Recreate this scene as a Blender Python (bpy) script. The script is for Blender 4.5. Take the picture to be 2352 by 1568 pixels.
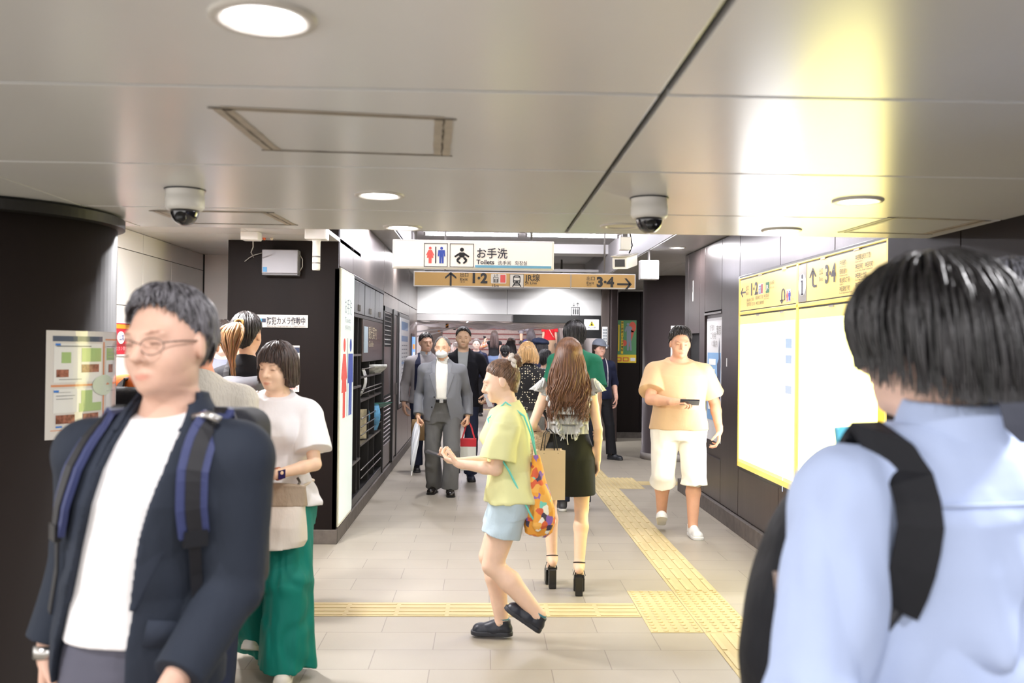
import bpy, math, random
import numpy as np
from mathutils import Matrix, Vector

for _o in list(bpy.data.objects):
    bpy.data.objects.remove(_o)
SC = bpy.context.scene
COL = SC.collection
random.seed(7)
PI = math.pi

# ---------------------------------------------------------------- camera
FPX, EYE = 2150.0, 1.58
_yaw, _pit, _rol = math.atan(63.8 / FPX), math.atan(15.7 / FPX), 0.0115
CAMR = Matrix.Rotation(-_yaw, 3, 'Z') @ Matrix.Rotation(PI / 2 + _pit, 3, 'X') @ Matrix.Rotation(_rol, 3, 'Z')
CAMP = Vector((0, 0, EYE))
cd = bpy.data.cameras.new('camera')
cam = bpy.data.objects.new('camera', cd)
COL.objects.link(cam)
cam.matrix_world = Matrix.Translation(CAMP) @ CAMR.to_4x4()
cd.sensor_width = 36
cd.lens = FPX / 2352 * 36
cd.clip_start = 0.05
cd.clip_end = 200
cd.dof.use_dof = True
cd.dof.focus_distance = 8.5
cd.dof.aperture_fstop = 3.4
SC.camera = cam

# ---------------------------------------------------------------- world and exposure
w = bpy.data.worlds.new('world')
SC.world = w
w.use_nodes = True
w.node_tree.nodes['Background'].inputs[0].default_value = (1.0, 0.97, 0.94, 1)
w.node_tree.nodes['Background'].inputs[1].default_value = 2.0
SC.view_settings.view_transform = 'Standard'
SC.view_settings.look = 'None'
SC.view_settings.gamma = 1
SC.view_settings.use_curve_mapping = False
SC.view_settings.exposure = 0.34
SC.cycles.use_denoising = True
SC.cycles.max_bounces = 8
SC.cycles.sample_clamp_indirect = 6
SC.cycles.caustics_reflective = False
SC.cycles.caustics_refractive = False


def ray(px, py):
    return CAMR @ Vector(((px - 1176) / FPX, -(py - 784) / FPX, -1))


def at(px, py, axis, v):
    """the point of the place seen at a pixel of the photograph, on the plane x, y or z = v"""
    d = ray(px, py)
    i = 'xyz'.index(axis)
    return CAMP + d * ((v - CAMP[i]) / d[i])


# ---------------------------------------------------------------- colours and materials
def lin(c):
    c = [x / 255 for x in c]
    return tuple(x / 12.92 if x <= .04045 else ((x + .055) / 1.055) ** 2.4 for x in c)


def nodes(m):
    m.use_nodes = True
    nt = m.node_tree
    return nt, nt.nodes, nt.links, nt.nodes['Principled BSDF']


def coords(nt, sc=(1, 1, 1)):
    tc = nt.nodes.new('ShaderNodeTexCoord')
    mp = nt.nodes.new('ShaderNodeMapping')
    mp.inputs['Scale'].default_value = sc
    nt.links.new(tc.outputs['Object'], mp.inputs['Vector'])
    return mp.outputs['Vector']


def noise(nt, vec, scale, detail=3, rough=.5):
    n = nt.nodes.new('ShaderNodeTexNoise')
    n.inputs['Scale'].default_value = scale
    n.inputs['Detail'].default_value = detail
    n.inputs['Roughness'].default_value = rough
    nt.links.new(vec, n.inputs['Vector'])
    return n.outputs['Fac']


def ramp(nt, fac, stops):
    r = nt.nodes.new('ShaderNodeValToRGB')
    e = r.color_ramp.elements
    while len(e) < len(stops):
        e.new(.5)
    for q, (p, c) in zip(e, stops):
        q.position = p
        q.color = (*c, 1)
    nt.links.new(fac, r.inputs['Fac'])
    return r.outputs['Color']


def bump(nt, fac, strength, dist=.01):
    b = nt.nodes.new('ShaderNodeBump')
    b.inputs['Strength'].default_value = strength
    b.inputs['Distance'].default_value = dist
    nt.links.new(fac, b.inputs['Height'])
    nt.links.new(b.outputs['Normal'], nt.nodes['Principled BSDF'].inputs['Normal'])


_mats = {}


def mat(name, rgb=(128, 128, 128), rough=.5, metal=0, emit=0, spec=.5, var=0, vs=(1, 1, 1), vscale=8,
        bmp=0, bs=(1, 1, 1), bscale=60, bdist=.01, coat=0, trans=0, alpha=1, sheen=0, emit_rgb=None, aniso=0):
    if name in _mats:
        return _mats[name]
    m = bpy.data.materials.new(name)
    nt, N, L, B = nodes(m)
    c = lin(rgb)
    B.inputs['Base Color'].default_value = (*c, 1)
    B.inputs['Roughness'].default_value = rough
    B.inputs['Metallic'].default_value = metal
    B.inputs['Specular IOR Level'].default_value = spec
    B.inputs['Coat Weight'].default_value = coat
    B.inputs['Transmission Weight'].default_value = trans
    B.inputs['Alpha'].default_value = alpha
    B.inputs['Sheen Weight'].default_value = sheen
    if emit:
        B.inputs['Emission Color'].default_value = (*(lin(emit_rgb) if emit_rgb else c), 1)
        B.inputs['Emission Strength'].default_value = emit
    if var:
        f = noise(nt, coords(nt, vs), vscale, 4)
        lo = tuple(x * (1 - var) for x in c)
        hi = tuple(min(1, x * (1 + var)) for x in c)
        L.new(ramp(nt, f, [(.3, lo), (.7, hi)]), B.inputs['Base Color'])
    if bmp:
        bump(nt, noise(nt, coords(nt, bs), bscale, 3), bmp, bdist)
    _mats[name] = m
    return m


# ---------------------------------------------------------------- mesh building
class MB:
    def __init__(s):
        s.v, s.f = [], []

    def add(s, vs, fs):
        o = len(s.v)
        s.v += [tuple(p) for p in vs]
        s.f += [tuple(i + o for i in q) for q in fs]
        return s

    def box(s, lo, hi):
        (a, b, c), (d, e, f) = lo, hi
        return s.add([(a, b, c), (d, b, c), (d, e, c), (a, e, c), (a, b, f), (d, b, f), (d, e, f), (a, e, f)],
                     [(3, 2, 1, 0), (4, 5, 6, 7), (0, 1, 5, 4), (1, 2, 6, 5), (2, 3, 7, 6), (3, 0, 4, 7)])

    def obox(s, c, X, Y, Z):
        c, X, Y, Z = map(Vector, (c, X, Y, Z))
        return s.add([c - X - Y - Z, c + X - Y - Z, c + X + Y - Z, c - X + Y - Z, c - X - Y + Z, c + X - Y + Z, c + X + Y + Z, c - X + Y + Z],
                     [(3, 2, 1, 0), (4, 5, 6, 7), (0, 1, 5, 4), (1, 2, 6, 5), (2, 3, 7, 6), (3, 0, 4, 7)])

    def lathe(s, prof, c=(0, 0, 0), n=40, M=None):
        vs, fs = [], []
        c = Vector(c)
        for r, z in prof:
            for k in range(n):
                a = 2 * PI * k / n
                p = Vector((r * math.cos(a), r * math.sin(a), z))
                vs.append((M @ p if M else p) + c)
        for i in range(len(prof) - 1):
            for k in range(n):
                k2 = (k + 1) % n
                fs.append((i * n + k, i * n + k2, (i + 1) * n + k2, (i + 1) * n + k))
        if prof[0][0] > 1e-6:
            fs.append(tuple(reversed(range(n))))
        if prof[-1][0] > 1e-6:
            fs.append(tuple((len(prof) - 1) * n + k for k in range(n)))
        return s.add(vs, fs)

    def tube(s, path, r, n=8, r1=None, cap=True):
        P = [Vector(p) for p in path]
        m = len(P)
        vs, fs = [], []
        up = Vector((.31, .2, .93))
        for i, p in enumerate(P):
            t = (P[min(i + 1, m - 1)] - P[max(i - 1, 0)])
            t = t.normalized() if t.length > 1e-9 else Vector((0, 0, 1))
            a = up - t * up.dot(t)
            if a.length < 1e-3:
                a = Vector((1, 0, 0)) - t * t.x
            a.normalize()
            b = t.cross(a)
            up = a
            rr = r[i] if isinstance(r, (list, tuple)) else (r if r1 is None else r + (r1 - r) * i / (m - 1))
            for k in range(n):
                q = 2 * PI * k / n
                vs.append(p + a * math.cos(q) * rr + b * math.sin(q) * rr)
        for i in range(m - 1):
            for k in range(n):
                k2 = (k + 1) % n
                fs.append((i * n + k, i * n + k2, (i + 1) * n + k2, (i + 1) * n + k))
        if cap:
            fs.append(tuple(reversed(range(n))))
            fs.append(tuple((m - 1) * n + k for k in range(n)))
        return s.add(vs, fs)

    def ribbon(s, path, wid, nor, th):
        """a flat band of width wid and thickness th along a path; nor: its face normal (one or per point)"""
        P = [Vector(p) for p in path]
        m = len(P)
        vs, fs = [], []
        for i, p in enumerate(P):
            t = (P[min(i + 1, m - 1)] - P[max(i - 1, 0)]).normalized()
            n = Vector(nor[i] if isinstance(nor, list) else nor)
            n = (n - t * n.dot(t)).normalized()
            b = t.cross(n)
            ww = wid[i] if isinstance(wid, list) else wid
            vs += [p - b * ww / 2 - n * th / 2, p + b * ww / 2 - n * th / 2, p + b * ww / 2 + n * th / 2, p - b * ww / 2 + n * th / 2]
        for i in range(m - 1):
            for k in range(4):
                k2 = (k + 1) % 4
                fs.append((i * 4 + k, i * 4 + k2, i * 4 + 4 + k2, i * 4 + 4 + k))
        fs += [(3, 2, 1, 0), tuple((m - 1) * 4 + k for k in range(4))]
        return s.add(vs, fs)

    def mesh(s, name, smooth=False):
        me = bpy.data.meshes.new(name)
        me.from_pydata(s.v, [], s.f)
        me.validate()
        if smooth:
            me.shade_smooth()
        return me


def link(name, me, m=None, parent=None, bevel=0, label=None):
    o = bpy.data.objects.new(name, me)
    COL.objects.link(o)
    if m:
        me.materials.append(m)
    if parent:
        o.parent = parent
    if bevel:
        b = o.modifiers.new('bevel', 'BEVEL')
        b.width = bevel
        b.segments = 2
        b.limit_method = 'ANGLE'
    if label:
        o['label'] = label
    return o


def obj(name, mb, m=None, parent=None, bevel=0, smooth=False, label=None):
    return link(name, mb.mesh(name, smooth), m, parent, bevel, label)


def tag(o, label, cat, group=None, kind=None):
    o['label'] = label
    o['category'] = cat
    if group:
        o['group'] = group
    if kind:
        o['kind'] = kind
    return o


def thing(name, label, cat, loc=(0, 0, 0), rz=0, group=None):
    o = bpy.data.objects.new(name, None)
    o.empty_display_size = .1
    COL.objects.link(o)
    o.location = loc
    o.rotation_euler = (0, 0, rz)
    return tag(o, label, cat, group)


def struct(name, mb, m, parent=None, bevel=0, smooth=False):
    o = obj(name, mb, m, parent, bevel, smooth)
    if parent is None:
        o['kind'] = 'structure'
    return o


def copy_tree(o, parent=None):
    c = o.copy()
    COL.objects.link(c)
    if parent:
        c.parent = parent
    for ch in o.children:
        copy_tree(ch, c)
    return c


# ---------------------------------------------------------------- flat boards: signs, posters, lettering
class Board:
    """a flat sign face: origin at its top left corner, u to the right, v down, n out of the face (metres)"""

    def __init__(s, o, right, n, parent, up=(0, 0, 1)):
        s.o, s.r, s.u, s.n = Vector(o), Vector(right).normalized(), Vector(up), Vector(n).normalized()
        s.p = parent
        s.vs = 1

    def P(s, u, v, k=0):
        return s.o + s.r * u - s.u * (v * s.vs) + s.n * k

    def poly(s, name, polys, m, lay=1, th=.0008, label=None):
        b = MB()
        for pts in polys:
            n = len(pts)
            A = [s.P(u, v, lay * .0012 + th) for u, v in pts]
            B = [s.P(u, v, lay * .0012 - .0004) for u, v in pts]
            b.add(A + B, [tuple(range(n)), tuple(reversed(range(n, 2 * n)))] + [(i, n + i, n + (i + 1) % n, (i + 1) % n) for i in range(n)])
        return obj(name, b, m, s.p, label=label)

    def rect(s, name, u0, v0, u1, v1, m, lay=1, th=.0008):
        return s.poly(name, [[(u0, v0), (u0, v1), (u1, v1), (u1, v0)]], m, lay, th)

    def rects(s, name, R, m, lay=1):
        return s.poly(name, [[(a, b), (a, d), (c, d), (c, b)] for a, b, c, d in R], m, lay)

    def text(s, body, u, v, size, m, lay=2, name='lettering', align='LEFT', bold=0, sx=1, maxw=None):
        """text whose capital height is size; (u, v) its baseline start. Joined when body is a list of (text,u,v,size)"""
        items = body if isinstance(body, list) else [(body, u, v, size)]
        if 1 < len(items) <= 3:
            return [s.text([it], 0, 0, 0, m, lay, name, align, bold, sx, maxw) for it in items]
        mbs = MB()
        for it in items:
            t, uu, vv, sz = it[:4]
            c = bpy.data.curves.new('lettering', 'FONT')
            c.body = t
            c.size = 1
            c.align_x = align
            c.offset = bold * 1.0
            c.resolution_u = 3
            o = bpy.data.objects.new('lettering', c)
            COL.objects.link(o)
            dg = bpy.context.evaluated_depsgraph_get()
            me = bpy.data.meshes.new_from_object(o.evaluated_get(dg))
            wid = max([q.co.x for q in me.vertices], default=1)
            kv = sz / .69
            k = sx * kv
            mw = it[4] if len(it) > 4 else maxw
            if mw and wid > 0:
                k = mw / wid
            mbs.add([s.P(uu + q.co.x * k, vv - q.co.y * kv, lay * .0012 + .0005) for q in me.vertices],
                    [tuple(f.vertices) for f in me.polygons])
            bpy.data.objects.remove(o)
            bpy.data.curves.remove(c)
            bpy.data.meshes.remove(me)
        return obj(name, mbs, m, s.p)


def circ(u, v, r, n=28, ry=None, a0=0, a1=2 * PI):
    ry = ry or r
    return [(u + r * math.cos(a0 + (a1 - a0) * k / n), v + ry * math.sin(a0 + (a1 - a0) * k / n)) for k in range(n)][::-1]


def rrect(u0, v0, u1, v1, r, n=5):
    pts = []
    for cx, cy, a in ((u1 - r, v0 + r, -PI / 2), (u1 - r, v1 - r, 0), (u0 + r, v1 - r, PI / 2), (u0 + r, v0 + r, PI)):
        for k in range(n + 1):
            q = a + PI / 2 * k / n
            pts.append((cx + r * math.cos(q), cy + r * math.sin(q)))
    return pts[::-1]


def outline(u0, v0, u1, v1, t):
    return [(u0, v0, u1, v0 + t), (u0, v1 - t, u1, v1), (u0, v0 + t, u0 + t, v1 - t), (u1 - t, v0 + t, u1, v1 - t)]


def R4(l):
    return [[(a, b), (a, d), (c, d), (c, b)] for a, b, c, d in l]
# ================================================================ the setting
HC = 2.116          # underside of the low ceiling over the camera
XL, XR = -1.17, 2.23  # faces of the corridor walls

# floor: large stone tiles in a running bond, thin dark joints
mfl = bpy.data.materials.new('floor_tiles')
nt, N, L, B = nodes(mfl)
tc = N.new('ShaderNodeTexCoord')
mp = N.new('ShaderNodeMapping')
mp.inputs['Location'].default_value = (-.05, -.115, 0)
L.new(tc.outputs['Object'], mp.inputs['Vector'])
br = N.new('ShaderNodeTexBrick')
br.offset = .5
for k, v in (('Scale', 1), ('Mortar Size', .0022), ('Mortar Smooth', .1), ('Bias', 0), ('Brick Width', .6), ('Row Height', .3)):
    br.inputs[k].default_value = v
br.inputs['Color1'].default_value = (*lin((162, 154, 141)), 1)
br.inputs['Color2'].default_value = (*lin((169, 161, 148)), 1)
br.inputs['Mortar'].default_value = (*lin((128, 120, 110)), 1)
L.new(mp.outputs['Vector'], br.inputs['Vector'])
mx = N.new('ShaderNodeMix')
mx.data_type = 'RGBA'
mx.blend_type = 'MULTIPLY'
mx.inputs[0].default_value = 1
L.new(br.outputs['Color'], mx.inputs[6])
L.new(ramp(nt, noise(nt, coords(nt), 2.2, 5), [(.25, (.9, .89, .87)), (.75, (1, 1, 1))]), mx.inputs[7])
mx2 = N.new('ShaderNodeMix')
mx2.data_type = 'RGBA'
mx2.blend_type = 'MULTIPLY'
mx2.inputs[0].default_value = 1
L.new(mx.outputs[2], mx2.inputs[6])
L.new(ramp(nt, noise(nt, coords(nt), 240, 2), [(.2, (.93, .93, .92)), (.6, (1, 1, 1))]), mx2.inputs[7])
L.new(mx2.outputs[2], B.inputs['Base Color'])
B.inputs['Roughness'].default_value = .42
B.inputs['Specular IOR Level'].default_value = .4
bump(nt, br.outputs['Fac'], -.25, .002)

struct('floor', MB().box((-6, -4, -.1), (7, 30, 0)), mfl)

# tactile paving
m_tac = mat('tactile_yellow', (196, 178, 132), .55, var=.06, vscale=5)
m_tac2 = mat('tactile_bar', (203, 184, 138), .5, var=.05, vscale=7)


def tactile(name, x0, y0, x1, y1, kind):
    b = MB().box((x0 + .002, y0 + .002, -.002), (x1 - .002, y1 - .002, .0025))
    o = struct(name, b, m_tac)
    r = MB()
    if kind == 'y':
        n = 4
        for i in range(n):
            c = x0 + (i + .5) * (x1 - x0) / n
            y = y0
            while y < y1 - .05:
                ye = min(y + .295, y1)
                r.box((c - .013, y + .012, .002), (c + .013, ye - .008, .0065))
                y += .3
    elif kind == 'x':
        for i in range(4):
            c = y0 + (i + .5) * (y1 - y0) / 4
            x = x0
            while x < x1 - .05:
                xe = min(x + .295, x1)
                r.box((x + .01, c - .012, .002), (xe - .01, c + .012, .0055))
                x += .3
    else:
        nx, ny = round((x1 - x0) / .055), round((y1 - y0) / .055)
        for i in range(nx):
            for j in range(ny):
                r.lathe([(.016, .002), (.0125, .0075), (0, .008)], (x0 + (i + .5) * (x1 - x0) / nx, y0 + (j + .5) * (y1 - y0) / ny, 0), 10)
    obj('raised_bar' if kind != 'd' else 'raised_dot', r, m_tac2, o)
    return o


tactile('floor_tactile_strip', 1.25, 2.2, 1.55, 5.215, 'y')
tactile('floor_tactile_strip', 1.25, 6.115, 1.55, 10.6, 'y')
tactile('floor_tactile_strip', 1.25, 11.5, 1.55, 23.9, 'y')
tactile('floor_tactile_dots', .95, 5.215, 1.25, 6.115, 'd')
tactile('floor_tactile_dots', 1.25, 5.215, 1.55, 6.115, 'd')
tactile('floor_tactile_dots', 1.25, 10.6, 1.85, 11.5, 'd')
tactile('floor_tactile_strip', -2.0, 5.515, .95, 5.815, 'x')
tactile('floor_tactile_strip', 1.85, 10.9, 4.4, 11.2, 'x')
tactile('floor_tactile_dots', -.1, 23.9, 2.1, 24.2, 'd')

# low ceiling of satin metal panels
m_ceil = mat('ceiling_panel', (224, 225, 226), .24, metal=.0, spec=.75, var=.02, vscale=1.5)
m_black = mat('joint_black', (14, 13, 13), .7)
cb = MB()
cx = [(-4.4, -1.575), (-1.566, .362), (.380, 2.07)]
cy = [-4, -1.5, -.64, .225, 1.09, 1.955, 2.808, 3.692, 4.316]
for a, b in cx:
    for c, d in zip(cy[:-1], cy[1:]):
        cb.box((a, c + .008, HC), (b, d - .008, HC + .02))
o = struct('ceiling', cb, m_ceil, bevel=.0015)
struct('ceiling_backing', MB().box((-4.4, -4, HC + .019), (2.3, 4.30, HC + .06)), m_black)
struct('ceiling_edge', MB().box((-4.4, 4.305, HC + .002), (2.23, 4.33, 3.2)), mat('ceiling_edge_grey', (170, 165, 158), .4))

# higher ceilings beyond
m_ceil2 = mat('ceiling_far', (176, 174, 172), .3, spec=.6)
m_ceilw = mat('ceiling_alcove', (206, 202, 198), .3, spec=.5)
b = MB()
for c, d in zip((4.33, 5.9, 7.1, 8.2), (5.9, 7.1, 8.2, 8.85)):
    b.box((-2.7, c + .004, 2.42), (-1.75, d - .004, 2.45))
    b.box((-1.742, c + .004, 2.42), (XL, d - .004, 2.45))
struct('ceiling_alcove', b, m_ceilw)
b = MB()
for c in range(8):
    b.box((XL - .03, 4.33 + c * 1.5, 2.77), (-.93, 4.325 + (c + 1) * 1.5, 2.8))
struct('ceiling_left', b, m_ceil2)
b = MB()
for c in range(9):
    b.box((1.75, 4.33 + c * 1.4, 2.64), (2.4, 4.322 + (c + 1) * 1.4, 2.67))
    if 4.33 + c * 1.4 > 9:
        b.box((2.408, 4.33 + c * 1.4, 2.64), (5.2, 4.322 + (c + 1) * 1.4, 2.67))
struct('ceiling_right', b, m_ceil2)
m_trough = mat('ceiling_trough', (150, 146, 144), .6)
b = MB().box((-.95, 4.33, 3.06), (1.78, 16.6, 3.1)).box((-.97, 4.33, 2.78), (-.93, 16.6, 3.08)).box((1.74, 4.33, 2.65), (1.78, 16.6, 3.08))
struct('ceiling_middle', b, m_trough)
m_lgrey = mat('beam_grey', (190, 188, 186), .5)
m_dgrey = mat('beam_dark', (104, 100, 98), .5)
struct('trim_1', MB().box((-.93, 13.2, 2.93), (1.74, 13.6, 3.06)), m_lgrey)
struct('trim_2', MB().box((-.93, 14.3, 2.76), (1.74, 14.36, 2.80)), m_lgrey)
struct('trim_3', MB().box((-.93, 14.9, 2.62), (1.74, 15.2, 2.66)), m_dgrey)

# left wall block, dark end face towards the camera, brushed metal along the corridor
m_dark = mat('wall_dark_brown', (27, 21, 20), .5, var=.12, vs=(1, 1, .2), vscale=6, spec=.12)
m_metal = mat('wall_brushed_metal', (122, 112, 107), .34, metal=.7, var=.08, vs=(1, 1, .05), vscale=9, bmp=.05, bs=(1, 30, .3), bscale=6)
m_metald = mat('wall_brown_metal', (72, 62, 61), .3, metal=.5, var=.1, vs=(1, 1, .1), vscale=7, bmp=.04, bs=(1, 30, .3), bscale=6)
m_stone = mat('skirting_stone', (92, 85, 80), .6, var=.25, vscale=14)
YB = 7.53
b = MB().box((-2.05, YB, 0), (-1.55, 16.6, 3.1)).box((-1.55, YB, 2.2), (-1.20, 16.6, 3.1)).box((-1.55, YB, 0), (-1.20, 16.6, .12))
b.box((-1.55, YB, .12), (XL - .004, 8.33, 2.2)).box((-1.55, 10.92, .12), (-1.20, 16.6, 2.2)).box((-1.20, YB, 0), (XL - .004, YB + .04, 2.76))
struct('wall_left', b, m_dark)
b = MB()
for c, d in ((7.575, 8.325), (8.335, 10.88), (10.9, 11.93), (11.945, 13.0), (13.01, 14.45), (14.465, 16.3)):
    b.box((-1.201, c, 2.225), (XL, d, 2.765))
b.box((-1.201, 14.56, .13), (XL, 16.3, 2.215)).box((-1.201, 12.75, .13), (XL, 14.54, .72)).box((-1.201, 12.75, 2.06), (XL, 14.54, 2.215))
b.box((-1.201, 10.9, 2.06), (XL, 12.74, 2.215))
struct('wall_left_cladding', b, m_metal, bevel=.002)
struct('baseboard_left', MB().box((-2.07, YB - .012, 0), (XL + .012, YB + .02, .115)).box((-1.21, YB, 0), (XL + .012, 16.3, .115)), m_stone, bevel=.003)

# white alcove on the left
m_white = mat('wall_white_panel', (236, 232, 228), .35)
b = MB()
zs = [0, 1.06, 1.86, 2.27, 2.42]
ys = [3.0, 5.3, 5.95, 6.6, 7.25, 7.9, 8.8]
for z0, z1 in zip(zs[:-1], zs[1:]):
    for y0, y1 in zip(ys[:-1], ys[1:]):
        b.box((-2.7, y0 + .003, z0 + .003), (-2.62, y1 - .003, z1 - .003))
struct('wall_alcove', b, m_white)
struct('wall_alcove_joints', MB().box((-2.75, 3, 0), (-2.628, 8.8, 2.45)), mat('joint_grey', (96, 92, 90), .7))
struct('wall_alcove_back', MB().box((-2.75, 8.8, 0), (-2.0, 8.9, 2.45)), m_white)
struct('trim_4', MB().box((-2.625, 8.78, 0), (-2.612, 8.8, 2.42)), m_black)

# round pillar at the left with a dark collar
b = MB().lathe([(.505, 0), (.505, .12), (.5, .121), (.5, HC - .055)], (-2.05, 3.9, 0), 96)
o = struct('pillar_left', b, mat('pillar_brown', (40, 33, 31), .62, spec=.2), smooth=True)
struct('collar', MB().lathe([(.5, HC - .055), (.53, HC - .05), (.53, HC - .012), (.505, HC)], (-2.05, 3.9, 0), 96), mat('collar_black', (24, 22, 21), .5), o)
struct('seam', MB().box((-1.852, 3.436, 0), (-1.848, 3.5, HC - .06)), m_black, o)

# right wall
b = MB().box((XR + .03, 4.7, 0), (2.7, 10.5, 3.0))
struct('wall_right', b, m_black)
yr = [at(p, 800, 'x', XR)[1] for p in (1572, 1580, 1606, 1618, 1657, 1698)]  # panel joints, far to near
b = MB()
for a, c in zip(yr[1:], yr[:-1]):
    if abs(c - yr[1]) < .001:      # the panel with the dark slot behind the standing man
        b.box((XR, a + .004, 1.76), (XR + .03, c - .004, 2.63)).box((XR, a + .004, .15), (XR + .03, c - .004, .9))
    elif abs(a - yr[4]) < .001:
        b.box((XR, a + .004, 1.97), (XR + .03, c - .004, 2.63)).box((XR, a + .004, .15), (XR + .03, c - .004, .55))
        b.box((XR + .02, a + .004, .55), (XR + .03, c - .004, 1.95))
    else:
        b.box((XR, a + .004, .15), (XR + .03, c - .004, 2.63))
for a, c in ((4.75, 5.9), (5.91, 7.0), (7.01, yr[5] - .006)):
    b.box((XR, a, .15), (XR + .03, c, .555)).box((XR, a, 2.23), (XR + .03, c, 2.63))
struct('wall_right_cladding', b, m_metald, bevel=.002)
struct('trim_5', MB().box((XR - .012, 4.75, 2.185), (XR + .03, yr[5], 2.222)), mat('trim_steel', (170, 166, 164), .28, metal=.8), bevel=.004)
struct('baseboard_right', MB().box((XR - .035, 4.7, 0), (XR + .03, 10.5, .14)), m_stone, bevel=.004)
b = MB().box((2.07, 4.02, 0), (2.6, 4.75, 2.4)).box((2.07, 2.7, 0), (2.6, 4.01, 2.4)).box((2.07, -4, 0), (2.6, 2.69, 2.4))
struct('wall_right_front', b, m_dark)
struct('baseboard_right_front', MB().box((2.05, -4, 0), (2.1, 4.76, .14)), m_stone)

# portal over the stair hall, far walls, right pillar
m_port = mat('portal_panel', (196, 194, 194), .35)
pz = at(1176, 722, 'y', 16.3)[2]
b = MB().box((-1.2, 16.3, pz), (.39, 16.6, 2.62)).box((.396, 16.3, pz), (2.04, 16.6, 2.62)).box((-1.2, 16.32, 2.6), (2.4, 16.6, 3.1))
struct('wall_back', b, m_port)
struct('trim_6', MB().box((.5, 16.28, pz - .135), (2.03, 16.6, pz - .005)), m_black)
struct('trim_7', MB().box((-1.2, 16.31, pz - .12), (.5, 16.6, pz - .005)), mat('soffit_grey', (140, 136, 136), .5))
b = MB().box((2.03, 16.2, 0), (2.17, 16.6, 2.9)).box((2.03, 16.19, 1.7), (2.17, 16.2, 2.9))
struct('pillar_portal', b, m_metal, bevel=.01)
struct('trim_8', MB().box((2.175, 16.0, 0), (2.29, 16.6, 2.9)), m_metald, bevel=.01)
b = MB().box((2.29, 16.74, 0), (2.79, 16.9, 2.9)).box((2.80, 16.74, 0), (5.2, 16.9, 2.9))
struct('wall_back_right', b, m_dark)
struct('trim_9', MB().box((2.85, 16.725, .14), (2.87, 16.745, 1.95)).box((2.85, 16.725, 1.93), (3.6, 16.745, 1.95)), m_black)
struct('baseboard_back', MB().box((2.29, 16.7, 0), (5.2, 16.76, .1)), m_stone)
struct('wall_exit_side', MB().box((5.2, 10, 0), (5.3, 17, 2.9)), m_dark)
b = MB().lathe([(.455, 0), (.455, .1), (.44, .102), (.44, 2.64)], (2.76, 13.62, 0), 72)
struct('pillar_right', b, mat('pillar_grey', (84, 75, 76), .34, metal=.35), smooth=True)
struct('pillar_foot', MB().lathe([(.462, 0), (.462, .095), (.44, .1)], (2.76, 13.62, 0), 72), mat('pillar_foot_stone', (150, 144, 138), .6, var=.1), smooth=True)

# stair hall beyond the portal
struct('wall_hall_left', MB().box((-2.0, 16.6, 0), (-1.75, 32, 3.2)), mat('hall_white', (214, 208, 208), .45))
struct('wall_hall_right', MB().box((3.0, 16.6, 0), (3.2, 32, 3.2)), mat('hall_white', ()))
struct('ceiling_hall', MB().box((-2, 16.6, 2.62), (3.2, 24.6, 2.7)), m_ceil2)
m_step = mat('stair_stone', (156, 141, 137), .6, var=.16, vscale=40)
m_nose = mat('stair_nosing', (112, 48, 46), .6)
YS = 24.44
st = MB()
ns = MB()
for i in range(19):
    st.box((-1.25, YS + .3 * i, 0), (2.05, YS + .3 * i + .32, .155 * (i + 1)))
    ns.box((-1.25, YS + .3 * i - .012, .155 * (i + 1) - .03), (2.05, YS + .3 * i + .04, .155 * (i + 1) + .002))
o = struct('stairs', st, m_step)
o['kind'] = 'structure'
struct('stair_nosing', ns, m_nose, o)
struct('stair_side', MB().box((-1.75, YS - .4, 0), (-1.25, 31, .9)).box((-1.38, YS - .4, .9), (-1.25, 31, 1.0)), mat('stair_side_stone', (180, 172, 170), .5), o)
struct('wall_hall_back', MB().box((-2, 30.3, 0), (3.2, 30.5, 5.5)), m_step)

# ================================================================ lamps
m_ring = mat('lamp_ring', (205, 201, 194), .35)
m_glow = mat('lamp_glow', (255, 252, 255), .5, emit=9)
m_off = mat('lamp_cover', (214, 208, 190), .4)


def downlight(x, y, z, label, power, r=.062, R=.088, group=None, seen=True, col=(1, .98, 1)):
    t = thing('ceiling_downlight', label, 'light', (x, y, z), 0, group)
    obj('trim_ring', MB().lathe([(r, .002), (r, -.002), (r + .004, -.007), (R - .004, -.007), (R, -.003), (R, .002)], n=48), m_ring, t, smooth=True)
    obj('diffuser', MB().lathe([(0, .001), (r, .001), (r, -.0015), (0, -.003)], n=40), m_glow if power else m_off, t)
    if power:
        ld = bpy.data.lights.new('lamp', 'AREA')
        ld.shape = 'DISK'
        ld.size = r * 1.9
        ld.energy = power
        ld.color = col
        lo = bpy.data.objects.new('lamp', ld)
        COL.objects.link(lo)
        lo.parent = t
        lo.location = (0, 0, -.006)
    return t


W1 = 5.5
downlight(-.367, 1.538, HC, 'large bright round downlight at the top of the photo, nearest the camera', W1)
downlight(-.375, 3.309, HC, 'round bright downlight in the low ceiling, second in the row of three', W1)
downlight(-.370, 4.188, HC, 'round bright downlight just above the white toilets sign', W1)
downlight(1.312, 3.263, HC, 'round downlight with dark rim above the yellow map board, nearer of two', W1)
downlight(1.306, 4.093, HC, 'round downlight at the ceiling edge above the yellow map board, farther of two', W1)
downlight(.583, 4.03, HC, 'unlit round cream downlight beside the dome camera', 0)
for x, y in ((-.37, -.3), (1.31, .2), (1.31, 1.5), (-1.9, 1.2)):  # out-of-view lamps, added to brighten the people nearest the camera
    downlight(x, y, HC, 'round downlight in the low ceiling over the camera', W1 * 4, group='downlights over the camera')
downlight(-2.02, 5.9, 2.42, 'round downlight in the white alcove ceiling beside the left pillar', W1 * 9)
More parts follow.
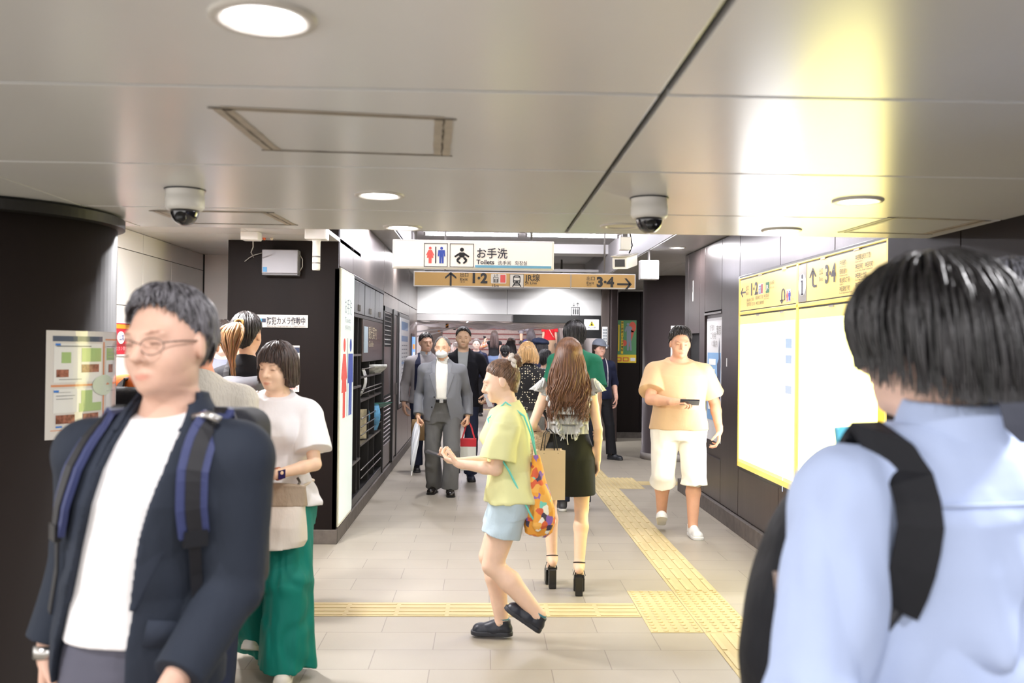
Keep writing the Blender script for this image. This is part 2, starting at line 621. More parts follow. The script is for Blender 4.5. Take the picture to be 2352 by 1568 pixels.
downlight(-1.72, 5.5, 2.42, 'round alcove downlight hidden above the low ceiling edge', W1 * 8)  # unseen lamp, added to brighten the white alcove
downlight(-1.05, 9.3, 2.77, 'round downlight above the brochure wall, behind the toilets sign', W1 * 5)
downlight(-1.05, 12.2, 2.77, 'round downlight above the louvred door', W1 * 5)
downlight(1.98, 9.6, 2.64, 'small round downlight above the right corner of the corridor', W1 * 5)
downlight(1.98, 6.6, 2.64, 'round downlight above the yellow header board', W1 * 2)
downlight(3.2, 12.0, 2.64, 'round downlight in the passage to the right exits', W1 * 6)
downlight(3.6, 15.2, 2.64, 'round downlight before the far dark wall', W1 * 5)


def tube_light(x0, x1, y, z, label, strength, group=None, along='x'):
    c = ((x0 + x1) / 2, y, z) if along == 'x' else (y, (x0 + x1) / 2, z)
    h = (x1 - x0) / 2
    t = thing('fluorescent_light', label, 'light', c, 0 if along == 'x' else PI / 2, group)
    obj('housing', MB().box((-h, -.05, .022), (h, .05, .06)), m_lgrey, t, .004)
    obj('tube', MB().tube([(-h + .03, 0, 0), (h - .03, 0, 0)], .017, 16), mat('tube_glow_%g' % strength, (246, 244, 255), .4, emit=strength), t, smooth=True)
    if along == 'y':
        obj('wall_bracket', MB().box((-h * .8, -.03, .03), (-h * .75, .125, .055)).box((h * .75, -.03, .03), (h * .8, .125, .055)), m_dgrey, t)
    for s in (-1, 1):
        obj('lamp_holder', MB().box((s * (h - .02) - .012, -.02, -.02), (s * (h - .02) + .012, .02, .025)), m_dgrey, t)
    return t


zt = at(1176, 540, 'y', 11.9)[2]
ta, tb, tc2, td = [at(p, 540, 'y', 11.9)[0] for p in (972, 1194, 1206, 1422)]
tube_light(ta, tb, 11.9, zt, 'bare fluorescent tube above the toilets sign', 140)
tube_light(tc2, td, 11.9, zt + .002, 'bare fluorescent tube beside the white security camera', 140)
for y in (6.0, 8.8):  # extra tube rows out of view, added to light the corridor
    tube_light(ta, tb, y, 3.0, 'fluorescent tube high in the ceiling trough behind the low ceiling', 60, 'hidden trough tubes')
    tube_light(tc2, td, y, 3.0, 'fluorescent tube high in the ceiling trough behind the low ceiling', 60, 'hidden trough tubes')
for y in (18.6, 21.5, 24.0):  # tubes hidden above the portal, added to light the stair hall
    tube_light(-.9, .3, y, 2.58, 'fluorescent tube under the stair hall ceiling', 140, 'stair hall tubes')
    tube_light(.7, 1.9, y, 2.58, 'fluorescent tube under the stair hall ceiling', 140, 'stair hall tubes')
tube_light(18.2, 21.0, -1.64, 1.98, 'upper white tube light along the stair hall wall', 26, along='y')
tube_light(18.2, 21.0, -1.64, 1.8, 'lower white tube light along the stair hall wall', 26, along='y')
for x in (-.62, 1.27):
    t = thing('wall_washer', 'small lamp washing the white beam over the stair hall, %s' % ('near the up arrow' if x < 0 else 'near the lift symbol'), 'light', (x, 15.5, 2.66))
    obj('can', MB().lathe([(.05, 0), (.06, .12), (.02, .16), (.012, .5)], n=24), m_dgrey, t, smooth=True)
    ld = bpy.data.lights.new('lamp', 'SPOT')
    ld.energy = 190
    ld.spot_size = 2.3
    ld.spot_blend = 1
    ld.shadow_soft_size = .04
    lo = bpy.data.objects.new('lamp', ld)
    COL.objects.link(lo)
    lo.parent = t
    lo.location = (0, 0, -.01)
    lo.rotation_euler = (.55, 0, 0)
# ================================================================ ceiling fittings
m_wpl = mat('white_plastic', (226, 224, 220), .4)
m_bpl = mat('black_plastic', (22, 22, 24), .3)
m_dome = mat('smoked_dome', (30, 30, 36), .06, spec=.8, coat=.6)


def dome_camera(x, y, label):
    t = thing('dome_camera', label, 'camera', (x, y, HC))
    obj('housing', MB().lathe([(.066, 0), (.066, -.004), (.0635, -.006), (.0635, -.028), (.0655, -.030), (.0655, -.062), (.058, -.072), (.05, -.073)], n=48), m_wpl, t, smooth=True)
    obj('mounting_ring', MB().lathe([(.069, .001), (.069, -.004), (.06, -.005)], n=48), m_bpl, t)
    pr = [(.048 * math.cos(a), -.073 - .048 * math.sin(a) * 1.1) for a in [PI / 2 * k / 10 for k in range(11)]]
    obj('dome', MB().lathe(pr, n=40), m_dome, t, smooth=True)
    obj('lens', MB().lathe([(0, 0), (.018, 0), (.018, .03), (0, .03)], (0, -.02, -.10), 20, Matrix.Rotation(PI / 2, 3, 'X')), m_bpl, t, smooth=True)


dome_camera(-1.04, 3.265, 'white dome security camera with dark bubble beside the left pillar')
dome_camera(.577, 3.285, 'white dome security camera with dark bubble above the exit sign, right of centre')

m_tape = mat('old_tape', (176, 166, 152), .5, var=.12, vscale=20)
m_dirt = mat('tape_dirt', (96, 88, 80), .8, var=.2, vscale=30)


def hatch(corners, label):
    """an inspection hatch outlined with aged tape; corners on the ceiling, front left, front right, back right, back left"""
    t = thing('ceiling_hatch', label, 'hatch', (0, 0, HC))
    a, b, c, d = [Vector((p[0], p[1], -.001)) for p in corners]

    def strip(nm, p, q, wd, m):
        e = (q - p).normalized()
        n = Vector((-e.y, e.x, 0))
        mb = MB()
        pts = [p + (q - p) * k / 14 for k in range(15)]
        L_, R_ = [], []
        for k, u in enumerate(pts):
            j = random.uniform(-.0018, .0018)
            L_.append(u + n * (wd / 2 + j))
            R_.append(u - n * (wd / 2 + random.uniform(-.0018, .0018)))
        N_ = len(pts)
        lift = Vector((0, 0, -.0009 if m is m_tape else -.0015))
        mb.add([x + lift for x in L_] + [x + lift for x in R_] + [x for x in L_] + [x for x in R_],
               [(k, k + 1, N_ + k + 1, N_ + k) for k in range(N_ - 1)] + [(2 * N_ + k + 1, 2 * N_ + k, k, k + 1)[::-1] for k in range(N_ - 1)]
               + [(N_ + k, N_ + k + 1, 3 * N_ + k + 1, 3 * N_ + k) for k in range(N_ - 1)])
        obj(nm, mb, m, t)
    strip('tape', a, d, .045, m_tape)
    strip('tape', b, c, .045, m_tape)
    strip('tape', a, b, .03, m_tape)
    strip('tape', d, c, .012, m_tape)
    ex = (b - a).normalized() * .03
    strip('grimy_edge', a - ex, b + ex, .007, m_dirt)
    strip('grimy_edge', d - ex, c + ex, .007, m_dirt)
    strip('grimy_edge', a, d, .004, m_dirt)
    strip('grimy_edge', b, c, .004, m_dirt)
    return t


hatch([(-.60, 2.13), (-.10, 2.19), (-.125, 2.61), (-.585, 2.58)], 'taped ceiling hatch with grimy edges above the middle of the corridor')
hatch([(-1.32, 3.79), (-.88, 3.79), (-.86, 4.17), (-1.3, 4.17)], 'taped ceiling hatch behind the left dome camera')
hatch([(1.62, 3.66), (2.0, 3.70), (1.98, 4.15), (1.6, 4.13)], 'taped ceiling hatch beside the yellow map board')

# ================================================================ hanging signs
m_ink = mat('sign_ink', (45, 45, 58), .5)
m_blk = mat('sign_black', (30, 30, 34), .5)
m_red = mat('pictogram_red', (236, 98, 92), .5)
m_blue = mat('pictogram_blue', (62, 84, 176), .5)
m_sky = mat('stripe_blue', (112, 172, 206), .5)
m_signw = mat('sign_white_lit', (240, 234, 226), .4, emit=.2)
m_signf = mat('sign_frame', (232, 230, 228), .35)
m_wht = mat('plain_white', (240, 240, 240), .5)


def dress(u, v, h):
    s = h
    return [circ(u, v + .09 * s, .085 * s), [(u - .10 * s, v + .2 * s), (u - .24 * s, v + .5 * s), (u - .17 * s, v + .53 * s), (u - .12 * s, v + .36 * s), (u - .2 * s, v + .68 * s), (u + .2 * s, v + .68 * s), (u + .12 * s, v + .36 * s), (u + .17 * s, v + .53 * s), (u + .24 * s, v + .5 * s), (u + .10 * s, v + .2 * s)],
            [(u - .09 * s, v + .68 * s), (u - .09 * s, v + s), (u + .09 * s, v + s), (u + .09 * s, v + .68 * s)]]


def suit(u, v, h):
    s = h
    return [circ(u, v + .09 * s, .085 * s), [(u - .2 * s, v + .2 * s), (u - .23 * s, v + .58 * s), (u - .15 * s, v + .58 * s), (u - .13 * s, v + .34 * s), (u - .13 * s, v + s), (u - .02 * s, v + s), (u - .01 * s, v + .62 * s), (u + .01 * s, v + .62 * s), (u + .02 * s, v + s), (u + .13 * s, v + s), (u + .13 * s, v + .34 * s), (u + .15 * s, v + .58 * s), (u + .23 * s, v + .58 * s), (u + .2 * s, v + .2 * s)]]


def baby(u, v, s):
    def leg(g):
        return [(u + g * .06 * s, v + .62 * s), (u + g * .2 * s, v + .58 * s), (u + g * .33 * s, v + .72 * s), (u + g * .3 * s, v + .86 * s), (u + g * .12 * s, v + 1.0 * s), (u + g * .06 * s, v + .92 * s), (u + g * .2 * s, v + .8 * s)][::g]
    return [circ(u, v + .13 * s, .12 * s), [(u - .13 * s, v + .3 * s), (u - .46 * s, v + .52 * s), (u - .4 * s, v + .6 * s), (u - .17 * s, v + .47 * s), (u - .15 * s, v + .6 * s), (u + .15 * s, v + .6 * s), (u + .17 * s, v + .47 * s), (u + .4 * s, v + .6 * s), (u + .46 * s, v + .52 * s), (u + .13 * s, v + .3 * s)], leg(1), leg(-1)]


def arrow(u, v, s, ang, tail=1.0):
    """arrow centred on (u, v), half length s, pointing along ang (0 right, 90 up)"""
    c, q = math.cos(math.radians(ang)), -math.sin(math.radians(ang))
    pts = []
    T = [[(-s * tail, -.13), (-s * tail, .13), (.75, .13), (.75, -.13)], [(1, 0), (.28, -.8), (-.02, -.8), (.62, 0), (-.02, .8), (.28, .8)]]
    for poly in T:
        pts.append([(u + (x * (1 if abs(x) <= 1 else 1)) * s * c - y * s * -q * -1, v + x * s * q + y * s * c) for x, y in [(xx if xx != -s * tail else -tail, yy) for xx, yy in poly]])
    return pts


def pixboard(name, label, cat, x0, y0, x1, y1, Y, depth=.06, mframe=None, hang=None, mface=None, inset=.012):
    """a hanging sign facing the camera that spans these photo pixels at depth Y"""
    A, Bc = at(x0, y0, 'y', Y), at(x1, y1, 'y', Y)
    W_, H_ = Bc.x - A.x, A.z - Bc.z
    t = thing(name, label, cat, ((A.x + Bc.x) / 2, Y, Bc.z))
    lo = (-W_ / 2, 0, 0)
    obj('frame', MB().box(lo, (W_ / 2, depth, H_)), mframe or m_signf, t, .004)
    obj('face_panel', MB().box((-W_ / 2 + inset, -.003, inset), (W_ / 2 - inset, .001, H_ - inset)), mface or m_signw, t)
    if hang:
        for s in (-1, 1):
            obj('hanger_rod', MB().tube([(s * W_ * .36, depth / 2, H_ - .002), (s * W_ * .36, depth / 2, hang - Bc.z)], .009, 10), m_dgrey, t, smooth=True)
    bd = Board((-W_ / 2, -.0035, H_), (1, 0, 0), (0, -1, 0), t)
    k = W_ / (x1 - x0)
    return t, bd, k, lambda px, py: ((px - x0) * k, (py - y0) * k)


# toilets sign; its artwork is set out in a 370 x 74 grid
t, bd, k, q = pixboard('toilets_sign', 'white hanging sign with toilet pictograms and blue stripe', 'sign', 902, 549, 1272, 620, 6.3, .07, hang=3.06)
bd.poly('pictogram_frame', R4(outline(*q(974, 557), *q(1028, 611), .0035)) + R4(outline(*q(1033, 557), *q(1088, 611), .0035)), m_ink)
bd.poly('woman_pictogram', dress(*q(988, 565), 38 * k), m_red)
bd.poly('man_pictogram', suit(*q(1014, 565), 38 * k), m_blue)
bd.rect('divider', *q(999.5, 565), *q(1002, 603), m_ink)
bd.poly('baby_pictogram', baby(*q(1060.5, 566), 38 * k), m_blk)
u, v = q(1093, 588)
bd.text([('お手洗', u, v, 17.5 * k, 72 * k)], 0, 0, 0, m_ink, bold=.012)
u, v = q(1094, 603.5)
bd.text([('Toilets', u, v, 10 * k, 41 * k)], 0, 0, 0, m_ink, bold=.02)
u, v = q(1143, 604)
u2, v2 = q(1182, 604)
bd.text([('洗手间', u, v, 7.5 * k, 30 * k), ('화장실', u2, v2, 7.5 * k, 28 * k)], 0, 0, 0, m_ink, bold=.008)
bd.rect('stripe', *q(1091, 606), *q(1266, 611.5), m_sky)

# tan exit sign
m_tan = mat('sign_tan_lit', (172, 137, 82), .4, emit=.08)
m_grey = mat('sign_grey', (150, 146, 142), .4)
m_silv = mat('sign_silver', (198, 194, 190), .35)
t, bd, k, q = pixboard('exit_sign', 'long tan hanging sign pointing to exits 1, 2, 3 and 4', 'sign', 950, 622, 1460, 664, 9.0, .08, mframe=mat('sign_frame_steel', (206, 204, 206), .3, metal=.5), hang=3.06, mface=m_tan, inset=.011)
bd.poly('arrow', arrow(*q(1035, 639), 16 * k, 90), m_blk)
bd.poly('arrow', arrow(*q(1434, 646), 17 * k, 0), m_blk)
I = []
for s, px, py, sz, wd in (('1·2', 1080, 647, 21, 39), ('3·4', 1369, 652, 21, 41)):
    u, v = q(px, py)
    I.append((s, u, v, sz * k, wd * k))
bd.text(I, 0, 0, 0, m_blk, name='exit_number', bold=.045)
I = []
for s, px, py, sz, wd in (('出口', 1056, 633, 7, 19), ('Exit', 1056, 642.5, 6, 18), ('出口', 1346, 637.5, 7, 19), ('Exit', 1346, 647, 6, 18), ('出 口', 1057, 647, 2.6, 10), ('出 口', 1347, 651, 2.6, 10)):
    u, v = q(px, py)
    I.append((s, u, v, sz * k, wd * k))
bd.text(I, 0, 0, 0, m_blk, bold=.012)
bd.poly('lift_pictogram_plate', [rrect(*q(1127, 626), *q(1162, 648), .008)], m_silv)
bd.rects('toilet_plate', [(*q(1148.5, 628.5), *q(1160, 646))], mat('plate_red', (196, 78, 76), .5), 2)
bd.poly('lift_pictogram', R4(outline(*q(1132, 634), *q(1144, 646), .004)) + R4([(*q(1134 + 3.4 * i, 638), *q(1136 + 3.4 * i, 645)) for i in range(3)]) + arrow(*q(1135.5, 630), 3 * k, -90) + arrow(*q(1141, 630), 3 * k, 90), m_blk, 2)
u, v = q(1128, 656)
bd.text([('15m', u, v, 5.6 * k, 17 * k)], 0, 0, 0, m_blk, bold=.01)
bd.poly('train_plate', [rrect(*q(1170, 626), *q(1202, 657), .01)], m_silv)
bd.rects('train_plate_rim', outline(*q(1170, 626), *q(1202, 657), .003), m_blk, 2)
x, y = q(1186, 629)
K = k
bd.poly('train_pictogram', [rrect(x - 8.5 * K, y, x + 8.5 * K, y + 19 * K, .02), [(x - 6 * K, y + 18 * K), (x - 11 * K, y + 26 * K), (x - 8 * K, y + 26 * K), (x - 3 * K, y + 18 * K)], [(x + 3 * K, y + 18 * K), (x + 8 * K, y + 26 * K), (x + 11 * K, y + 26 * K), (x + 6 * K, y + 18 * K)], [(x - 7 * K, y + 21 * K), (x - 7 * K, y + 23 * K), (x + 7 * K, y + 23 * K), (x + 7 * K, y + 21 * K)]], m_blk, 2)
bd.poly('train_window', [rrect(x - 6.5 * K, y + 5 * K, x + 6.5 * K, y + 11.5 * K, .006), circ(x - 4.5 * K, y + 15 * K, 1.5 * K, 12), circ(x + 4.5 * K, y + 15 * K, 1.5 * K, 12), [(x - 4 * K, y + 1.4 * K), (x - 4 * K, y + 2.8 * K), (x + 4 * K, y + 2.8 * K), (x + 4 * K, y + 1.4 * K)]], m_silv, 3)
I = []
for s, px, py, sz, wd in (('JR線', 1206, 641, 13, 33), ('JR Line', 1206, 649, 6, 26)):
    u, v = q(px, py)
    I.append((s, u, v, sz * k, wd * k))
bd.text(I, 0, 0, 0, m_blk, bold=.008)
bd.rect('divider', *q(1309, 625), *q(1311.5, 661), m_grey)

# bullet camera on the trough edge, white lamp sign
c = at(1424, 604, 'y', 7.6)
t = thing('bullet_camera', 'boxy white security camera hanging beside the tan exit sign', 'camera', (c.x, c.y, c.z))
dirv = Vector((.16, .50, .075))
X_ = Vector((.062, -.02, 0))
Z_ = X_.cross(dirv).normalized() * .05
obj('housing', MB().obox(dirv * .5, X_, dirv * .5, Z_), m_wpl, t, .012)
obj('sunshield', MB().obox(dirv * .5 + Z_ * 1.12 - dirv * .02, X_ * 1.12, dirv * .53, Z_ * .08), mat('sunshield_grey', (196, 190, 182), .5), t, .004)
obj('lens_window', MB().obox(-dirv * .004, X_ * .62, dirv * .006, Z_ * .6), m_dome, t)
obj('bracket', MB().obox(dirv * .45 + Vector((.0, .0, .15)), (.045, 0, 0), (0, .045, 0), (0, 0, .055)), m_wpl, t, .008)
obj('ceiling_mount', MB().obox(dirv * .45 + Vector((.0, .0, .25)), (.02, 0, 0), (0, .02, 0), (0, 0, .08)).tube([dirv * .45 + Vector((0, 0, .3)), dirv * .45 + Vector((0, 0, 1.0))], .02, 12), m_dgrey, t)
obj('cable', MB().tube([dirv * .8 + Vector((0, 0, .04)), dirv * .85 + Vector((.03, 0, .13)), dirv * .6 + Vector((.03, 0, .24)), dirv * .48 + Vector((.01, 0, .33))], .006, 8), m_bpl, t, smooth=True)
c = at(1492, 641, 'y', 9.8)
t = thing('lamp_sign', 'bright white square lamp box hanging before the right round pillar', 'lamp', (c.x, c.y, c.z))
obj('housing', MB().box((-.098, 0, 0), (.098, .12, .2)), m_wpl, t, .006)
obj('lit_face', MB().box((-.09, -.004, .008), (.09, .002, .192)), mat('lamp_face', (240, 240, 255), .4, emit=5), t)
obj('hanger_rod', MB().tube([(0, .06, .2), (0, .06, 2.64 - c.z)], .012, 10), m_dgrey, t)

# ================================================================ the dark end wall at the left
c = at(648, 630, 'y', YB - .02)
t = thing('wall_box', 'grey metal equipment box high on the dark wall', 'box', (c.x, YB, c.z))
obj('casing', MB().box((-.142, -.11, 0), (.142, -.002, .19)), mat('box_grey', (132, 130, 134), .4, metal=.3), t, .006)
obj('lower_lip', MB().box((-.138, -.108, -.012), (.138, -.004, .0)), mat('box_grey_dark', (104, 102, 106), .4), t)
obj('sticker', MB().box((-.132, -.1125, .012), (-.100, -.1105, .05)), mat('sticker_blue', (76, 146, 200), .5), t)
obj('cable', MB().tube([(.142, -.05, .16), (.165, -.05, .12), (.165, -.05, .06), (.142, -.05, .02)], .004, 6), mat('cable_grey', (150, 146, 140), .6), t, smooth=True)
obj('cable', MB().tube([(-.142, -.04, .17), (-.22, -.03, .15), (-.26, -.02, .13), (-.3, -.01, .1)], .004, 6), mat('cable_grey', ()), t, smooth=True)
c = at(577, 556, 'y', 7.0)
t = thing('ceiling_box', 'small white junction box on the alcove ceiling', 'box', (c.x, 7.0, 2.42))
obj('body', MB().box((-.065, -.06, -.062), (.065, .06, 0)), m_wpl, t, .006)
obj('cable', MB().tube([(0, .05, -.05), (-.01, .1, -.1), (-.05, .2, -.13), (-.08, .4, -.15)], .004, 6), mat('cable_grey', ()), t, smooth=True)
c = at(727, 556, 'y', 6.7)
t = thing('tube_camera', 'white tube camera hanging from a box before the dark wall', 'camera', (c.x, 6.7, 2.42))
obj('mounting_box', MB().box((-.075, -.06, -.085), (.075, .08, 0)), m_wpl, t, .008)
obj('tube', MB().lathe([(.0, -.3), (.026, -.3), (.028, -.29), (.028, -.1), (.034, -.085)], n=28), m_wpl, t, smooth=True)
obj('band', MB().lathe([(.0285, -.21), (.0288, -.21), (.0288, -.2)], n=28).lathe([(.0285, -.255), (.0288, -.255), (.0288, -.245)], n=28), mat('band_grey', (120, 116, 112), .5), t)
b = MB()
for i in range(3):
    p = at(590 + 17 * i, 546, 'z', 2.42)
    tt = thing('ceiling_sensor', 'tiny %s ceiling sensor, %s of three in a row before the dark wall' % (('dark red', 'orange', 'pale')[i], ('first', 'middle', 'last')[i]), 'sensor', (p.x, p.y, 2.42))
    obj('bulb', MB().lathe([(0, -.02), (.01, -.016), (.014, 0)], n=14), mat('sensor_%d' % i, ((110, 40, 44), (206, 96, 50), (190, 180, 160))[i], .4), tt, smooth=True)

t, bd, k, q = pixboard('security_sign', 'white wall sign about security cameras on the dark wall', 'sign', 588, 722, 707, 753, YB - .014, .012, mface=mat('sign_paper', (228, 222, 216), .5), inset=.006)
u, v = q(613, 743)
u2, v2 = q(613, 749.5)
bd.text([('防犯カメラ作動中', u, v, 13 * k, 88 * k)], 0, 0, 0, m_ink, bold=.014)
bd.text([('Security Cameras in Operation', u2, v2, 3.6 * k, 88 * k)], 0, 0, 0, mat('ink_grey', (120, 116, 118), .5))
bd.rect('blue_square', *q(593, 731), *q(602, 740), mat('sq_blue', (64, 170, 214), .5))
bd.rect('navy_square', *q(602, 731), *q(611, 740), mat('sq_navy', (34, 48, 78), .5))
t, bd, k, q = pixboard('wall_notice', 'white paper notice with a navy band behind the bob haired woman', 'poster', 655, 793, 687, 900, YB - .006, .003, mface=mat('sign_paper', ()), inset=.0)
bd.rect('navy_band', *q(656, 797), *q(687, 809), mat('sq_navy', ()))
u, v = q(664, 890)
bd.text([('お知らせ', u, v, 5 * k, 20 * k), ('工事中', u, v - .05, 5 * k, 20 * k)], 0, 0, 0, mat('pictogram_red', ()))

# red poster in the alcove
t = thing('alcove_poster', 'red and white poster on the white alcove wall beside the pillar', 'poster', (-2.62, 6.72, 1.5))
bd = Board((-2.616, 6.9, 1.735), (0, -1, 0), (1, 0, 0), t)
bd.p = t
t.location = (0, 0, 0)
bd.rect('sheet', -.15, 0, .3, .245, m_wht, 0)
bd.rect('red_print', -.13, .006, .29, .23, mat('poster_red', (196, 52, 66), .5), 1)
bd.poly('white_circle', [circ(.08, .11, .07, ry=.045)], m_wht, 2)
bd.rect('orange_band', -.1, .015, .26, .045, mat('poster_orange', (240, 160, 50), .5), 2)
bd.text([('禁止', .03, .125, .03)], 0, 0, 0, mat('pictogram_blue', ()), 3)
bd.text([('ご注意ください', -.09, .2, .022, .32)], 0, 0, 0, mat('poster_pale', (236, 180, 180), .5), 3)

# poster wrapped on the round left pillar
t = thing('pillar_poster', 'laminated town map poster taped to the round left pillar', 'poster', (-2.05, 3.9, 0))


def wrap(name, rs, m, lay=0):
    if len(rs) > 1 and name in ('photo', 'green_map', 'blue_mark', 'map_inset'):
        return [wrap(name, [r_], m, lay) for r_ in rs]
    return wrap1(name, rs, m, lay)


def wrap1(name, rs, m, lay=0):
    """patches (a0, z0, a1, z1) on the pillar skin, angle in radians"""
    b_ = MB()
    r_ = .5015 + lay * .0008
    for a0, z0, a1, z1 in rs:
        n = max(2, int(abs(a1 - a0) / .04))
        vs = []
        for z in (z0, z1):
            for i in range(n + 1):
                a = a0 + (a1 - a0) * i / n
                vs.append((r_ * math.cos(a), r_ * math.sin(a), z))
        vs += [(x * .999, y * .999, z) for x, y, z in vs]
        m_ = 2 * (n + 1)
        fs = []
        for i in range(n):
            fs.append((i, i + 1, n + 2 + i, n + 1 + i))
            fs.append((m_ + n + 1 + i, m_ + n + 2 + i, m_ + i + 1, m_ + i))
            fs.append((m_ + i, m_ + i + 1, i + 1, i))
            fs.append((n + 1 + i, n + 2 + i, m_ + n + 2 + i, m_ + n + 1 + i))
        fs += [(0, n + 1, m_ + n + 1, m_), (n, m_ + n, m_ + 2 * n + 1, 2 * n + 1)]
        b_.add(vs, fs)
    return obj(name, b_, m, t, smooth=False)


def pang(px):
    """angle on the pillar of the surface point seen at pixel column px"""
    d = ray(px, 880)
    c0 = CAMP - Vector((-2.05, 3.9, 0))
    A_, B_, C_ = d.x ** 2 + d.y ** 2, 2 * (c0.x * d.x + c0.y * d.y), c0.x ** 2 + c0.y ** 2 - .25
    tt = (-B_ - math.sqrt(max(0, B_ * B_ - 4 * A_ * C_))) / (2 * A_)
    p = c0 + d * tt
    return math.atan2(p.y, p.x)


A0, A1 = pang(104), pang(266)
dep = 3.5
Z0, Z1 = at(110, 1017, 'y', dep)[2], at(180, 758, 'y', dep)[2]
pa = lambda u: A0 + (A1 - A0) * u
pz_ = lambda v: Z1 - (Z1 - Z0) * v
wr = lambda name, R, m, lay: wrap(name, [(pa(a), pz_(d), pa(c), pz_(b)) for a, b, c, d in R], m, lay)
m_lam = mat('laminated_paper', (214, 210, 206), .12, spec=.6)
wr('sheet', [(0, 0, 1, 1)], m_lam, 0)
wr('header_band', [(.05, .05, .55, .1)], mat('map_slate', (92, 100, 116), .15), 1)
wr('orange_rule', [(.565, .1, .585, .92), (.04, .5, .96, .52), (.04, .915, .96, .922), (.6, .07, .95, .085)], mat('map_orange', (216, 150, 112), .15), 1)
wr('map_inset', [(.06, .12, .54, .48), (.61, .13, .94, .46), (.06, .54, .54, .76), (.62, .55, .94, .76)], mat('map_paper', (226, 226, 224), .15), 1)
wr('green_map', [(.3, .16, .53, .29), (.62, .16, .8, .28), (.3, .56, .42, .74), (.28, .68, .54, .76), (.12, .2, .2, .3)], mat('map_green', (166, 192, 132), .15), 2)
wr('photo', [(.3, .315, .5, .39), (.08, .36, .18, .43), (.66, .32, .76, .4), (.08, .78, .24, .86), (.32, .78, .5, .86), (.62, .79, .78, .87)], mat('map_photo', (150, 100, 84), .2, var=.5, vscale=60), 2)
wr('text_block', [(.08, .14, .4, .148), (.62, .14, .85, .148), (.08, .57, .2, .572), (.62, .58, .9, .584), (.08, .6, .24, .604), (.08, .63, .22, .634), (.64, .2, .78, .204), (.64, .23, .76, .234), (.64, .26, .78, .264), (.1, .45, .3, .454)], mat('map_ink', (104, 108, 116), .3), 3)
wr('blue_mark', [(.07, .12, .11, .138), (.06, .55, .1, .57), (.08, .88, .13, .895)], mat('map_blue', (72, 128, 208), .2), 3)
b_ = MB()
n = 36
vs = [((.5045) * math.cos(pa(.55)), .5045 * math.sin(pa(.55)), pz_(.52))]
for i in range(n):
    a = 2 * PI * i / n
    u = .58 + .165 * math.cos(a)
    v = .52 + .1 * math.sin(a)
    vs.append((.5045 * math.cos(pa(u)), .5045 * math.sin(pa(u)), pz_(v)))
b_.add(vs, [(0, 1 + i, 1 + (i + 1) % n) for i in range(n)])
obj('round_inset_map', b_, mat('map_pale_green', (204, 216, 196), .2), t)

# ================================================================ lit toilets panel on the corner, brochure wall
t = thing('toilets_lightbox', 'tall glowing white panel with red and blue toilet figures on the wall corner', 'sign')
obj('frame', MB().box((XL - .003, 7.575, .125), (XL + .012, 8.325, 2.215)), mat('panel_frame', (222, 220, 205), .4), t, .003)
obj('lit_panel', MB().box((XL + .008, 7.60, .15), (XL + .016, 8.31, 2.2)), mat('panel_lit', (216, 226, 222), .3, emit=.4), t)
bd = Board((XL + .0165, 7.6, 2.2), (0, 1, 0), (1, 0, 0), t)
bd.poly('woman_pictogram', dress(.17, .55, .66), m_red)
bd.poly('man_pictogram', suit(.53, .55, .66), m_blue)
bd.rect('divider', .335, .55, .355, 1.21, m_grey)
bd.text([('お手洗', .14, .34, .1, .42), ('Toilets', .17, .42, .045, .33), ('洗手间 화장실', .17, .48, .03, .33)], 0, 0, 0, mat('ink_pale', (150, 156, 168), .5))

m_rack = mat('rack_black', (30, 28, 29), .35, spec=.6)
m_rail = mat('rack_rail', (120, 116, 114), .3, metal=.7)
m_cup = mat('cupboard_grey', (96, 98, 102), .32, metal=.5)
Y0, Y1 = 8.34, 10.9
for i in range(3):
    a, c = Y0 + i * (Y1 - Y0) / 3, Y0 + (i + 1) * (Y1 - Y0) / 3
    t = thing('wall_cupboard', 'grey two door wall cupboard over the brochure rack, %s' % ('beside the white lit panel', 'middle of the three', 'beside the louvred door')[i], 'cupboard', (XL, (a + c) / 2, 1.88), 0, 'cupboards over the brochure rack')
    h = (c - a) / 2
    obj('body', MB().box((-.33, -h + .003, .0), (-.02, h - .003, .31)), m_rack, t)
    for s in (-1, 1):
        d = obj('door', MB().box((-.02, min(0, s * (h - .02)) + .003, .006), (-.002, max(0, s * (h - .02)) - .003, .304)), m_cup, t, .003)
        obj('handle', MB().box((-.003, s * .05 - .008, .03), (.008, s * .05 + .008, .09)), m_rail, d, .003)
t = thing('brochure_rack', 'tall black recessed brochure rack with wire rails in the left wall', 'rack')
b = MB().box((-1.5, Y0, .12), (-1.47, Y1, 1.87)).box((-1.5, Y0, .12), (XL - .005, Y0 + .03, 2.2)).box((-1.5, Y1 - .03, .12), (XL - .005, Y1, 2.2)).box((-1.5, Y0, 1.85), (XL - .005, Y1, 1.88)).box((-1.5, Y0, .12), (XL - .005, Y1, .2))
b.box((-1.5, Y0, 2.19), (XL + .004, Y1, 2.222))
obj('carcass', b, m_rack, t, .003)
b = MB()
for y in (8.58, 8.85, 9.08):
    b.box((-1.47, y, .2), (XL - .02, y + .02, 1.85))
for y in (9.75, 10.25):
    b.box((-1.47, y, .2), (XL - .02, y + .02, 1.42))
obj('divider', b, m_rack, t)
for z in (.62, 1.05, 1.28):
    obj('shelf', MB().box((-1.47, 9.1, z - .01), (XL - .015, Y1 - .03, z + .01)), m_rail, t)
for z in (.5, 1.2, 1.5):
    obj('shelf', MB().box((-1.47, Y0 + .03, z - .01), (XL - .015, 9.1, z + .01)), m_rail, t)
b = MB()
for z in (.3, .38, .72, .8, .88, 1.12, 1.16, 1.36):
    b.tube([(XL - .012, 9.12, z), (XL - .012, Y1 - .03, z)], .006, 8)
obj('wire_rail', b, m_rail, t, smooth=True)
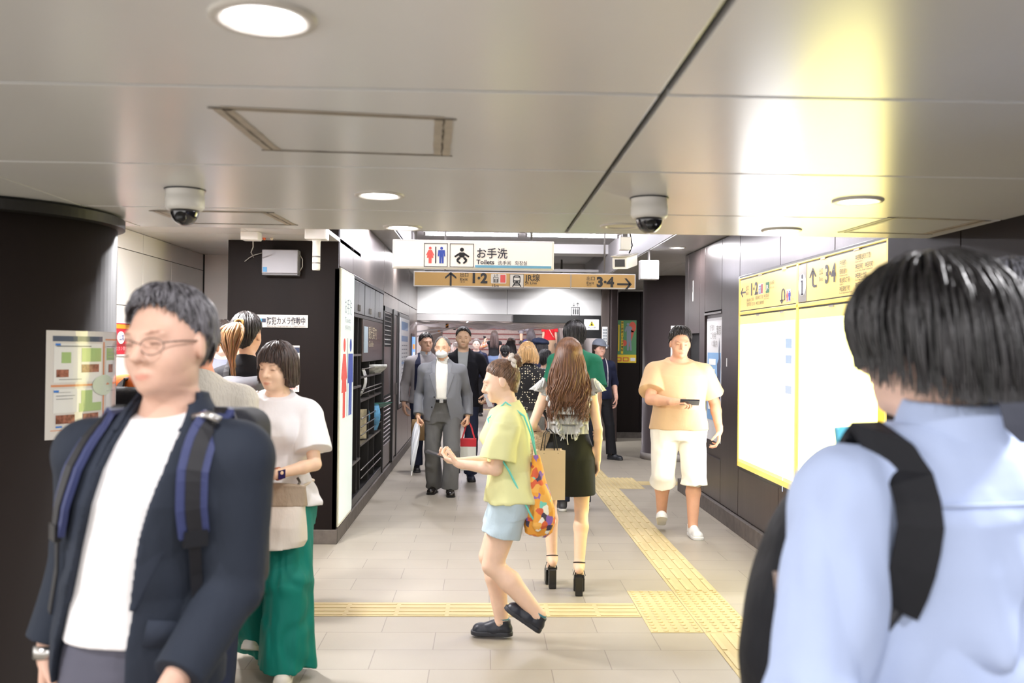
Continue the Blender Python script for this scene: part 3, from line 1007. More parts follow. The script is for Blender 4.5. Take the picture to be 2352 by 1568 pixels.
hp = obj('header_panel', MB().box((-1.47, 9.1, 1.43), (XL - .008, Y1 - .03, 1.85)), m_metald, t, .004)
obj('header_sign', MB().box((XL - .009, 9.2, 1.52), (XL - .004, 9.5, 1.78)), mat('header_pale', (170, 190, 204), .4), t)
bd = Board((XL - .008, 9.55, 1.7), (0, 1, 0), (1, 0, 0), t)
bd.text([('観光案内', 0, .03, .1, .7), ('Guide', .02, .12, .06, .4)], 0, 0, 0, mat('header_ink', (200, 186, 160), .5))
cols = [(222, 226, 232), (76, 128, 176), (186, 176, 150), (92, 150, 190), (70, 140, 132), (206, 208, 206), (120, 150, 186)]
names = ['white curling leaflet hanging off the rack rail', 'blue brochure in the upper row of the rack', 'sepia photo brochure in the middle of the rack', 'sky blue brochure beside the rack edge', 'teal leaflet leaning out of the rack', 'white leaflet lying on the top rail', 'pale blue brochure low in the rack']
spec = [(9.45, 1.07, .30, .2, .03), (10.6, 1.07, .24, .18, 0), (9.5, .64, .30, .34, .0), (10.3, .66, .3, .2, .01), (10.45, .9, .12, .34, .14), (10.2, 1.29, .14, .3, .1), (10.55, .23, .3, .22, 0)]
for i, (y, z, h, wd, out) in enumerate(spec):
    t = thing('brochure', names[i], 'brochure', (XL - (.05 if out else .12), y, z), 0 if i == 0 else -.75, 'brochures in the rack')
    vs = []
    n = 8
    for k in range(n + 1):
        f = k / n
        xx = -.03 + out * f + (.05 * math.sin(f * 3) if out else 0)
        for s in (-1, 1):
            vs.append((xx, s * wd / 2, h * f - (out * f * f * .4)))
    vs += [(x - .006, yy, zz) for x, yy, zz in vs]
    m_ = 2 * (n + 1)
    fs = []
    for k in range(n):
        fs += [(2 * k, 2 * k + 1, 2 * k + 3, 2 * k + 2), (m_ + 2 * k + 2, m_ + 2 * k + 3, m_ + 2 * k + 1, m_ + 2 * k),
               (2 * k + 1, m_ + 2 * k + 1, m_ + 2 * k + 3, 2 * k + 3), (m_ + 2 * k, 2 * k, 2 * k + 2, m_ + 2 * k + 2)]
    fs += [(m_, m_ + 1, 1, 0), (2 * n, 2 * n + 1, m_ + 2 * n + 1, m_ + 2 * n)]
    obj('cover', MB().add(vs, fs), mat('brochure_%d' % i, cols[i], .4, var=.35, vscale=18), t)

# louvred steel door
d1 = struct('door_1', MB().box((-1.2, 10.93, .12), (XL + .004, 11.0, 2.06)).box((-1.2, 12.62, .12), (XL + .004, 12.7, 2.06)).box((-1.2, 10.93, 2.0), (XL + .004, 12.7, 2.06)), m_rack)
struct('door_leaf', MB().box((-1.195, 11.0, .14), (-1.178, 12.62, 2.0)), m_metal, d1)
b = MB()
for z in [1.62 + .055 * i for i in range(7)] + [.42 + .05 * i for i in range(12)]:
    b.obox((-1.178, 11.45, z), (0, .38, 0), (.008, 0, -.012), (.0012, 0, .0012))
struct('louver', b, m_rail, d1)
struct('louver_opening', MB().box((-1.179, 11.05, 1.58), (-1.176, 11.85, 1.98)).box((-1.179, 11.05, .4), (-1.176, 11.85, 1.0)), m_black, d1)
struct('door_post', MB().box((-1.2, 11.93, .12), (XL + .02, 12.05, 2.06)), m_rack, d1)
struct('door_handle', MB().box((-1.18, 12.5, .95), (-1.15, 12.53, 1.1)), m_rail, d1)

t = thing('notice_board', 'framed notice board with timetable sheets on the left metal wall', 'notice board')
obj('frame', MB().box((XL - .03, 12.76, .74), (XL + .015, 14.5, 2.05)), m_rack, t, .004)
obj('backing', MB().box((XL + .01, 12.83, .8), (XL + .018, 14.43, 1.99)), mat('board_pale', (206, 210, 212), .35), t)
bd = Board((XL + .0185, 12.83, 1.99), (0, 1, 0), (1, 0, 0), t)
bd.rects('blue_heading', [(.25, .05, 1.3, .17), (.25, .25, 1.3, .33), (.3, .62, 1.3, .65), (.3, .9, 1.3, .93)], mat('notice_blue', (92, 130, 172), .4))
bd.rects('text_line', [(.3 + .33 * c, .38 + .055 * r, .3 + .33 * c + .25, .395 + .055 * r) for r in range(13) for c in range(3)], mat('notice_ink', (126, 132, 140), .5))
t = thing('wall_screen', 'narrow lit blue and orange advert frame at the end of the left wall', 'screen')
obj('frame', MB().box((XL - .01, 15.0, .95), (XL + .012, 15.8, 1.8)), m_rack, t)
obj('lit_print', MB().box((XL + .008, 15.05, 1.0), (XL + .014, 15.75, 1.75)), mat('advert_blue', (96, 150, 214), .3, emit=.6), t)
bd = Board((XL + .0145, 15.05, 1.75), (0, 1, 0), (1, 0, 0), t)
bd.rects('orange_band', [(.1, .12, .6, .2), (.1, .5, .6, .6)], mat('poster_orange', ()))
bd.rects('white_band', [(.1, .25, .6, .4)], m_wht)
# ================================================================ yellow map light box on the right wall
XB = XR - .03
Ya, Yb = at(2043, 700, 'x', XB)[1], at(1697, 800, 'x', XB)[1]
Ym = at(1831, 860, 'x', XB)[1]
zT = at(1697, 640, 'x', XB)[2]
zM = at(1700, 722, 'x', XB)[2]
zB = at(1697, 1070, 'x', XB)[2]
m_yfr = mat('lightbox_yellow', (240, 216, 116), .4, emit=.3)
m_yhd = mat('header_yellow', (238, 214, 132), .3, emit=.36)
m_mapw = mat('map_white_lit', (248, 250, 255), .4, emit=4.5)
m_mapy = mat('map_yellow_lit', (255, 247, 160), .4, emit=5.5)
m_mapb = mat('map_border_lit', (250, 226, 130), .4, emit=.9)
t = thing('map_lightbox', 'large yellow framed backlit map board glowing white on the right wall', 'light box')
obj('casing', MB().box((XB + .002, Ya - .02, zB - .03), (XR + .02, Yb + .01, zT + .02)), mat('casing_black', (34, 30, 28), .4), t, .004)
obj('frame', MB().box((XB - .006, Ya, zB), (XB + .01, Yb, zB + .045)).box((XB - .006, Ya, zT - .012), (XB + .01, Yb, zT)).box((XB - .006, Ya, zB), (XB + .01, Ya + .035, zT)).box((XB - .006, Yb - .03, zB), (XB + .01, Yb, zT)).box((XB - .006, Ym - .02, zB), (XB + .01, Ym + .02, zT)).box((XB - .006, Ya, zM - .005), (XB + .01, Yb, zM + .022)), m_yfr, t, .003)
for yy, zz in ((Ym + .25, zT), (Ym + .85, zT), (Ya + .4, zT), (Ya + .95, zT), (Ym + .3, zM - .006), (Ym + .9, zM - .006), (Ya + .8, zM - .006)):
    obj('hinge_clip', MB().box((XB - .009, yy, zz - .024), (XB, yy + .08, zz - .012)), m_silv, t)
obj('header_panel', MB().box((XB - .002, Ym + .02, zM + .03), (XB + .004, Yb - .03, zT - .022)), m_yhd, t)
obj('header_panel', MB().box((XB - .002, Ya + .035, zM + .03), (XB + .004, Ym - .02, zT - .022)), m_yhd, t)
obj('map_border', MB().box((XB - .001, Ym + .02, zB + .045), (XB + .004, Yb - .03, zM - .018)).box((XB - .001, Ya + .035, zB + .045), (XB + .004, Ym - .02, zM - .018)), m_mapb, t)
obj('lit_map', MB().box((XB - .003, Ym + .06, zB + .07), (XB + .004, Yb - .05, zM - .09)), m_mapw, t, label='white lit area map')
obj('lit_map', MB().box((XB - .003, Ya + .14, zB + .075), (XB + .004, Ym - .05, zM - .09)), m_mapy, t, label='pale yellow lit area map')
obj('side_print', MB().box((XB - .0032, Ya + .05, zB + .2), (XB + .003, Ya + .13, 1.3)), mat('map_side_print', (246, 214, 70), .4, emit=.8), t)
# left header: u runs towards the camera
hb = Board((XB - .0025, Yb - .03, zT - .022), (0, -1, 0), (-1, 0, 0), t)
HH = .41
VS = (zT - zM - .052) / HH
hb.vs = VS
hx = lambda px: Yb - .03 - at(px, 660, 'x', XB)[1]
m_hink = mat('header_print', (84, 80, 84), .5)
m_fink = mat('header_fine_print', (128, 116, 84), .5)
hb.poly('arrow', arrow(hx(1708), .17, .075, 180), m_hink)
hb.text([('1·2', hx(1724), .225, .15, hx(1742) - hx(1724))], 0, 0, 0, m_hink, bold=.03, name='exit_number')
hb.text([('出口', hx(1714.5), .15, .05, .08), ('Exit', hx(1714.5), .21, .04, .08), ('鍛冶町1丁目', hx(1717), .3, .032, hx(1732) - hx(1717)), ('Kajicho 1', hx(1717), .325, .016, hx(1728) - hx(1717)), ('鍛冶町2丁目', hx(1737), .29, .032, hx(1754) - hx(1737)), ('神田須田町', hx(1756), .285, .032, hx(1768) - hx(1756)), ('Kanda-Sudacho', hx(1756), .31, .016, hx(1768) - hx(1756)), ('岩本町1丁目', hx(1717), .36, .032, hx(1735) - hx(1717)), ('神田北乗物町', hx(1738), .36, .032, hx(1757) - hx(1738)), ('JR線', hx(1770), .14, .035, .1), ('JR Line', hx(1770), .19, .022, .1), ('15m', hx(1820), .37, .02, .05)], 0, 0, 0, m_fink)
hb.rects('lift_plate', [(hx(1743), .105, hx(1754), .235)], m_wht, 1)
hb.rects('red_plate', [(hx(1750), .115, hx(1754) - .012, .225)], mat('plate_red', ()), 2)
hb.poly('lift_pictogram', R4(outline(hx(1744) + .005, .165, hx(1749), .225, .006)) + arrow(hx(1745) + .01, .14, .014, 90) + arrow(hx(1747) + .012, .14, .014, -90), m_blue, 2)
hb.rects('green_plate', [(hx(1760), .105, hx(1768), .235)], mat('plate_green', (64, 128, 92), .5), 1)
hb.text([('JR', hx(1760) + .012, .19, .05, hx(1768) - hx(1760) - .024)], 0, 0, 0, m_wht, name='rail_lettering', bold=.03)
ua, ub = hx(1797), hx(1803.5)
hb.poly('turn_arrow', [[(ub + .012, .36), (ub + .012, .28)] + [((ua + ub) / 2 + (ub - ua + .024) / 2 * math.cos(a), .28 - .06 * math.sin(a)) for a in [PI * i / 12 for i in range(13)]] + [(ua - .012, .36), (ua + .012, .36), (ua + .012, .28)] + [((ua + ub) / 2 - (ub - ua - .024) / 2 * math.cos(a), .28 - .04 * math.sin(a)) for a in [PI * i / 12 for i in range(13)]] + [(ub - .012, .36)], [(ua - .045, .35), (ua, .40), (ua + .045, .35)]], m_hink)
hb.rects('toilet_plate', [(hx(1807), .24, hx(1818), .385)], m_silv, 1)
hb.poly('woman_pictogram', dress(hx(1810), .26, .11), m_red, 2)
hb.poly('man_pictogram', suit(hx(1815), .26, .11), m_blue, 2)
# right header
hb2 = Board((XB - .0025, Ym - .02, zT - .022), (0, -1, 0), (-1, 0, 0), t)
hb2.vs = VS
hy = lambda px: Ym - .02 - at(px, 640, 'x', XB)[1]
hb2.rects('grey_plate', [(0, 0, hy(1854), HH)], m_grey, 1)
hb2.poly('information_disc', [circ(hy(1854) / 2, HH * .55, hy(1854) * .46, 40, ry=hy(1854) * .46 / VS)], m_wht, 2)
ui = hy(1854) / 2
hb2.poly('information_letter', [circ(ui, HH * .55 - .058 / VS, .017, 18, ry=.017 / VS), [(ui - .024, HH * .55 - .032 / VS), (ui - .024, HH * .55 - .02 / VS), (ui - .012, HH * .55 - .02 / VS), (ui - .012, HH * .55 + .058 / VS), (ui - .026, HH * .55 + .058 / VS), (ui - .026, HH * .55 + .07 / VS), (ui + .026, HH * .55 + .07 / VS), (ui + .026, HH * .55 + .058 / VS), (ui + .012, HH * .55 + .058 / VS), (ui + .012, HH * .55 - .032 / VS)]], m_ink, 3)
ua = hy(1868)
hb2.poly('turn_arrow', [[(ua - .014, .1), (ua - .014, .22), (ua - .006, .255), (ua + .02, .275), (ua + .075, .275), (ua + .075, .25), (ua + .03, .25), (ua + .014, .235), (ua + .014, .1)], [(ua, .06), (ua - .07, .165), (ua - .045, .165), (ua, .1), (ua + .045, .165), (ua + .07, .165)]], m_hink)
hb2.text([('3·4', hy(1896), .25, .175, hy(1921) - hy(1896))], 0, 0, 0, m_hink, bold=.03, name='exit_number')
hb2.text([('出口', hy(1883), .15, .05, .07), ('Exit', hy(1883), .22, .04, .07)] + [(s, hy(a), .105 + .085 * i, .038, hy(b) - hy(a)) for i, (s, a, b) in enumerate((('中央通り', 1930, 1945), ('昭和通り', 1930, 1946), ('鍛冶町2丁目', 1930, 1953), ('神田東松下町', 1930, 1954)))] + [(s, hy(a), .13 + .085 * i, .014, hy(b) - hy(a)) for i, (s, a, b) in enumerate((('Chuo-dori Ave.', 1930, 1944), ('Showa-dori Ave.', 1930, 1948), ('Kajicho 2', 1930, 1939), ('Kanda-Higashimatsushitacho', 1930, 1960)))] + [(s, hy(a), .09 + .085 * i, .038, hy(b) - hy(a)) for i, (s, a, b) in enumerate((('神田鍛冶町3丁目', 1966, 2000), ('神田多町　神田司町', 1966, 2007), ('神田美土代町', 1966, 1992), ('神田駅北口交番', 1966, 2006)))] + [(s, hy(a), .115 + .085 * i, .014, hy(b) - hy(a)) for i, (s, a, b) in enumerate((('Kanda-Kajicho 3', 1966, 1984), ('Kanda-Tacho, Kanda-Tsukasamachi', 1966, 2006), ('Kanda-Mitoshirocho', 1966, 1990), ('Kanda Sta. North Exit Police Box', 1966, 2006)))], 0, 0, 0, m_fink, bold=.01)
# prints on the white map
mb_ = Board((XB - .0035, Yb - .05, zM - .09), (0, -1, 0), (-1, 0, 0), t)
mx_ = lambda px: Yb - .05 - at(px, 800, 'x', XB)[1]
m_mpb = mat('map_photo_lit', (140, 160, 214), .4, emit=.75)
mb_.rects('photo', [(mx_(1806), .13, mx_(1820), .2), (mx_(1806), .25, mx_(1820), .31), (mx_(1806), .47, mx_(1820), .53)], m_mpb, 1)
mb_.rects('blue_rule', [(mx_(1705), .145, mx_(1792), .152), (mx_(1801), .0, mx_(1802), 1.25)], mat('map_rule_lit', (206, 220, 255), .4, emit=.9), 1)

# rest of the right wall: poster in a recess, small notices
yp0, yp1 = yr[4] + .03, yr[3] - .03
t = thing('wall_poster', 'blue and white poster in a recess of the right wall beside the map board', 'poster')
bd = Board((XR + .018, yp1, 1.9), (0, -1, 0), (-1, 0, 0), t)
W_ = yp1 - yp0
bd.rect('sheet', 0, 0, W_, 1.2, mat('poster_sheet', (224, 224, 226), .3), 0)
bd.rects('blue_print', [(.04, .34, W_ - .06, 1.0)], mat('poster_sky', (132, 176, 220), .35), 1)
bd.rects('white_box', [(.08, .5, W_ * .55, .76), (.08, .8, W_ * .4, .9), (W_ * .5, .8, W_ - .1, .92), (.1, .4, W_ * .6, .46)], m_wht, 2)
bd.poly('tower_figure', [[(W_ * .82, .2), (W_ * .79, .32), (W_ * .8, .4), (W_ * .7, .45), (W_ * .72, .6), (W_ * .7, .78), (W_ * .9, .78), (W_ * .88, .6), (W_ * .9, .42), (W_ * .84, .36)]], mat('poster_navy', (62, 70, 96), .4), 3)
bd.rects('red_band', [(W_ * .45, .92, W_ - .1, .96)], mat('plate_red', ()), 3)
bd.text([('地下鉄の', .12, .12, .05, W_ * .3), ('ご利用', .15, .2, .05, W_ * .35), ('案内', W_ * .45, .28, .05, W_ * .25), ('ください', .2, .27, .04, W_ * .2), ('東京', W_ * .62, .16, .07, W_ * .3)], 0, 0, 0, m_grey, 3)
bd.text([('ご案内', .1, .64, .06, W_ * .35), ('時刻', W_ * .55, .87, .05, W_ * .25)], 0, 0, 0, m_grey, 3)
obj('top_rail', MB().box((XR - .006, yp0 - .03, 1.935), (XR + .012, yp1 + .03, 1.955)), m_rail, t)
t = thing('peeled_sticker', 'ragged white strip of peeled paper on the metal panel above the beige shirted man', 'sticker')
p0 = at(1592, 668, 'x', XR - .001)
b = MB()
b.obox(p0 + Vector((-.001, 0, 0)), (.0006, 0, 0), (0, .012, 0), (0, 0, .11))
b.obox(p0 + Vector((-.001, .008, -.06)), (.0007, 0, 0), (0, .014, 0), (0, 0, .05))
obj('paper', b, mat('sign_paper', ()), t)
t = thing('marker_strip', 'short white vertical strip on the dark metal panel beside the map board', 'sticker')
obj('strip', MB().obox(at(1669, 832, 'x', XR - .001), (.001, 0, 0), (0, .014, 0), (0, 0, .038)), m_wht, t)
# notice on the round right pillar area
t, bd, k, q = pixboard('pillar_notice', 'white sheet of small print behind the beige shirted man', 'poster', 1541, 748, 1580, 822, 12.6, .003, mface=mat('sign_paper', ()), inset=.0)
bd.rects('text_line', [(.03, .09 + .03 * i, .19, .1 + .03 * i) for i in range(10)], mat('notice_ink', ()))
bd.rect('blue_mark', *q(1553, 752), *q(1563, 757), m_blue)

# green poster on the far dark wall
t, bd, k, q = pixboard('green_poster', 'green and yellow poster of a man in a grey suit on the far dark wall', 'poster', 1413, 735, 1461, 830, 16.73, .006, mface=mat('poster_green', (82, 140, 92), .4), inset=.0)
bd.rect('yellow_band', *q(1413, 812), *q(1461, 830), mat('poster_yellow', (240, 206, 50), .45), 1)
bd.poly('red_shape', [circ(*q(1452, 750), 8 * k, 20, ry=12 * k), [q(1447, 755), q(1441, 790), q(1446, 794), q(1456, 760)], circ(*q(1434, 786), 5.5 * k, 18, ry=7 * k)], mat('poster_red2', (206, 84, 62), .4), 1)
bd.poly('suited_figure', [circ(*q(1442, 744), 3.2 * k, 16), [q(1438, 748), q(1434, 758), q(1436, 762), q(1439, 757), q(1439, 772), q(1440, 803), q(1444, 803), q(1445, 780), q(1447, 803), q(1451, 803), q(1449, 775), q(1449, 757), q(1452, 752), q(1447, 748)]], mat('poster_suit', (128, 140, 152), .45), 2)
bd.poly('suited_figure', [circ(*q(1415.5, 750), 2.6 * k, 14), [q(1413.2, 754), q(1413.2, 806), q(1416, 806), q(1418, 780), q(1418.5, 758)]], mat('poster_dark', (48, 44, 52), .45), 2)
bd.poly('title_band', [[q(1426.5, 737), q(1426.5, 810), q(1431.5, 810), q(1431.5, 737)], [q(1420, 745), q(1420, 804), q(1423, 804), q(1423, 745)]], mat('poster_yellow', ()), 3)
I = []
for i, ch in enumerate('特殊詐欺人口日本電話'):
    u, v = q(1426.8, 743.5 + i * 6.7)
    I.append((ch, u, v, 4.2 * k, 4.6 * k))
bd.text(I, 0, 0, 0, m_blk, 4, bold=.02)
bd.rects('red_telephone', [(*q(1415, 818), *q(1428, 827)), (*q(1431, 818), *q(1444, 827))], mat('poster_red2', ()), 2)
bd.rects('pale_panel', [(*q(1417, 820), *q(1426, 825)), (*q(1433, 820), *q(1442, 825))], mat('poster_yellow', ()), 3)
bd.rects('white_label', [(*q(1448, 819), *q(1459, 826))], m_wht, 2)

# portal notices
t, bd, k, q = pixboard('clearance_sign', 'white sign with yellow warning triangle under the portal beam', 'sign', 1342, 733, 1376, 758, 16.24, .01, mface=m_wht, inset=.006)
bd.poly('warning_triangle', [[q(1359, 736.5), q(1352, 748), q(1366, 748)]], mat('poster_yellow', ()), 1)
bd.poly('warning_mark', [[q(1359, 739.5), q(1356.2, 747), q(1361.8, 747)], circ(*q(1359, 739.8), 1.4 * k, 10)], m_blk, 2)
u, v = q(1350, 753)
bd.text([('頭上注意', u, v, 3 * k, 18 * k)], 0, 0, 0, m_ink)
obj('bracket', MB().box((-.2, .004, -.14), (.2, .03, -.01)).box((-.24, .02, -.14), (.24, .3, .23)), m_bpl, t)
t, bd, k, q = pixboard('column_notice', 'tall white paper notice on the metal portal column', 'poster', 1383, 750, 1395, 800, 16.185, .003, mface=m_wht, inset=0)
bd.rects('text_line', [(.014 + .025 * i, .04 + .05 * j, .03 + .025 * i, .075 + .05 * j) for i in range(3) for j in range(6)], mat('notice_ink', ()))
t = thing('lift_symbol', 'black lift pictogram with up and down arrows on the white beam', 'sign')
A = at(1312, 695, 'y', 16.3)
k = 16.3 / FPX
bd = Board((A.x, 16.297, A.z), (1, 0, 0), (0, -1, 0), t)
bd.poly('lift_pictogram', R4(outline(0, 10 * k, 20 * k, 30 * k, .012)) + R4([((4 + 5 * i) * k, 15 * k, (7 + 5 * i) * k, 27 * k) for i in range(3)]) + [circ((5.5 + 5 * i) * k, 13.5 * k, 1.2 * k, 10) for i in range(3)] + arrow(6 * k, 4 * k, 4.5 * k, -90) + arrow(15 * k, 4 * k, 4.5 * k, 90), m_blk, 1)

# stair hall: plastic sheeting, hose with hazard tape, handrail, escalator
m_sheet = mat('plastic_sheet', (206, 200, 204), .2, spec=.8, bmp=.6, bscale=7, bdist=.05)
b = MB()
nx, ny = 40, 12
for j in range(ny + 1):
    for i in range(nx + 1):
        x = -1.5 + 3.9 * i / nx
        y = 17.2 + 2.6 * j / ny
        z = 2.06 - .10 * math.sin(PI * i / nx) * math.sin(PI * j / ny) + .025 * math.sin(i * .9 + j * .7) - .02 * math.sin(j * 1.4) + .03 * (i / nx)
        b.v.append((x, y, z))
for j in range(ny):
    for i in range(nx):
        a = j * (nx + 1) + i
        b.f.append((a, a + 1, a + nx + 2, a + nx + 1))
o = obj('plastic_sheet', b, m_sheet, smooth=True)
so = o.modifiers.new('thick', 'SOLIDIFY')
so.thickness = .004
tag(o, 'crumpled plastic sheet slung under the stair hall ceiling', 'sheet')
o = obj('drain_hose', MB().tube([at(px, py, 'y', 16.9 + .3 * i) for i, (px, py) in enumerate(((957, 762), (985, 758), (1010, 756), (1035, 754), (1055, 752), (1068, 746), (1074, 739), (1075, 733)))], .014, 10), mat('hose_white', (226, 222, 226), .35), smooth=True)
tag(o, 'pale hose curving under the plastic sheet', 'hose')
o = obj('drain_hose', MB().tube([Vector((-1.74, 16.8, at(957, 772, 'y', 16.9).z))] + [at(px, py, 'y', 16.9 + .3 * i) for i, (px, py) in enumerate(((957, 772), (985, 768), (1008, 763), (1025, 757), (1045, 751)))], .012, 10), mat('hose_white', ()), smooth=True)
tag(o, 'lower thin pale hose leading to the wall lights', 'hose')
m_org = mat('hazard_orange', (240, 150, 40), .5)
p = at(1027, 744, 'y', 17.9)
t = thing('hazard_tag', 'orange and black striped hazard tag hanging from the hose', 'tag', p)
obj('strip', MB().box((-.027, -.004, -.085), (.027, .004, .085)), m_org, t)
bd = Board((-.027, -.0045, .085), (1, 0, 0), (0, -1, 0), t)
bd.poly('black_stripe', [[(0, .03 + .055 * i), (0, .055 + .055 * i), (.054, .025 + .055 * i), (.054, .0 + .055 * i)] for i in range(3)], m_blk, 1)
for px, py, lb, mm in ((1044, 754.5, 'black tape wrapped round the hose', m_blk), (1009, 762, 'orange tape wrapped round the lower hose', m_org)):
    p = at(px, py, 'y', 18.0)
    tag(obj('hose_tape', MB().lathe([(.024, -.025), (.026, 0), (.024, .025)], p, 14, Matrix.Rotation(PI / 2, 3, 'Y')), mm, smooth=True), lb, 'tape')
t = thing('stair_handrail', 'polished steel handrail rising beside the stairs', 'handrail')
obj('rail', MB().tube([(1.98, YS - .6, .85), (1.98, YS, .9), (1.98, YS + 4.9, 3.4)], .03, 14), m_rail, t, smooth=True)
obj('rail', MB().tube([(2.12, YS - .6, .85), (2.12, YS, .9), (2.12, YS + 4.9, 3.4)], .03, 14), m_rail, t, smooth=True)
for i in range(5):
    obj('post', MB().tube([(2.05, YS + 1.1 * i, .0), (2.05, YS + 1.1 * i, .9 + .56 * i)], .02, 10), m_rail, t, smooth=True)
t = thing('escalator', 'pale sided escalator rising at the right of the stairs', 'escalator')
obj('balustrade', MB().obox((2.3, YS + 1.5, 1.2), (.06, 0, 0), (0, 2.6, 1.3), (0, -.1, .5)), mat('escalator_pale', (206, 196, 196), .35), t, .01)
obj('handrail', MB().tube([(2.3, YS - 1.1, .42), (2.3, YS - .9, .62), (2.3, YS + 4.2, 3.2)], .05, 12), m_bpl, t, smooth=True)
obj('steps', MB().obox((2.6, YS + 1.5, .8), (.25, 0, 0), (0, 2.6, 1.3), (0, -.1, .1)), m_rail, t)
# ================================================================ people: signed distance bodies and clothes, meshed by surface nets
A_ = lambda *a: np.array(a, dtype=np.float64)


def vnoise(P, seed=0):
    P = np.asarray(P, dtype=np.float32)
    i = np.floor(P).astype(np.int64)
    f = P - i
    f = f * f * (3 - 2 * f)
    r = 0

    def h(x, y, z):
        n = (x * 374761393 + y * 668265263 + z * 2147483647 + seed * 974711) & 0xffffffff
        n = ((n ^ (n >> 13)) * 1274126177) & 0xffffffff
        return ((n ^ (n >> 16)) & 0xffff) / 32767.5 - 1
    x, y, z = i[..., 0], i[..., 1], i[..., 2]
    for a in (0, 1):
        for b in (0, 1):
            for c in (0, 1):
                wgt = (f[..., 0] if a else 1 - f[..., 0]) * (f[..., 1] if b else 1 - f[..., 1]) * (f[..., 2] if c else 1 - f[..., 2])
                r = r + wgt * h(x + a, y + b, z + c)
    return r


class Field:
    def __init__(s, lo, hi, h):
        s.lo, s.h = np.array(lo, float), h
        s.n = np.maximum(np.ceil((np.array(hi, float) - s.lo) / h).astype(int) + 1, 3)
        s.D = np.full(s.n, .2, np.float32)

    def sl(s, lo, hi, pad):
        a = np.clip(np.floor((np.array(lo) - pad - s.lo) / s.h).astype(int), 0, s.n)
        b = np.clip(np.ceil((np.array(hi) + pad - s.lo) / s.h).astype(int) + 1, 0, s.n)
        return a, b

    def pts(s, a, b):
        g = [s.lo[k] + s.h * np.arange(a[k], b[k]) for k in range(3)]
        return np.stack(np.meshgrid(*g, indexing='ij'), -1).astype(np.float32)

    def add(s, prim, k=.012):
        lo, hi, f = prim
        a, b = s.sl(lo, hi, k + 2.5 * s.h)
        if (b <= a).any():
            return s
        v = s.D[a[0]:b[0], a[1]:b[1], a[2]:b[2]]
        d = f(s.pts(a, b))
        if k > 0:
            q = np.maximum(k - np.abs(v - d), 0) / k
            v[...] = np.minimum(v, d) - q * q * k * .25
        else:
            v[...] = np.minimum(v, d)
        return s

    def cut(s, prim, k=0):
        lo, hi, f = prim
        a, b = s.sl(lo, hi, k + 2.5 * s.h)
        if (b <= a).any():
            return s
        v = s.D[a[0]:b[0], a[1]:b[1], a[2]:b[2]]
        d = -f(s.pts(a, b))
        if k > 0:
            q = np.maximum(k - np.abs(v - d), 0) / k
            v[...] = np.maximum(v, d) + q * q * k * .25
        else:
            v[...] = np.maximum(v, d)
        return s

    def allpts(s):
        return s.pts((0, 0, 0), s.n)

    def keep(s, f):
        s.D = np.maximum(s.D, f(s.allpts()).astype(np.float32))
        return s

    def wrinkle(s, amp, freq, seed=0, mod=None, ridge=False):
        m = np.abs(s.D) < .04
        idx = np.argwhere(m)
        if len(idx) == 0:
            return s
        P = s.lo + idx * s.h
        w = vnoise(P * np.array(freq) + 3.1 * vnoise(P * 5.0, seed + 9)[:, None] * .35, seed)
        if ridge:
            w = 1.2 - 3.2 * np.abs(w) ** .8
        if mod is not None:
            w = w * mod(P)
        s.D[m] += (1.4 * amp * w).astype(np.float32)
        return s

    def mesh(s):
        D = s.D
        D[0], D[-1], D[:, 0], D[:, -1], D[:, :, 0], D[:, :, -1] = [np.maximum(x, 1e-4) for x in (D[0], D[-1], D[:, 0], D[:, -1], D[:, :, 0], D[:, :, -1])]
        S = D < 0
        c = np.zeros(np.array(D.shape) - 1, np.int8)
        for i in (0, 1):
            for j in (0, 1):
                for k in (0, 1):
                    c += S[i:D.shape[0] - 1 + i, j:D.shape[1] - 1 + j, k:D.shape[2] - 1 + k]
        act = (c > 0) & (c < 8)
        idx = np.argwhere(act)
        n = len(idx)
        if n == 0:
            return np.zeros((0, 3)), np.zeros((0, 4), int)
        vid = np.full(act.shape, -1, np.int64)
        vid[tuple(idx.T)] = np.arange(n)
        acc = np.zeros((n, 3))
        cnt = np.zeros(n)
        corners = [(i, j, k) for i in (0, 1) for j in (0, 1) for k in (0, 1)]
        val = {q: D[idx[:, 0] + q[0], idx[:, 1] + q[1], idx[:, 2] + q[2]] for q in corners}
        for q in corners:
            for ax in range(3):
                if q[ax] == 0:
                    p = list(q)
                    p[ax] = 1
                    v0, v1 = val[q], val[tuple(p)]
                    m = (v0 < 0) != (v1 < 0)
                    t = np.where(m, v0 / np.where(m, v0 - v1, 1), 0)
                    e = np.zeros((n, 3))
                    e[:] = q
                    e[:, ax] = t
                    acc[m] += e[m]
                    cnt[m] += 1
        V = s.lo + (idx + acc / cnt[:, None]) * s.h
        F = []
        for ax in range(3):
            u, w = [(1, 2), (2, 0), (0, 1)][ax]
            sa = [slice(1, -1)] * 3
            sb = [slice(1, -1)] * 3
            sa[ax] = slice(0, -1)
            sb[ax] = slice(1, None)
            A, B = S[tuple(sa)], S[tuple(sb)]
            for flip, M in ((0, A & ~B), (1, ~A & B)):
                e = np.argwhere(M)
                off = np.ones(3, int)
                off[ax] = 0
                e = e + off
                if len(e) == 0:
                    continue
                du, dw = np.zeros(3, int), np.zeros(3, int)
                du[u], dw[w] = 1, 1
                q = [e - du - dw, e - dw, e, e - du]
                q = [vid[tuple(x.T)] for x in q]
                if flip:
                    q = q[::-1]
                F.append(np.stack(q, 1))
        return V, np.concatenate(F)


def bbox(*pr):
    P = np.array([p for p, _ in pr])
    r = np.array([[q] * 3 if np.isscalar(q) else q for _, q in pr])
    return (P - r).min(0), (P + r).max(0)


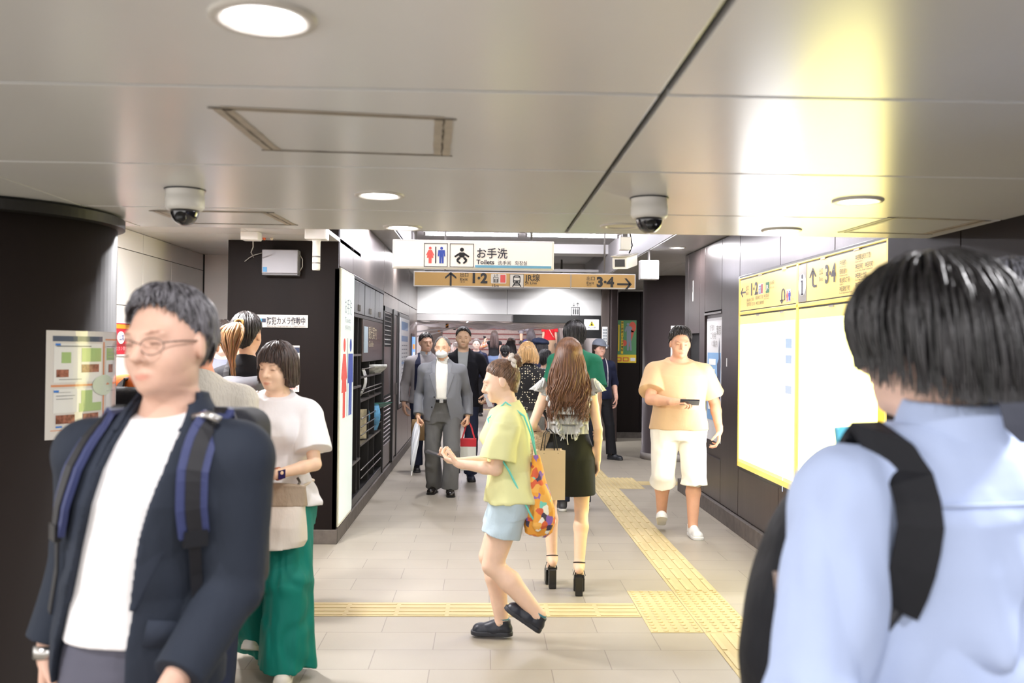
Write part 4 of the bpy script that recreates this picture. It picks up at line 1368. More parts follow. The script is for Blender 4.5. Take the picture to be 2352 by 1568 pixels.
def cone(a, b, ra, rb, flat=False):
    a, b = np.array(a, float), np.array(b, float)
    ba = b - a
    L2 = max((ba * ba).sum(), 1e-9)
    L = math.sqrt(L2)
    lo, hi = bbox((a, ra), (b, rb))

    def f(P):
        pa = P - a
        t0 = (pa @ ba) / L2
        t = np.clip(t0, 0, 1)
        if flat:
            d = np.linalg.norm(pa - t0[..., None] * ba, axis=-1) - (ra + t * (rb - ra))
            return np.maximum(d, np.maximum(-t0, t0 - 1) * L)
        return np.linalg.norm(pa - t[..., None] * ba, axis=-1) - (ra + t * (rb - ra))
    return lo, hi, f


def ell(c, r, R=None):
    c, r = np.array(c, float), np.array(r if not np.isscalar(r) else [r] * 3, float)
    m = r.max() if R is not None else r
    lo, hi = c - m, c + m

    def f(P):
        q = (P - c)
        if R is not None:
            q = q @ R
        k0 = np.linalg.norm(q / r, axis=-1)
        k1 = np.linalg.norm(q / (r * r), axis=-1)
        return k0 * (k0 - 1) / np.maximum(k1, 1e-6)
    return lo, hi, f


def rbox(c, h, r, R=None):
    c, h = np.array(c, float), np.array(h, float)
    m = np.linalg.norm(h) if R is not None else h

    def f(P):
        q = P - c
        if R is not None:
            q = q @ R
        q = np.abs(q) - (h - r)
        return np.linalg.norm(np.maximum(q, 0), axis=-1) + np.minimum(q.max(-1), 0) - r
    return c - m, c + m, f


def loft(st, warp=None, cap=True, pad=.25, p=2.0):
    """st rows: z, rx, ry, cx, cy"""
    st = np.array([list(r) + [0] * (5 - len(r)) for r in st], float)
    z, rx, ry, ox, oy = st.T
    lo = A_((ox - rx).min(), (oy - ry).min(), z[0]) - (pad if warp else 0)
    hi = A_((ox + rx).max(), (oy + ry).max(), z[-1]) + (pad if warp else 0)
    lo[2], hi[2] = z[0], z[-1]

    def f(P):
        if warp:
            P = warp.inv(P)
        Z = P[..., 2]
        a, b = np.interp(Z, z, rx), np.interp(Z, z, ry)
        x, y = np.abs(P[..., 0] - np.interp(Z, z, ox)), np.abs(P[..., 1] - np.interp(Z, z, oy))
        if p == 2:
            k0 = np.sqrt((x / a) ** 2 + (y / b) ** 2)
            k1 = np.sqrt((x / a ** 2) ** 2 + (y / b ** 2) ** 2)
            d = k0 * (k0 - 1) / np.maximum(k1, 1e-4)
        else:
            k0 = ((x / a) ** p + (y / b) ** p) ** (1 / p)
            d = (k0 - 1) * np.minimum(a, b)
        if cap:
            d = np.maximum(d, np.maximum(z[0] - Z, Z - z[-1]))
        return d
    return lo, hi, f


class Warp:
    def __init__(s, pitch=0, roll=0, twist=0, z0=.95):
        s.p, s.r, s.t, s.z0 = math.tan(math.radians(pitch)), math.tan(math.radians(roll)), math.radians(twist), z0

    def _a(s, z):
        k = np.clip((z - s.z0) / .42, 0, 1)
        return s.t * k * k * (3 - 2 * k)

    def inv(s, P):
        z = P[..., 2]
        dz = np.maximum(z - s.z0, 0)
        x, y = P[..., 0] - s.r * dz, P[..., 1] + s.p * dz
        a = -s._a(z)
        return np.stack([x * np.cos(a) - y * np.sin(a), x * np.sin(a) + y * np.cos(a), z], -1)

    def fwd(s, p):
        p = np.array(p, float)
        z = p[2]
        a = float(s._a(z))
        x, y = p[0] * math.cos(a) - p[1] * math.sin(a), p[0] * math.sin(a) + p[1] * math.cos(a)
        dz = max(z - s.z0, 0)
        return A_(x + s.r * dz, y - s.p * dz, z)


def rotm(yaw=0, pitch=0, roll=0):
    m = Matrix.Rotation(math.radians(yaw), 3, 'Z') @ Matrix.Rotation(math.radians(pitch), 3, 'X') @ Matrix.Rotation(math.radians(roll), 3, 'Y')
    return np.array(m)


def ik(a, b, l1, l2, pole):
    a, b, pole = np.array(a, float), np.array(b, float), np.array(pole, float)
    d = b - a
    L = np.linalg.norm(d)
    if L > (l1 + l2) * .999:
        d = d / L * (l1 + l2) * .999
        L = (l1 + l2) * .999
        b = a + d
    u = d / L
    n = pole - u * (pole @ u)
    n /= np.linalg.norm(n) + 1e-9
    x = (l1 * l1 - l2 * l2 + L * L) / (2 * L)
    return a + u * x + n * math.sqrt(max(l1 * l1 - x * x, 0)), b


TORSO = {
    'm': [(.74, .145, .09, .012), (.80, .163, .105, .012), (.88, .172, .115, .012), (.95, .163, .110, .004), (1.05, .152, .106, 0), (1.15, .157, .113, -.003), (1.25, .168, .119, -.002), (1.32, .168, .112, .004), (1.37, .142, .096, .011), (1.415, .098, .076, .018), (1.475, .058, .058, .015)],
    'f': [(.74, .15, .095, .014), (.80, .168, .108, .014), (.88, .176, .117, .014), (.95, .160, .107, .005), (1.05, .132, .094, 0), (1.14, .136, .098, -.004), (1.24, .148, .114, -.010), (1.31, .150, .103, .0), (1.365, .124, .086, .009), (1.41, .086, .070, .015), (1.475, .052, .053, .012)],
}


class Person:
    def __init__(s, label, x, y, H, rz=0, sex='m', wd=1, dp=1, lw=1, aw=1, lean=(0, 0), twist=0, head=(0, 0, 0), hs=1.0,
                 skin=(224, 184, 160), h=.006, arms=None, legs=None, floor=0, belly=0, group=None, shw=1, hip=0):
        s.sc = H / 1.70
        s.h = h
        s.sex = sex
        s.wd, s.dp, s.lw, s.aw = wd, dp, lw, aw
        s.W = Warp(lean[0], lean[1], twist)
        s.root = thing('person', label, 'person', (x, y, floor), math.radians(rz), group)
        s.M = Matrix.Translation((x, y, floor)) @ Matrix.Rotation(math.radians(rz), 4, 'Z') @ Matrix.Scale(s.sc, 4)
        s.Mi = s.M.inverted()
        s.skin = mat('skin_%d_%d_%d' % skin, skin, .5, spec=.35, var=.03, vscale=30)
        s.seed = int(abs(x * 731 + y * 397) * 10) % 1000
        f = sex == 'f'
        s.st = [(z, rx * wd * (1 + (shw - 1) * np.clip((z - 1.1) / .25, 0, 1)), ry * dp + belly * math.exp(-((z - 1.06) / .13) ** 2), 0, cy - belly * .8 * math.exp(-((z - 1.06) / .13) ** 2)) for z, rx, ry, cy in TORSO[sex]]
        sx = (.157 if f else .178) * (wd * .5 + .5) * shw
        g = .88 if f else 1.0
        s.ra = [.05 * g * aw + .004, .046 * g * aw, .037 * g * aw, .037 * g * aw, .0255 * g * (aw * .5 + .5)]
        s.rl = [.084 * lw, .078 * lw, .052 * lw, .050 * lw, .053 * lw, .036 * (lw * .6 + .4)]
        arms = arms or {}
        legs = legs or {}
        s.sh, s.el, s.wr, s.hand = {}, {}, {}, {}
        s.hipj, s.kn, s.an, s.foot = {}, {}, {}, {}
        for k, sg in (('L', 1), ('R', -1)):
            a = dict(w=(sg * (sx + .045), -.03, .835), pole=(sg * .14, 1, 0), f=(0, -.12, -1), n=(-sg, .25, 0), curl=.5, hand=True)
            a.update(arms.get(k, {}))
            s.sh[k] = s.W.fwd((sg * sx, .01, 1.338))
            w_ = np.array(a['w'], float)
            s.el[k], s.wr[k] = ik(s.sh[k], w_, .285 if not f else .275, .25 if not f else .238, a['pole'])
            s.hand[k] = a
            q = dict(a=(sg * .095, .01, .085), pole=(sg * .12, -1, 0), yaw=sg * 8, pitch=0)
            q.update(legs.get(k, {}))
            s.hipj[k] = A_(sg * (.088 * wd + hip), .012, .90)
            s.kn[k], s.an[k] = ik(s.hipj[k], q['a'], .43, .405, q['pole'])
            s.foot[k] = q
        s.piv = s.W.fwd((0, .008, 1.50))
        s.neck0 = s.W.fwd((0, .02, 1.42))
        s.hs = hs
        s.R = rotm(*head) * 1.0
        s.toh = lambda P: ((P - s.piv) @ s.R) / s.hs + A_(0, .008, 1.50)      # into head coordinates
        s.frh = lambda P: ((np.asarray(P) - A_(0, .008, 1.50)) * s.hs) @ s.R.T + s.piv

    # -- helpers
    def hp(s, prim):
        """a head primitive, given in head coordinates"""
        lo, hi, f = prim
        C = s.frh((np.array(lo) + hi) / 2)
        r = np.linalg.norm(np.array(hi) - lo) / 2 * s.hs + .005
        return C - r, C + r, lambda P: f(s.toh(P)) * s.hs

    def world(s, p):
        return s.M @ Vector([float(q) for q in p])

    def local(s, p):
        q = s.Mi @ Vector(p)
        return A_(*q)

    def finish(s, name, F, m, parent=None, colfn=None, label=None, extra=None):
        if isinstance(F, Field):
            V, Q = F.mesh()
        else:
            V, Q = F
        if extra:
            for V2, Q2 in extra:
                Q = np.concatenate([Q, Q2 + len(V)])
                V = np.concatenate([V, V2])
        return s.mk(name, V, Q, m, parent, colfn, label)

    def mk(s, name, V, Q, m, parent=None, colfn=None, label=None):
        me = bpy.data.meshes.new(name)
        V = np.asarray(V, float)
        n, q = len(V), len(Q)
        me.vertices.add(n)
        me.vertices.foreach_set('co', (V * s.sc).astype(np.float32).ravel())
        me.loops.add(q * 4)
        me.loops.foreach_set('vertex_index', np.asarray(Q).astype(np.int32).ravel())
        me.polygons.add(q)
        me.polygons.foreach_set('loop_start', (np.arange(q) * 4).astype(np.int32))
        me.polygons.foreach_set('loop_total', np.full(q, 4, np.int32))
        me.update(calc_edges=True)
        me.validate()
        me.shade_smooth()
        if colfn is not None:
            c = colfn(V)
            at_ = me.color_attributes.new('Col', 'FLOAT_COLOR', 'POINT')
            at_.data.foreach_set('color', np.concatenate([c, np.ones((n, 1))], 1).astype(np.float32).ravel())
        return link(name, me, m, parent or s.root, label=label)

    def mb(s, name, b, m, parent=None, smooth=True, label=None):
        """a mesh built in the person's own 1.70 m coordinates"""
        b.v = [tuple(q * s.sc for q in p) for p in b.v]
        return obj(name, b, m, parent or s.root, smooth=smooth, label=label)

    def field(s, lo, hi, h=None):
        return Field(lo, hi, h or s.h)

    # -- the body
    def handprims(s, k):
        a = s.hand[k]
        sg = 1 if k == 'L' else -1
        f = np.array(a['f'], float)
        f /= np.linalg.norm(f)
        n = np.array(a['n'], float)
        n -= f * (n @ f)
        n /= np.linalg.norm(n)
        t = np.cross(n, f) * sg          # towards the thumb
        if 't' in a and np.dot(t, a['t']) < 0:
            t = -t
        w = s.wr[k]
        g = (.90 if s.sex == 'f' else 1.0)
        P = []
        kn = [(.031, .088), (.0105, .093), (-.010, .089), (-.029, .080)]
        ln = [(.043, .026, .021), (.048, .030, .022), (.045, .028, .021), (.035, .021, .018)]
        P.append(cone(w - f * .03, w + f * .02, s.ra[4] * .98, .024 * g))
        for i, (u, v) in enumerate(kn):
            P.append(cone(w + (t * u * .55 + f * .015) * g, w + (t * u + f * v) * g, .0145 * g, .0105 * g))
        curl = a['curl']
        for i, ((u, v), L) in enumerate(zip(kn, ln)):
            p = w + (t * u + f * v) * g
            c = curl[i] if isinstance(curl, (list, tuple)) else curl * (1 + .12 * i)
            ang = 0
            dd = f + t * (u * 3.2) * max(0, 1 - c)
            dd /= np.linalg.norm(dd)
            r = [.0098, .0088, .008, .0068]
            if i == 3:
                r = [x * .88 for x in r]
            for j in range(3):
                ang += c * (.75, 1.05, .7)[j]
                d = dd * math.cos(ang) + n * math.sin(ang)
                q = p + d * L[j] * g
                P.append(cone(p, q, r[j] * g, r[j + 1] * g))
                p = q
        th = a.get('thumb', .5)
        p = w + (t * .02 + f * .022 + n * .004) * g
        d = f * .62 + t * .72 + n * (.25 + .3 * th)
        for j, (L, r0, r1) in enumerate(((.040, .0145, .0115), (.032, .011, .0098), (.027, .0096, .0075))):
            d = d / np.linalg.norm(d)
            q = p + d * L * g
            P.append(cone(p, q, r0 * g, r1 * g))
            p = q
            d = d + f * .35 * th - t * .30 * th + n * .35 * th
        return P, w, f

    def headprims(s):
        H = s.hp
        P = [(H(ell((0, .012, 1.604), (.0745, .094, .096))), .0), (H(ell((0, -.028, 1.562), (.062, .064, .082))), .03), (H(ell((0, -.036, 1.516), (.048, .052, .040))), .03),
             (H(ell((0, -.078, 1.499), (.020, .017, .017))), .02), (H(ell((.034, -.052, 1.553), (.028, .032, .030))), .02), (H(ell((-.034, -.052, 1.553), (.028, .032, .030))), .02),
             (H(ell((0, -.076, 1.609), (.050, .020, .013))), .018)]
        for g in (1, -1):
            P.append(('cut', H(ell((g * .032, -.102, 1.587), (.019, .014, .0105)))))
            P.append((H(ell((g * .031, -.0765, 1.587), (.0145, .0135, .0125))), .004))
            P.append((H(cone((g * .012, -.093, 1.5545), (g * .013, -.092, 1.5545), .0085, .0085)), .006))
            P.append((H(ell((g * .0765, .010, 1.577), (.0085, .019, .031), rotm(g * 18, -8, 0))), .008))
        P += [(H(cone((0, -.089, 1.600), (0, -.112, 1.560), .0075, .012)), .012), (H(ell((0, -.0905, 1.5245), (.023, .010, .0055))), .006), (H(ell((0, -.090, 1.5135), (.019, .010, .0065))), .006)]
        return P

    def body(s, upto=None, bare_torso=False):
        h = s.h
        allp = [s.wr['L'], s.wr['R'], s.el['L'], s.el['R'], s.an['L'], s.an['R'], s.kn['L'], s.kn['R'], s.piv, s.sh['L'], s.sh['R']]
        lo, hi = np.min(allp, 0) - .13, np.max(allp, 0) + .13
        hi[2] = max(hi[2], s.piv[2] + .26 * s.hs)
        lo[2] = min(lo[2], -.02)
        for k in 'LR':
            if s.hand[k]['hand']:
                e = s.wr[k] + np.array(s.hand[k]['f'], float) / np.linalg.norm(s.hand[k]['f']) * .2
                lo, hi = np.minimum(lo, e - .05), np.maximum(hi, e + .05)
        F = s.field(lo, hi)
        thin = .985 if bare_torso else .93
        F.add(loft([(z, rx * thin, ry * thin, cx_, cy_) for z, rx, ry, cx_, cy_ in s.st if z > .87], s.W), 0)
        extra = []
        for k in 'LR':
            sh, el, wr = s.sh[k], s.el[k], s.wr[k]
            F.add(cone(s.W.fwd((0, .014, 1.39)), sh, .045, s.ra[0] * .97), .03)
            F.add(cone(sh, sh * .6 + el * .4, s.ra[0], s.ra[1]), .02)
            F.add(cone(sh * .6 + el * .4, el, s.ra[1], s.ra[2]), .01)
            m = el * .7 + wr * .3
            F.add(cone(el, m, s.ra[2], s.ra[3] * 1.03), .012)
            F.add(cone(m, wr, s.ra[3], s.ra[4]), .012)
            if s.hand[k]['hand']:
                P, w, f = s.handprims(k)
                if h <= .0045:
                    for i, p in enumerate(P):
                        F.add(p, .006 if i < 5 else .003)
                else:
                    G = Field(w - .22, w + .22, min(h, .0042))
                    G.lo = w - .22
                    pts = np.array([p[0] for p in P] + [p[1] for p in P])
                    G = Field(pts.min(0) - .012, pts.max(0) + .012, min(h, .0042))
                    for i, p in enumerate(P):
                        G.add(p, .008 if i < 5 else .003)
                    F.add(P[0], .01)
                    extra.append(G.mesh())
            hj, kn, an = s.hipj[k], s.kn[k], s.an[k]
            F.add(cone(hj, hj * .7 + kn * .3, s.rl[0], s.rl[1]), .03)
            F.add(cone(hj * .7 + kn * .3, kn, s.rl[1], s.rl[2]), .015)
            bk = A_(0, .016, 0)
            m = kn * .68 + an * .32 + bk
            F.add(cone(kn, m, s.rl[3] * .95, s.rl[4]), .02)
            F.add(cone(m, an, s.rl[4], s.rl[5]), .02)
            d = s.fdir(k)
            if s.foot[k].get('bare'):
                F.add(cone(an + d[2] * -.02, an + d[0] * .09 + d[2] * (-.045), .036, .028), .02)
                F.add(cone(an + d[0] * .09 + d[2] * -.045, an + d[0] * .15 + d[2] * -.055, .03, .02), .015)
                F.add(cone(an, an - d[0] * .035 + d[2] * -.045, .034, .030), .02)
            else:
                F.add(cone(an, an + d[0] * .03 + d[2] * -.03, s.rl[5], .034), .015)
        nt_ = s.frh((0, .012, 1.53))
        nr = .058 if s.sex == 'm' else .049
        F.add(cone(s.neck0, nt_, nr * s.wd ** .5, nr * .93 * s.hs), .025)
        for q in s.headprims():
            if q[0] == 'cut':
                F.cut(q[1], .006)
            else:
                F.add(*q)

        def col(V):
            Q = s.toh(V)
            c = np.ones((len(V), 3))
            near = (Q[:, 2] > 1.47) & (Q[:, 1] < .0)

            def blend(mask_d, rgb, soft):
                w_ = np.clip(-mask_d / soft, 0, 1) * near
                c[:] = c * (1 - w_[:, None]) + np.array(rgb) * w_[:, None]
            x, y, z = Q.T
            blend(((np.abs(x) / .024) ** 2 + ((z - 1.519) / .010) ** 2 + np.where(y < -.075, 0, 9)) - 1, (.86, .60, .58), .8)
            ax = np.abs(x) - .032
            blend((ax / .019) ** 2 + ((z - 1.611 - .18 * ax) / .0045) ** 2 + np.where(y < -.05, 0, 9) - 1, (.42, .34, .30), .8)
            blend((ax / .014) ** 2 + ((z - 1.5875) / .0050) ** 2 + np.where(y < -.05, 0, 9) - 1, (.30, .24, .22), .7)
            return c
        if 'Col' not in [nd.name for nd in s.skin.node_tree.nodes]:
            nt, N, L, B = nodes(s.skin)
            an_ = N.new('ShaderNodeAttribute')
            an_.name = 'Col'
            an_.attribute_name = 'Col'
            mxx = N.new('ShaderNodeMix')
            mxx.data_type = 'RGBA'
            mxx.blend_type = 'MULTIPLY'
            mxx.inputs[0].default_value = 1
            src = B.inputs['Base Color'].links[0].from_socket
            L.new(src, mxx.inputs[6])
            L.new(an_.outputs['Color'], mxx.inputs[7])
            L.new(mxx.outputs[2], B.inputs['Base Color'])
            B.inputs['Subsurface Weight'].default_value = .08
            B.inputs['Subsurface Radius'].default_value = (.02, .008, .004)
        s.bodyobj = s.finish('body', F, s.skin, colfn=col, extra=extra)
        return s.bodyobj

    def fdir(s, k):
        """foot frame: toe direction, side, up"""
        q = s.foot[k]
        R = np.array(Matrix.Rotation(math.radians(q['yaw']), 3, 'Z') @ Matrix.Rotation(math.radians(q['pitch']), 3, 'X'))
        return R @ A_(0, -1, 0), R @ A_(1, 0, 0), R @ A_(0, 0, 1)

    # -- clothes
    def top(s, ease=.014, hem=.86, sleeve=.45, flare=.0, sflare=.018, neck=1.452, puff=0, arms='LR', front=.35, hemease=None, h=None, extra_z=0):
        """the field of an upper garment; sleeve = fraction of the whole arm that is covered"""
        lo = np.min([s.sh['L'], s.sh['R'], s.el['L'], s.el['R'], s.wr['L'], s.wr['R'], s.W.fwd((-.25 * s.wd, -.25, 1)), (-.25 * s.wd, -.22, hem)], 0) - .08
        hi = np.max([s.sh['L'], s.sh['R'], s.el['L'], s.el['R'], s.wr['L'], s.wr['R'], s.W.fwd((.25 * s.wd, .2, 1.5)), (.25 * s.wd, .22, hem)], 0) + .08
        lo[2] = max(lo[2], min(hem, s.wr['L'][2] - .06, s.wr['R'][2] - .06)) - .02
        F = s.field(lo, hi, h)
        st = np.array(s.st)
        zz = [hem] + [z for z in st[:, 0] if z > hem + .01]
        rows = []
        for z in zz:
            r = [np.interp(z, st[:, 0], st[:, i]) for i in range(1, 5)]
            e = ease
            k_ = np.clip((1.12 - z) / .3, 0, 1)
            e2 = e + flare * k_
            if z > 1.43:
                e2 *= .5
            if z < .95:   # hang straight from the hips
                r[0] = max(r[0], np.interp(.93, st[:, 0], st[:, 1]))
            rows.append((z, r[0] + e2, r[1] + e2, r[2], r[3]))
        # cloth hangs: no deep waist
        F.add(loft(rows, s.W), 0)
        if s.sex == 'f':
            for g in (1, -1):
                c = s.W.fwd((g * .068 * s.wd, -.085 * s.dp, 1.255))
                F.add(ell(c, (.062, .055 + ease * .5, .062)), .05)
        for k in arms:
            sh, el, wr = s.sh[k], s.el[k], s.wr[k]
            e = ease + puff
            F.add(cone(s.W.fwd((0, .014, 1.383)), sh, .045 + e, s.ra[0] * .97 + e), .025)
            L1 = np.linalg.norm(el - sh)
            L2 = np.linalg.norm(wr - el)
            cov = sleeve * (L1 + L2)
            if cov <= 0:
                continue
            if cov <= L1:
                end = sh + (el - sh) * cov / L1
                F.add(cone(sh, end, s.ra[0] * .97 + e, s.ra[1] + e + sflare, True), .01)
            else:
                end = el + (wr - el) * (cov - L1) / L2
                F.add(cone(sh, el, s.ra[0] + e, s.ra[2] + e * 1.1), .02)
                F.add(cone(el, end, s.ra[2] + e * 1.1, s.ra[4] + e * .9 + sflare, True), .015)
                F.add(ell(el, s.ra[2] + e * 1.12), .01)
        W = s.W
        if neck:
            def nk(P):
                Q = W.inv(P)
                return np.where(np.abs(Q[..., 0]) < .13, Q[..., 2] - (neck + front * (Q[..., 1] - .01)), -1)
            F.keep(nk)
        return F

    def legsf(s, ease=.012, top=1.0, length=1.0, flare=0, knee=0, seat=0, h=None, straight=0):
        """the field of trousers or shorts; length 1 = to the ankle, measured down the leg"""
        P = [s.hipj['L'], s.hipj['R'], s.kn['L'], s.kn['R'], s.an['L'], s.an['R']]
        lo, hi = np.min(P, 0) - .16 - flare, np.max(P, 0) + .16 + flare
        hi[2] = top + .03
        lo[2] = min(s.an['L'][2], s.an['R'][2]) - .09
        F = s.field(lo, hi, h)
        st = np.array(s.st)
        zz = [.78] + [z for z in st[:, 0] if .79 < z < top - .005] + [top]
        F.add(loft([(z, np.interp(z, st[:, 0], st[:, 1]) + ease * (.3 if z > .93 else 1), np.interp(z, st[:, 0], st[:, 2]) + ease * (.3 if z > .93 else 1), 0, np.interp(z, st[:, 0], st[:, 4])) for z in zz]), 0)
        F.add(ell((0, .012, .80), (.06, .085, .07)), .03)
        for k in 'LR':
            hj, kn, an = s.hipj[k], s.kn[k], s.an[k]
            L1, L2 = np.linalg.norm(kn - hj), np.linalg.norm(an - kn)
            cov = length * (L1 + L2 + .03)
            e0, ek = ease, ease + knee
            if cov < L1:
                end = hj + (kn - hj) * cov / L1
                t = cov / L1
                F.add(cone(hj, end, s.rl[0] + e0, s.rl[1] * (1 - t) + s.rl[2] * t + e0 + flare, True), .03)
                F.add(ell(hj, s.rl[0] + e0), .03)
            else:
                F.add(cone(hj, kn, s.rl[0] + e0, straight or (s.rl[2] + ek)), .03)
                u = (an - kn) / L2
                end = kn + u * (cov - L1)
                if straight:
                    F.add(cone(kn, end, straight, straight + flare, True), .004)
                    continue
                F.add(cone(kn, end, s.rl[3] + ek, s.rl[5] + ease + flare, True), .015)
                F.add(ell(kn, s.rl[3] + ek), .015)
                m = kn * .65 + an * .35 + A_(0, .012, 0)
                F.add(cone(kn, m, s.rl[3] + ease * .7, s.rl[4] + ease * .8), .02)
        return F

    def shoe(s, k, rgb, sole=(40, 40, 42), kind='sneaker', h=.005, lace=None, big=1.0):
        an = s.an[k]
        X, Yv, Z = s.fdir(k)
        T = lambda p: an + X * p[0] + Yv * p[1] + Z * p[2]
        F = Field(an - .3, an + .3, h)
        pp = np.array([T(p) for p in ((-.09, -.07, -.1), (.24, .07, .07), (-.09, .07, -.1), (.24, -.07, .07), (-.09, .07, .07), (.24, .07, -.1))])
        F = Field(pp.min(0) - .03, pp.max(0) + .03, h)
        b = big
        F.add(cone(T((-.028, 0, -.045)), T((.05, 0, -.048)), .036 * b, .040 * b), .02)
        F.add(cone(T((.05, 0, -.048)), T((.145, .0, -.060)), .040 * b, .033 * b), .02)
        F.add(ell(T((.135, 0, -.062)), (.045 * b if 0 else .042 * b)), .02)
        F.add(cone(T((-.01, 0, -.04)), T((-.012, 0, .012 if kind == 'sneaker' else -.008)), .041, .043, True), .012)
        F.add(cone(T((.0, 0, -.005)), T((.085, 0, -.036)), .034, .028), .015)
        up = Z
        F.keep(lambda P: -.073 - (P - an) @ up)
        o = s.finish('shoe', F, mat('shoe_%d_%d_%d' % rgb, rgb, .4 if kind == 'sneaker' else .2, spec=.5))
        t_ = .026 if kind == 'sneaker' else .012
        G = Field(pp.min(0) - .03, pp.max(0) + .03, h)

        def sf(P):
            q = P - an
            x, y, z = q @ X, q @ Yv, q @ Z
            r = np.interp(x, [-.06, 0, .05, .13, .19], [.036, .038, .040, .047, .040]) * b
            tt = np.clip(x, -.03, .145 * (b * .5 + .5))
            d = np.sqrt((x - tt) ** 2 + y * y) - r
            return np.maximum(d, np.maximum(-.085 - z, z + .085 - t_))
        G.add((pp.min(0), pp.max(0), sf), 0)
        s.finish('sole', G, mat('sole_%d_%d_%d' % sole, sole, .5), parent=o)
        if lace:
            b_ = MB()
            for i in range(5):
                c = T((.035 + .017 * i, 0, .006 - .0078 * i - .004 * (i > 2)))
                b_.tube([c + Yv * -.024 + Z * -.012 - X * .004, c + Z * .002, c + Yv * .024 + Z * -.012 + X * .004], .0035, 6)
            s.mb('laces', b_, mat('lace_%d_%d_%d' % lace, lace, .6), parent=o)
        return o

    def shoes(s, rgb, sole=(40, 40, 42), kind='sneaker', lace=None, h=None, big=1.0):
        for k in 'LR':
            s.shoe(k, rgb, sole, kind, h or max(s.h * .85, .004), lace, big)

    # -- hair
    def hairmat(s, rgb, streak=.45, rough=.38, tip=None):
        nm = 'hair_%d_%d_%d_%s' % (*rgb, 't' if tip else '')
        if nm in _mats:
            return _mats[nm]
        m = bpy.data.materials.new(nm)
        nt, N, L, B = nodes(m)
        c = lin(rgb)
        v = coords(nt, (70, 70, 5))
        f = noise(nt, v, 1.6, 3)
        hi_ = tuple(min(1, x * (1 + streak) + .003) for x in (lin(tip) if tip else c))
        L.new(ramp(nt, f, [(.35, tuple(x * (1 - streak * .7) for x in c)), (.68, hi_)]), B.inputs['Base Color'])  # streaky hair tones, with strand sheen put into the colour
        bump(nt, f, .5, .004)
        B.inputs['Roughness'].default_value = rough
        B.inputs['Specular IOR Level'].default_value = .55
        _mats[nm] = m
        return m

    STY = {
        'short': ((0, 25, 45, 62, 80, 95, 115, 140, 180), (1.655, 1.650, 1.640, 1.625, 1.585, 1.572, 1.555, 1.52, 1.508)),
        'crop': ((0, 25, 45, 62, 80, 95, 115, 140, 180), (1.672, 1.668, 1.655, 1.635, 1.605, 1.592, 1.57, 1.545, 1.53)),
        'fringe': ((0, 25, 45, 62, 80, 95, 115, 140, 180), (1.628, 1.625, 1.615, 1.60, 1.575, 1.565, 1.545, 1.50, 1.485)),
        'mop': ((0, 25, 45, 62, 80, 95, 115, 140, 180), (1.60, 1.60, 1.595, 1.575, 1.555, 1.548, 1.53, 1.505, 1.495)),
        'bob': ((0, 25, 45, 60, 75, 95, 115, 140, 180), (1.632, 1.628, 1.60, 1.545, 1.505, 1.495, 1.487, 1.480, 1.476)),
        'pulled': ((0, 25, 45, 62, 80, 95, 115, 140, 180), (1.665, 1.66, 1.648, 1.632, 1.616, 1.600, 1.565, 1.518, 1.498)),
        'bald': ((0, 25, 45, 62, 80, 95, 115, 140, 180), (1.72, 1.70, 1.675, 1.64, 1.60, 1.585, 1.56, 1.53, 1.515)),
    }

    def zend(s, style, phi):
        a, z = s.STY[style]
        return np.interp(np.abs(np.degrees(phi)), a, z)

    def hairfield(s, style, t=.012, vol=0, puff=0, amp=.0035, h=None, taper=0, drop=.12, capup=0):
        h = h or s.h
        lo, hi = s.piv + A_(-.2, -.2, -drop), s.piv + A_(.2, .2, .30)
        F = Field(lo, hi, h)
        c = A_(0, .014, 1.607)
        straight = style in ('bob', 'mop', 'fringe')
        r = A_(.0755 + t * (1 if straight else .7), .0955 + t, .0965 + t * 1.1 + puff)
        st = s.STY[style]

        def f(P):
            Q = s.toh(P)
            q = (Q - c)
            up = q.copy()
            below = q[..., 2] < 0
            k0 = np.linalg.norm(up / r, axis=-1)
            k1 = np.maximum(np.linalg.norm(up / (r * r), axis=-1), 1e-4)
            d = k0 * (k0 - 1) / k1
            zt_ = np.clip(-q[..., 2] / .13, 0, 1)
            if straight:
                sc_ = 1 + vol * zt_ - taper * zt_ * zt_
            else:
                sc_ = 1 - .2 * zt_ - .3 * zt_ * zt_
            x, y = q[..., 0] / sc_, q[..., 1] / sc_
            e0 = np.sqrt((x / r[0]) ** 2 + (y / r[1]) ** 2)
            dc = (e0 - 1) * r[0]
            d = np.where(below, dc, d)
            phi = np.arctan2(Q[..., 0], -(Q[..., 1] - .0))
            ze = np.interp(np.abs(np.degrees(phi)), *st)
            jag = .006 * np.sin(phi * 23) + .004 * np.sin(phi * 41 + 1)
            th = np.sin(phi * 37 + 2 * np.sin(Q[..., 2] * 30)) * .6 + np.sin(phi * 61 + 9 * Q[..., 2]) * .4
            if not straight:
                d = d + t * .8 * (1 - np.clip((Q[..., 2] - ze) / .04, 0, 1))
            d = d + amp * th * np.clip((1.705 - Q[..., 2]) / .04, .15, 1)
            return np.maximum(d, (ze + capup + jag * (.3 if style == 'pulled' else 1) - Q[..., 2]) * .8)
        F.add((lo, hi, f), 0)
        return F

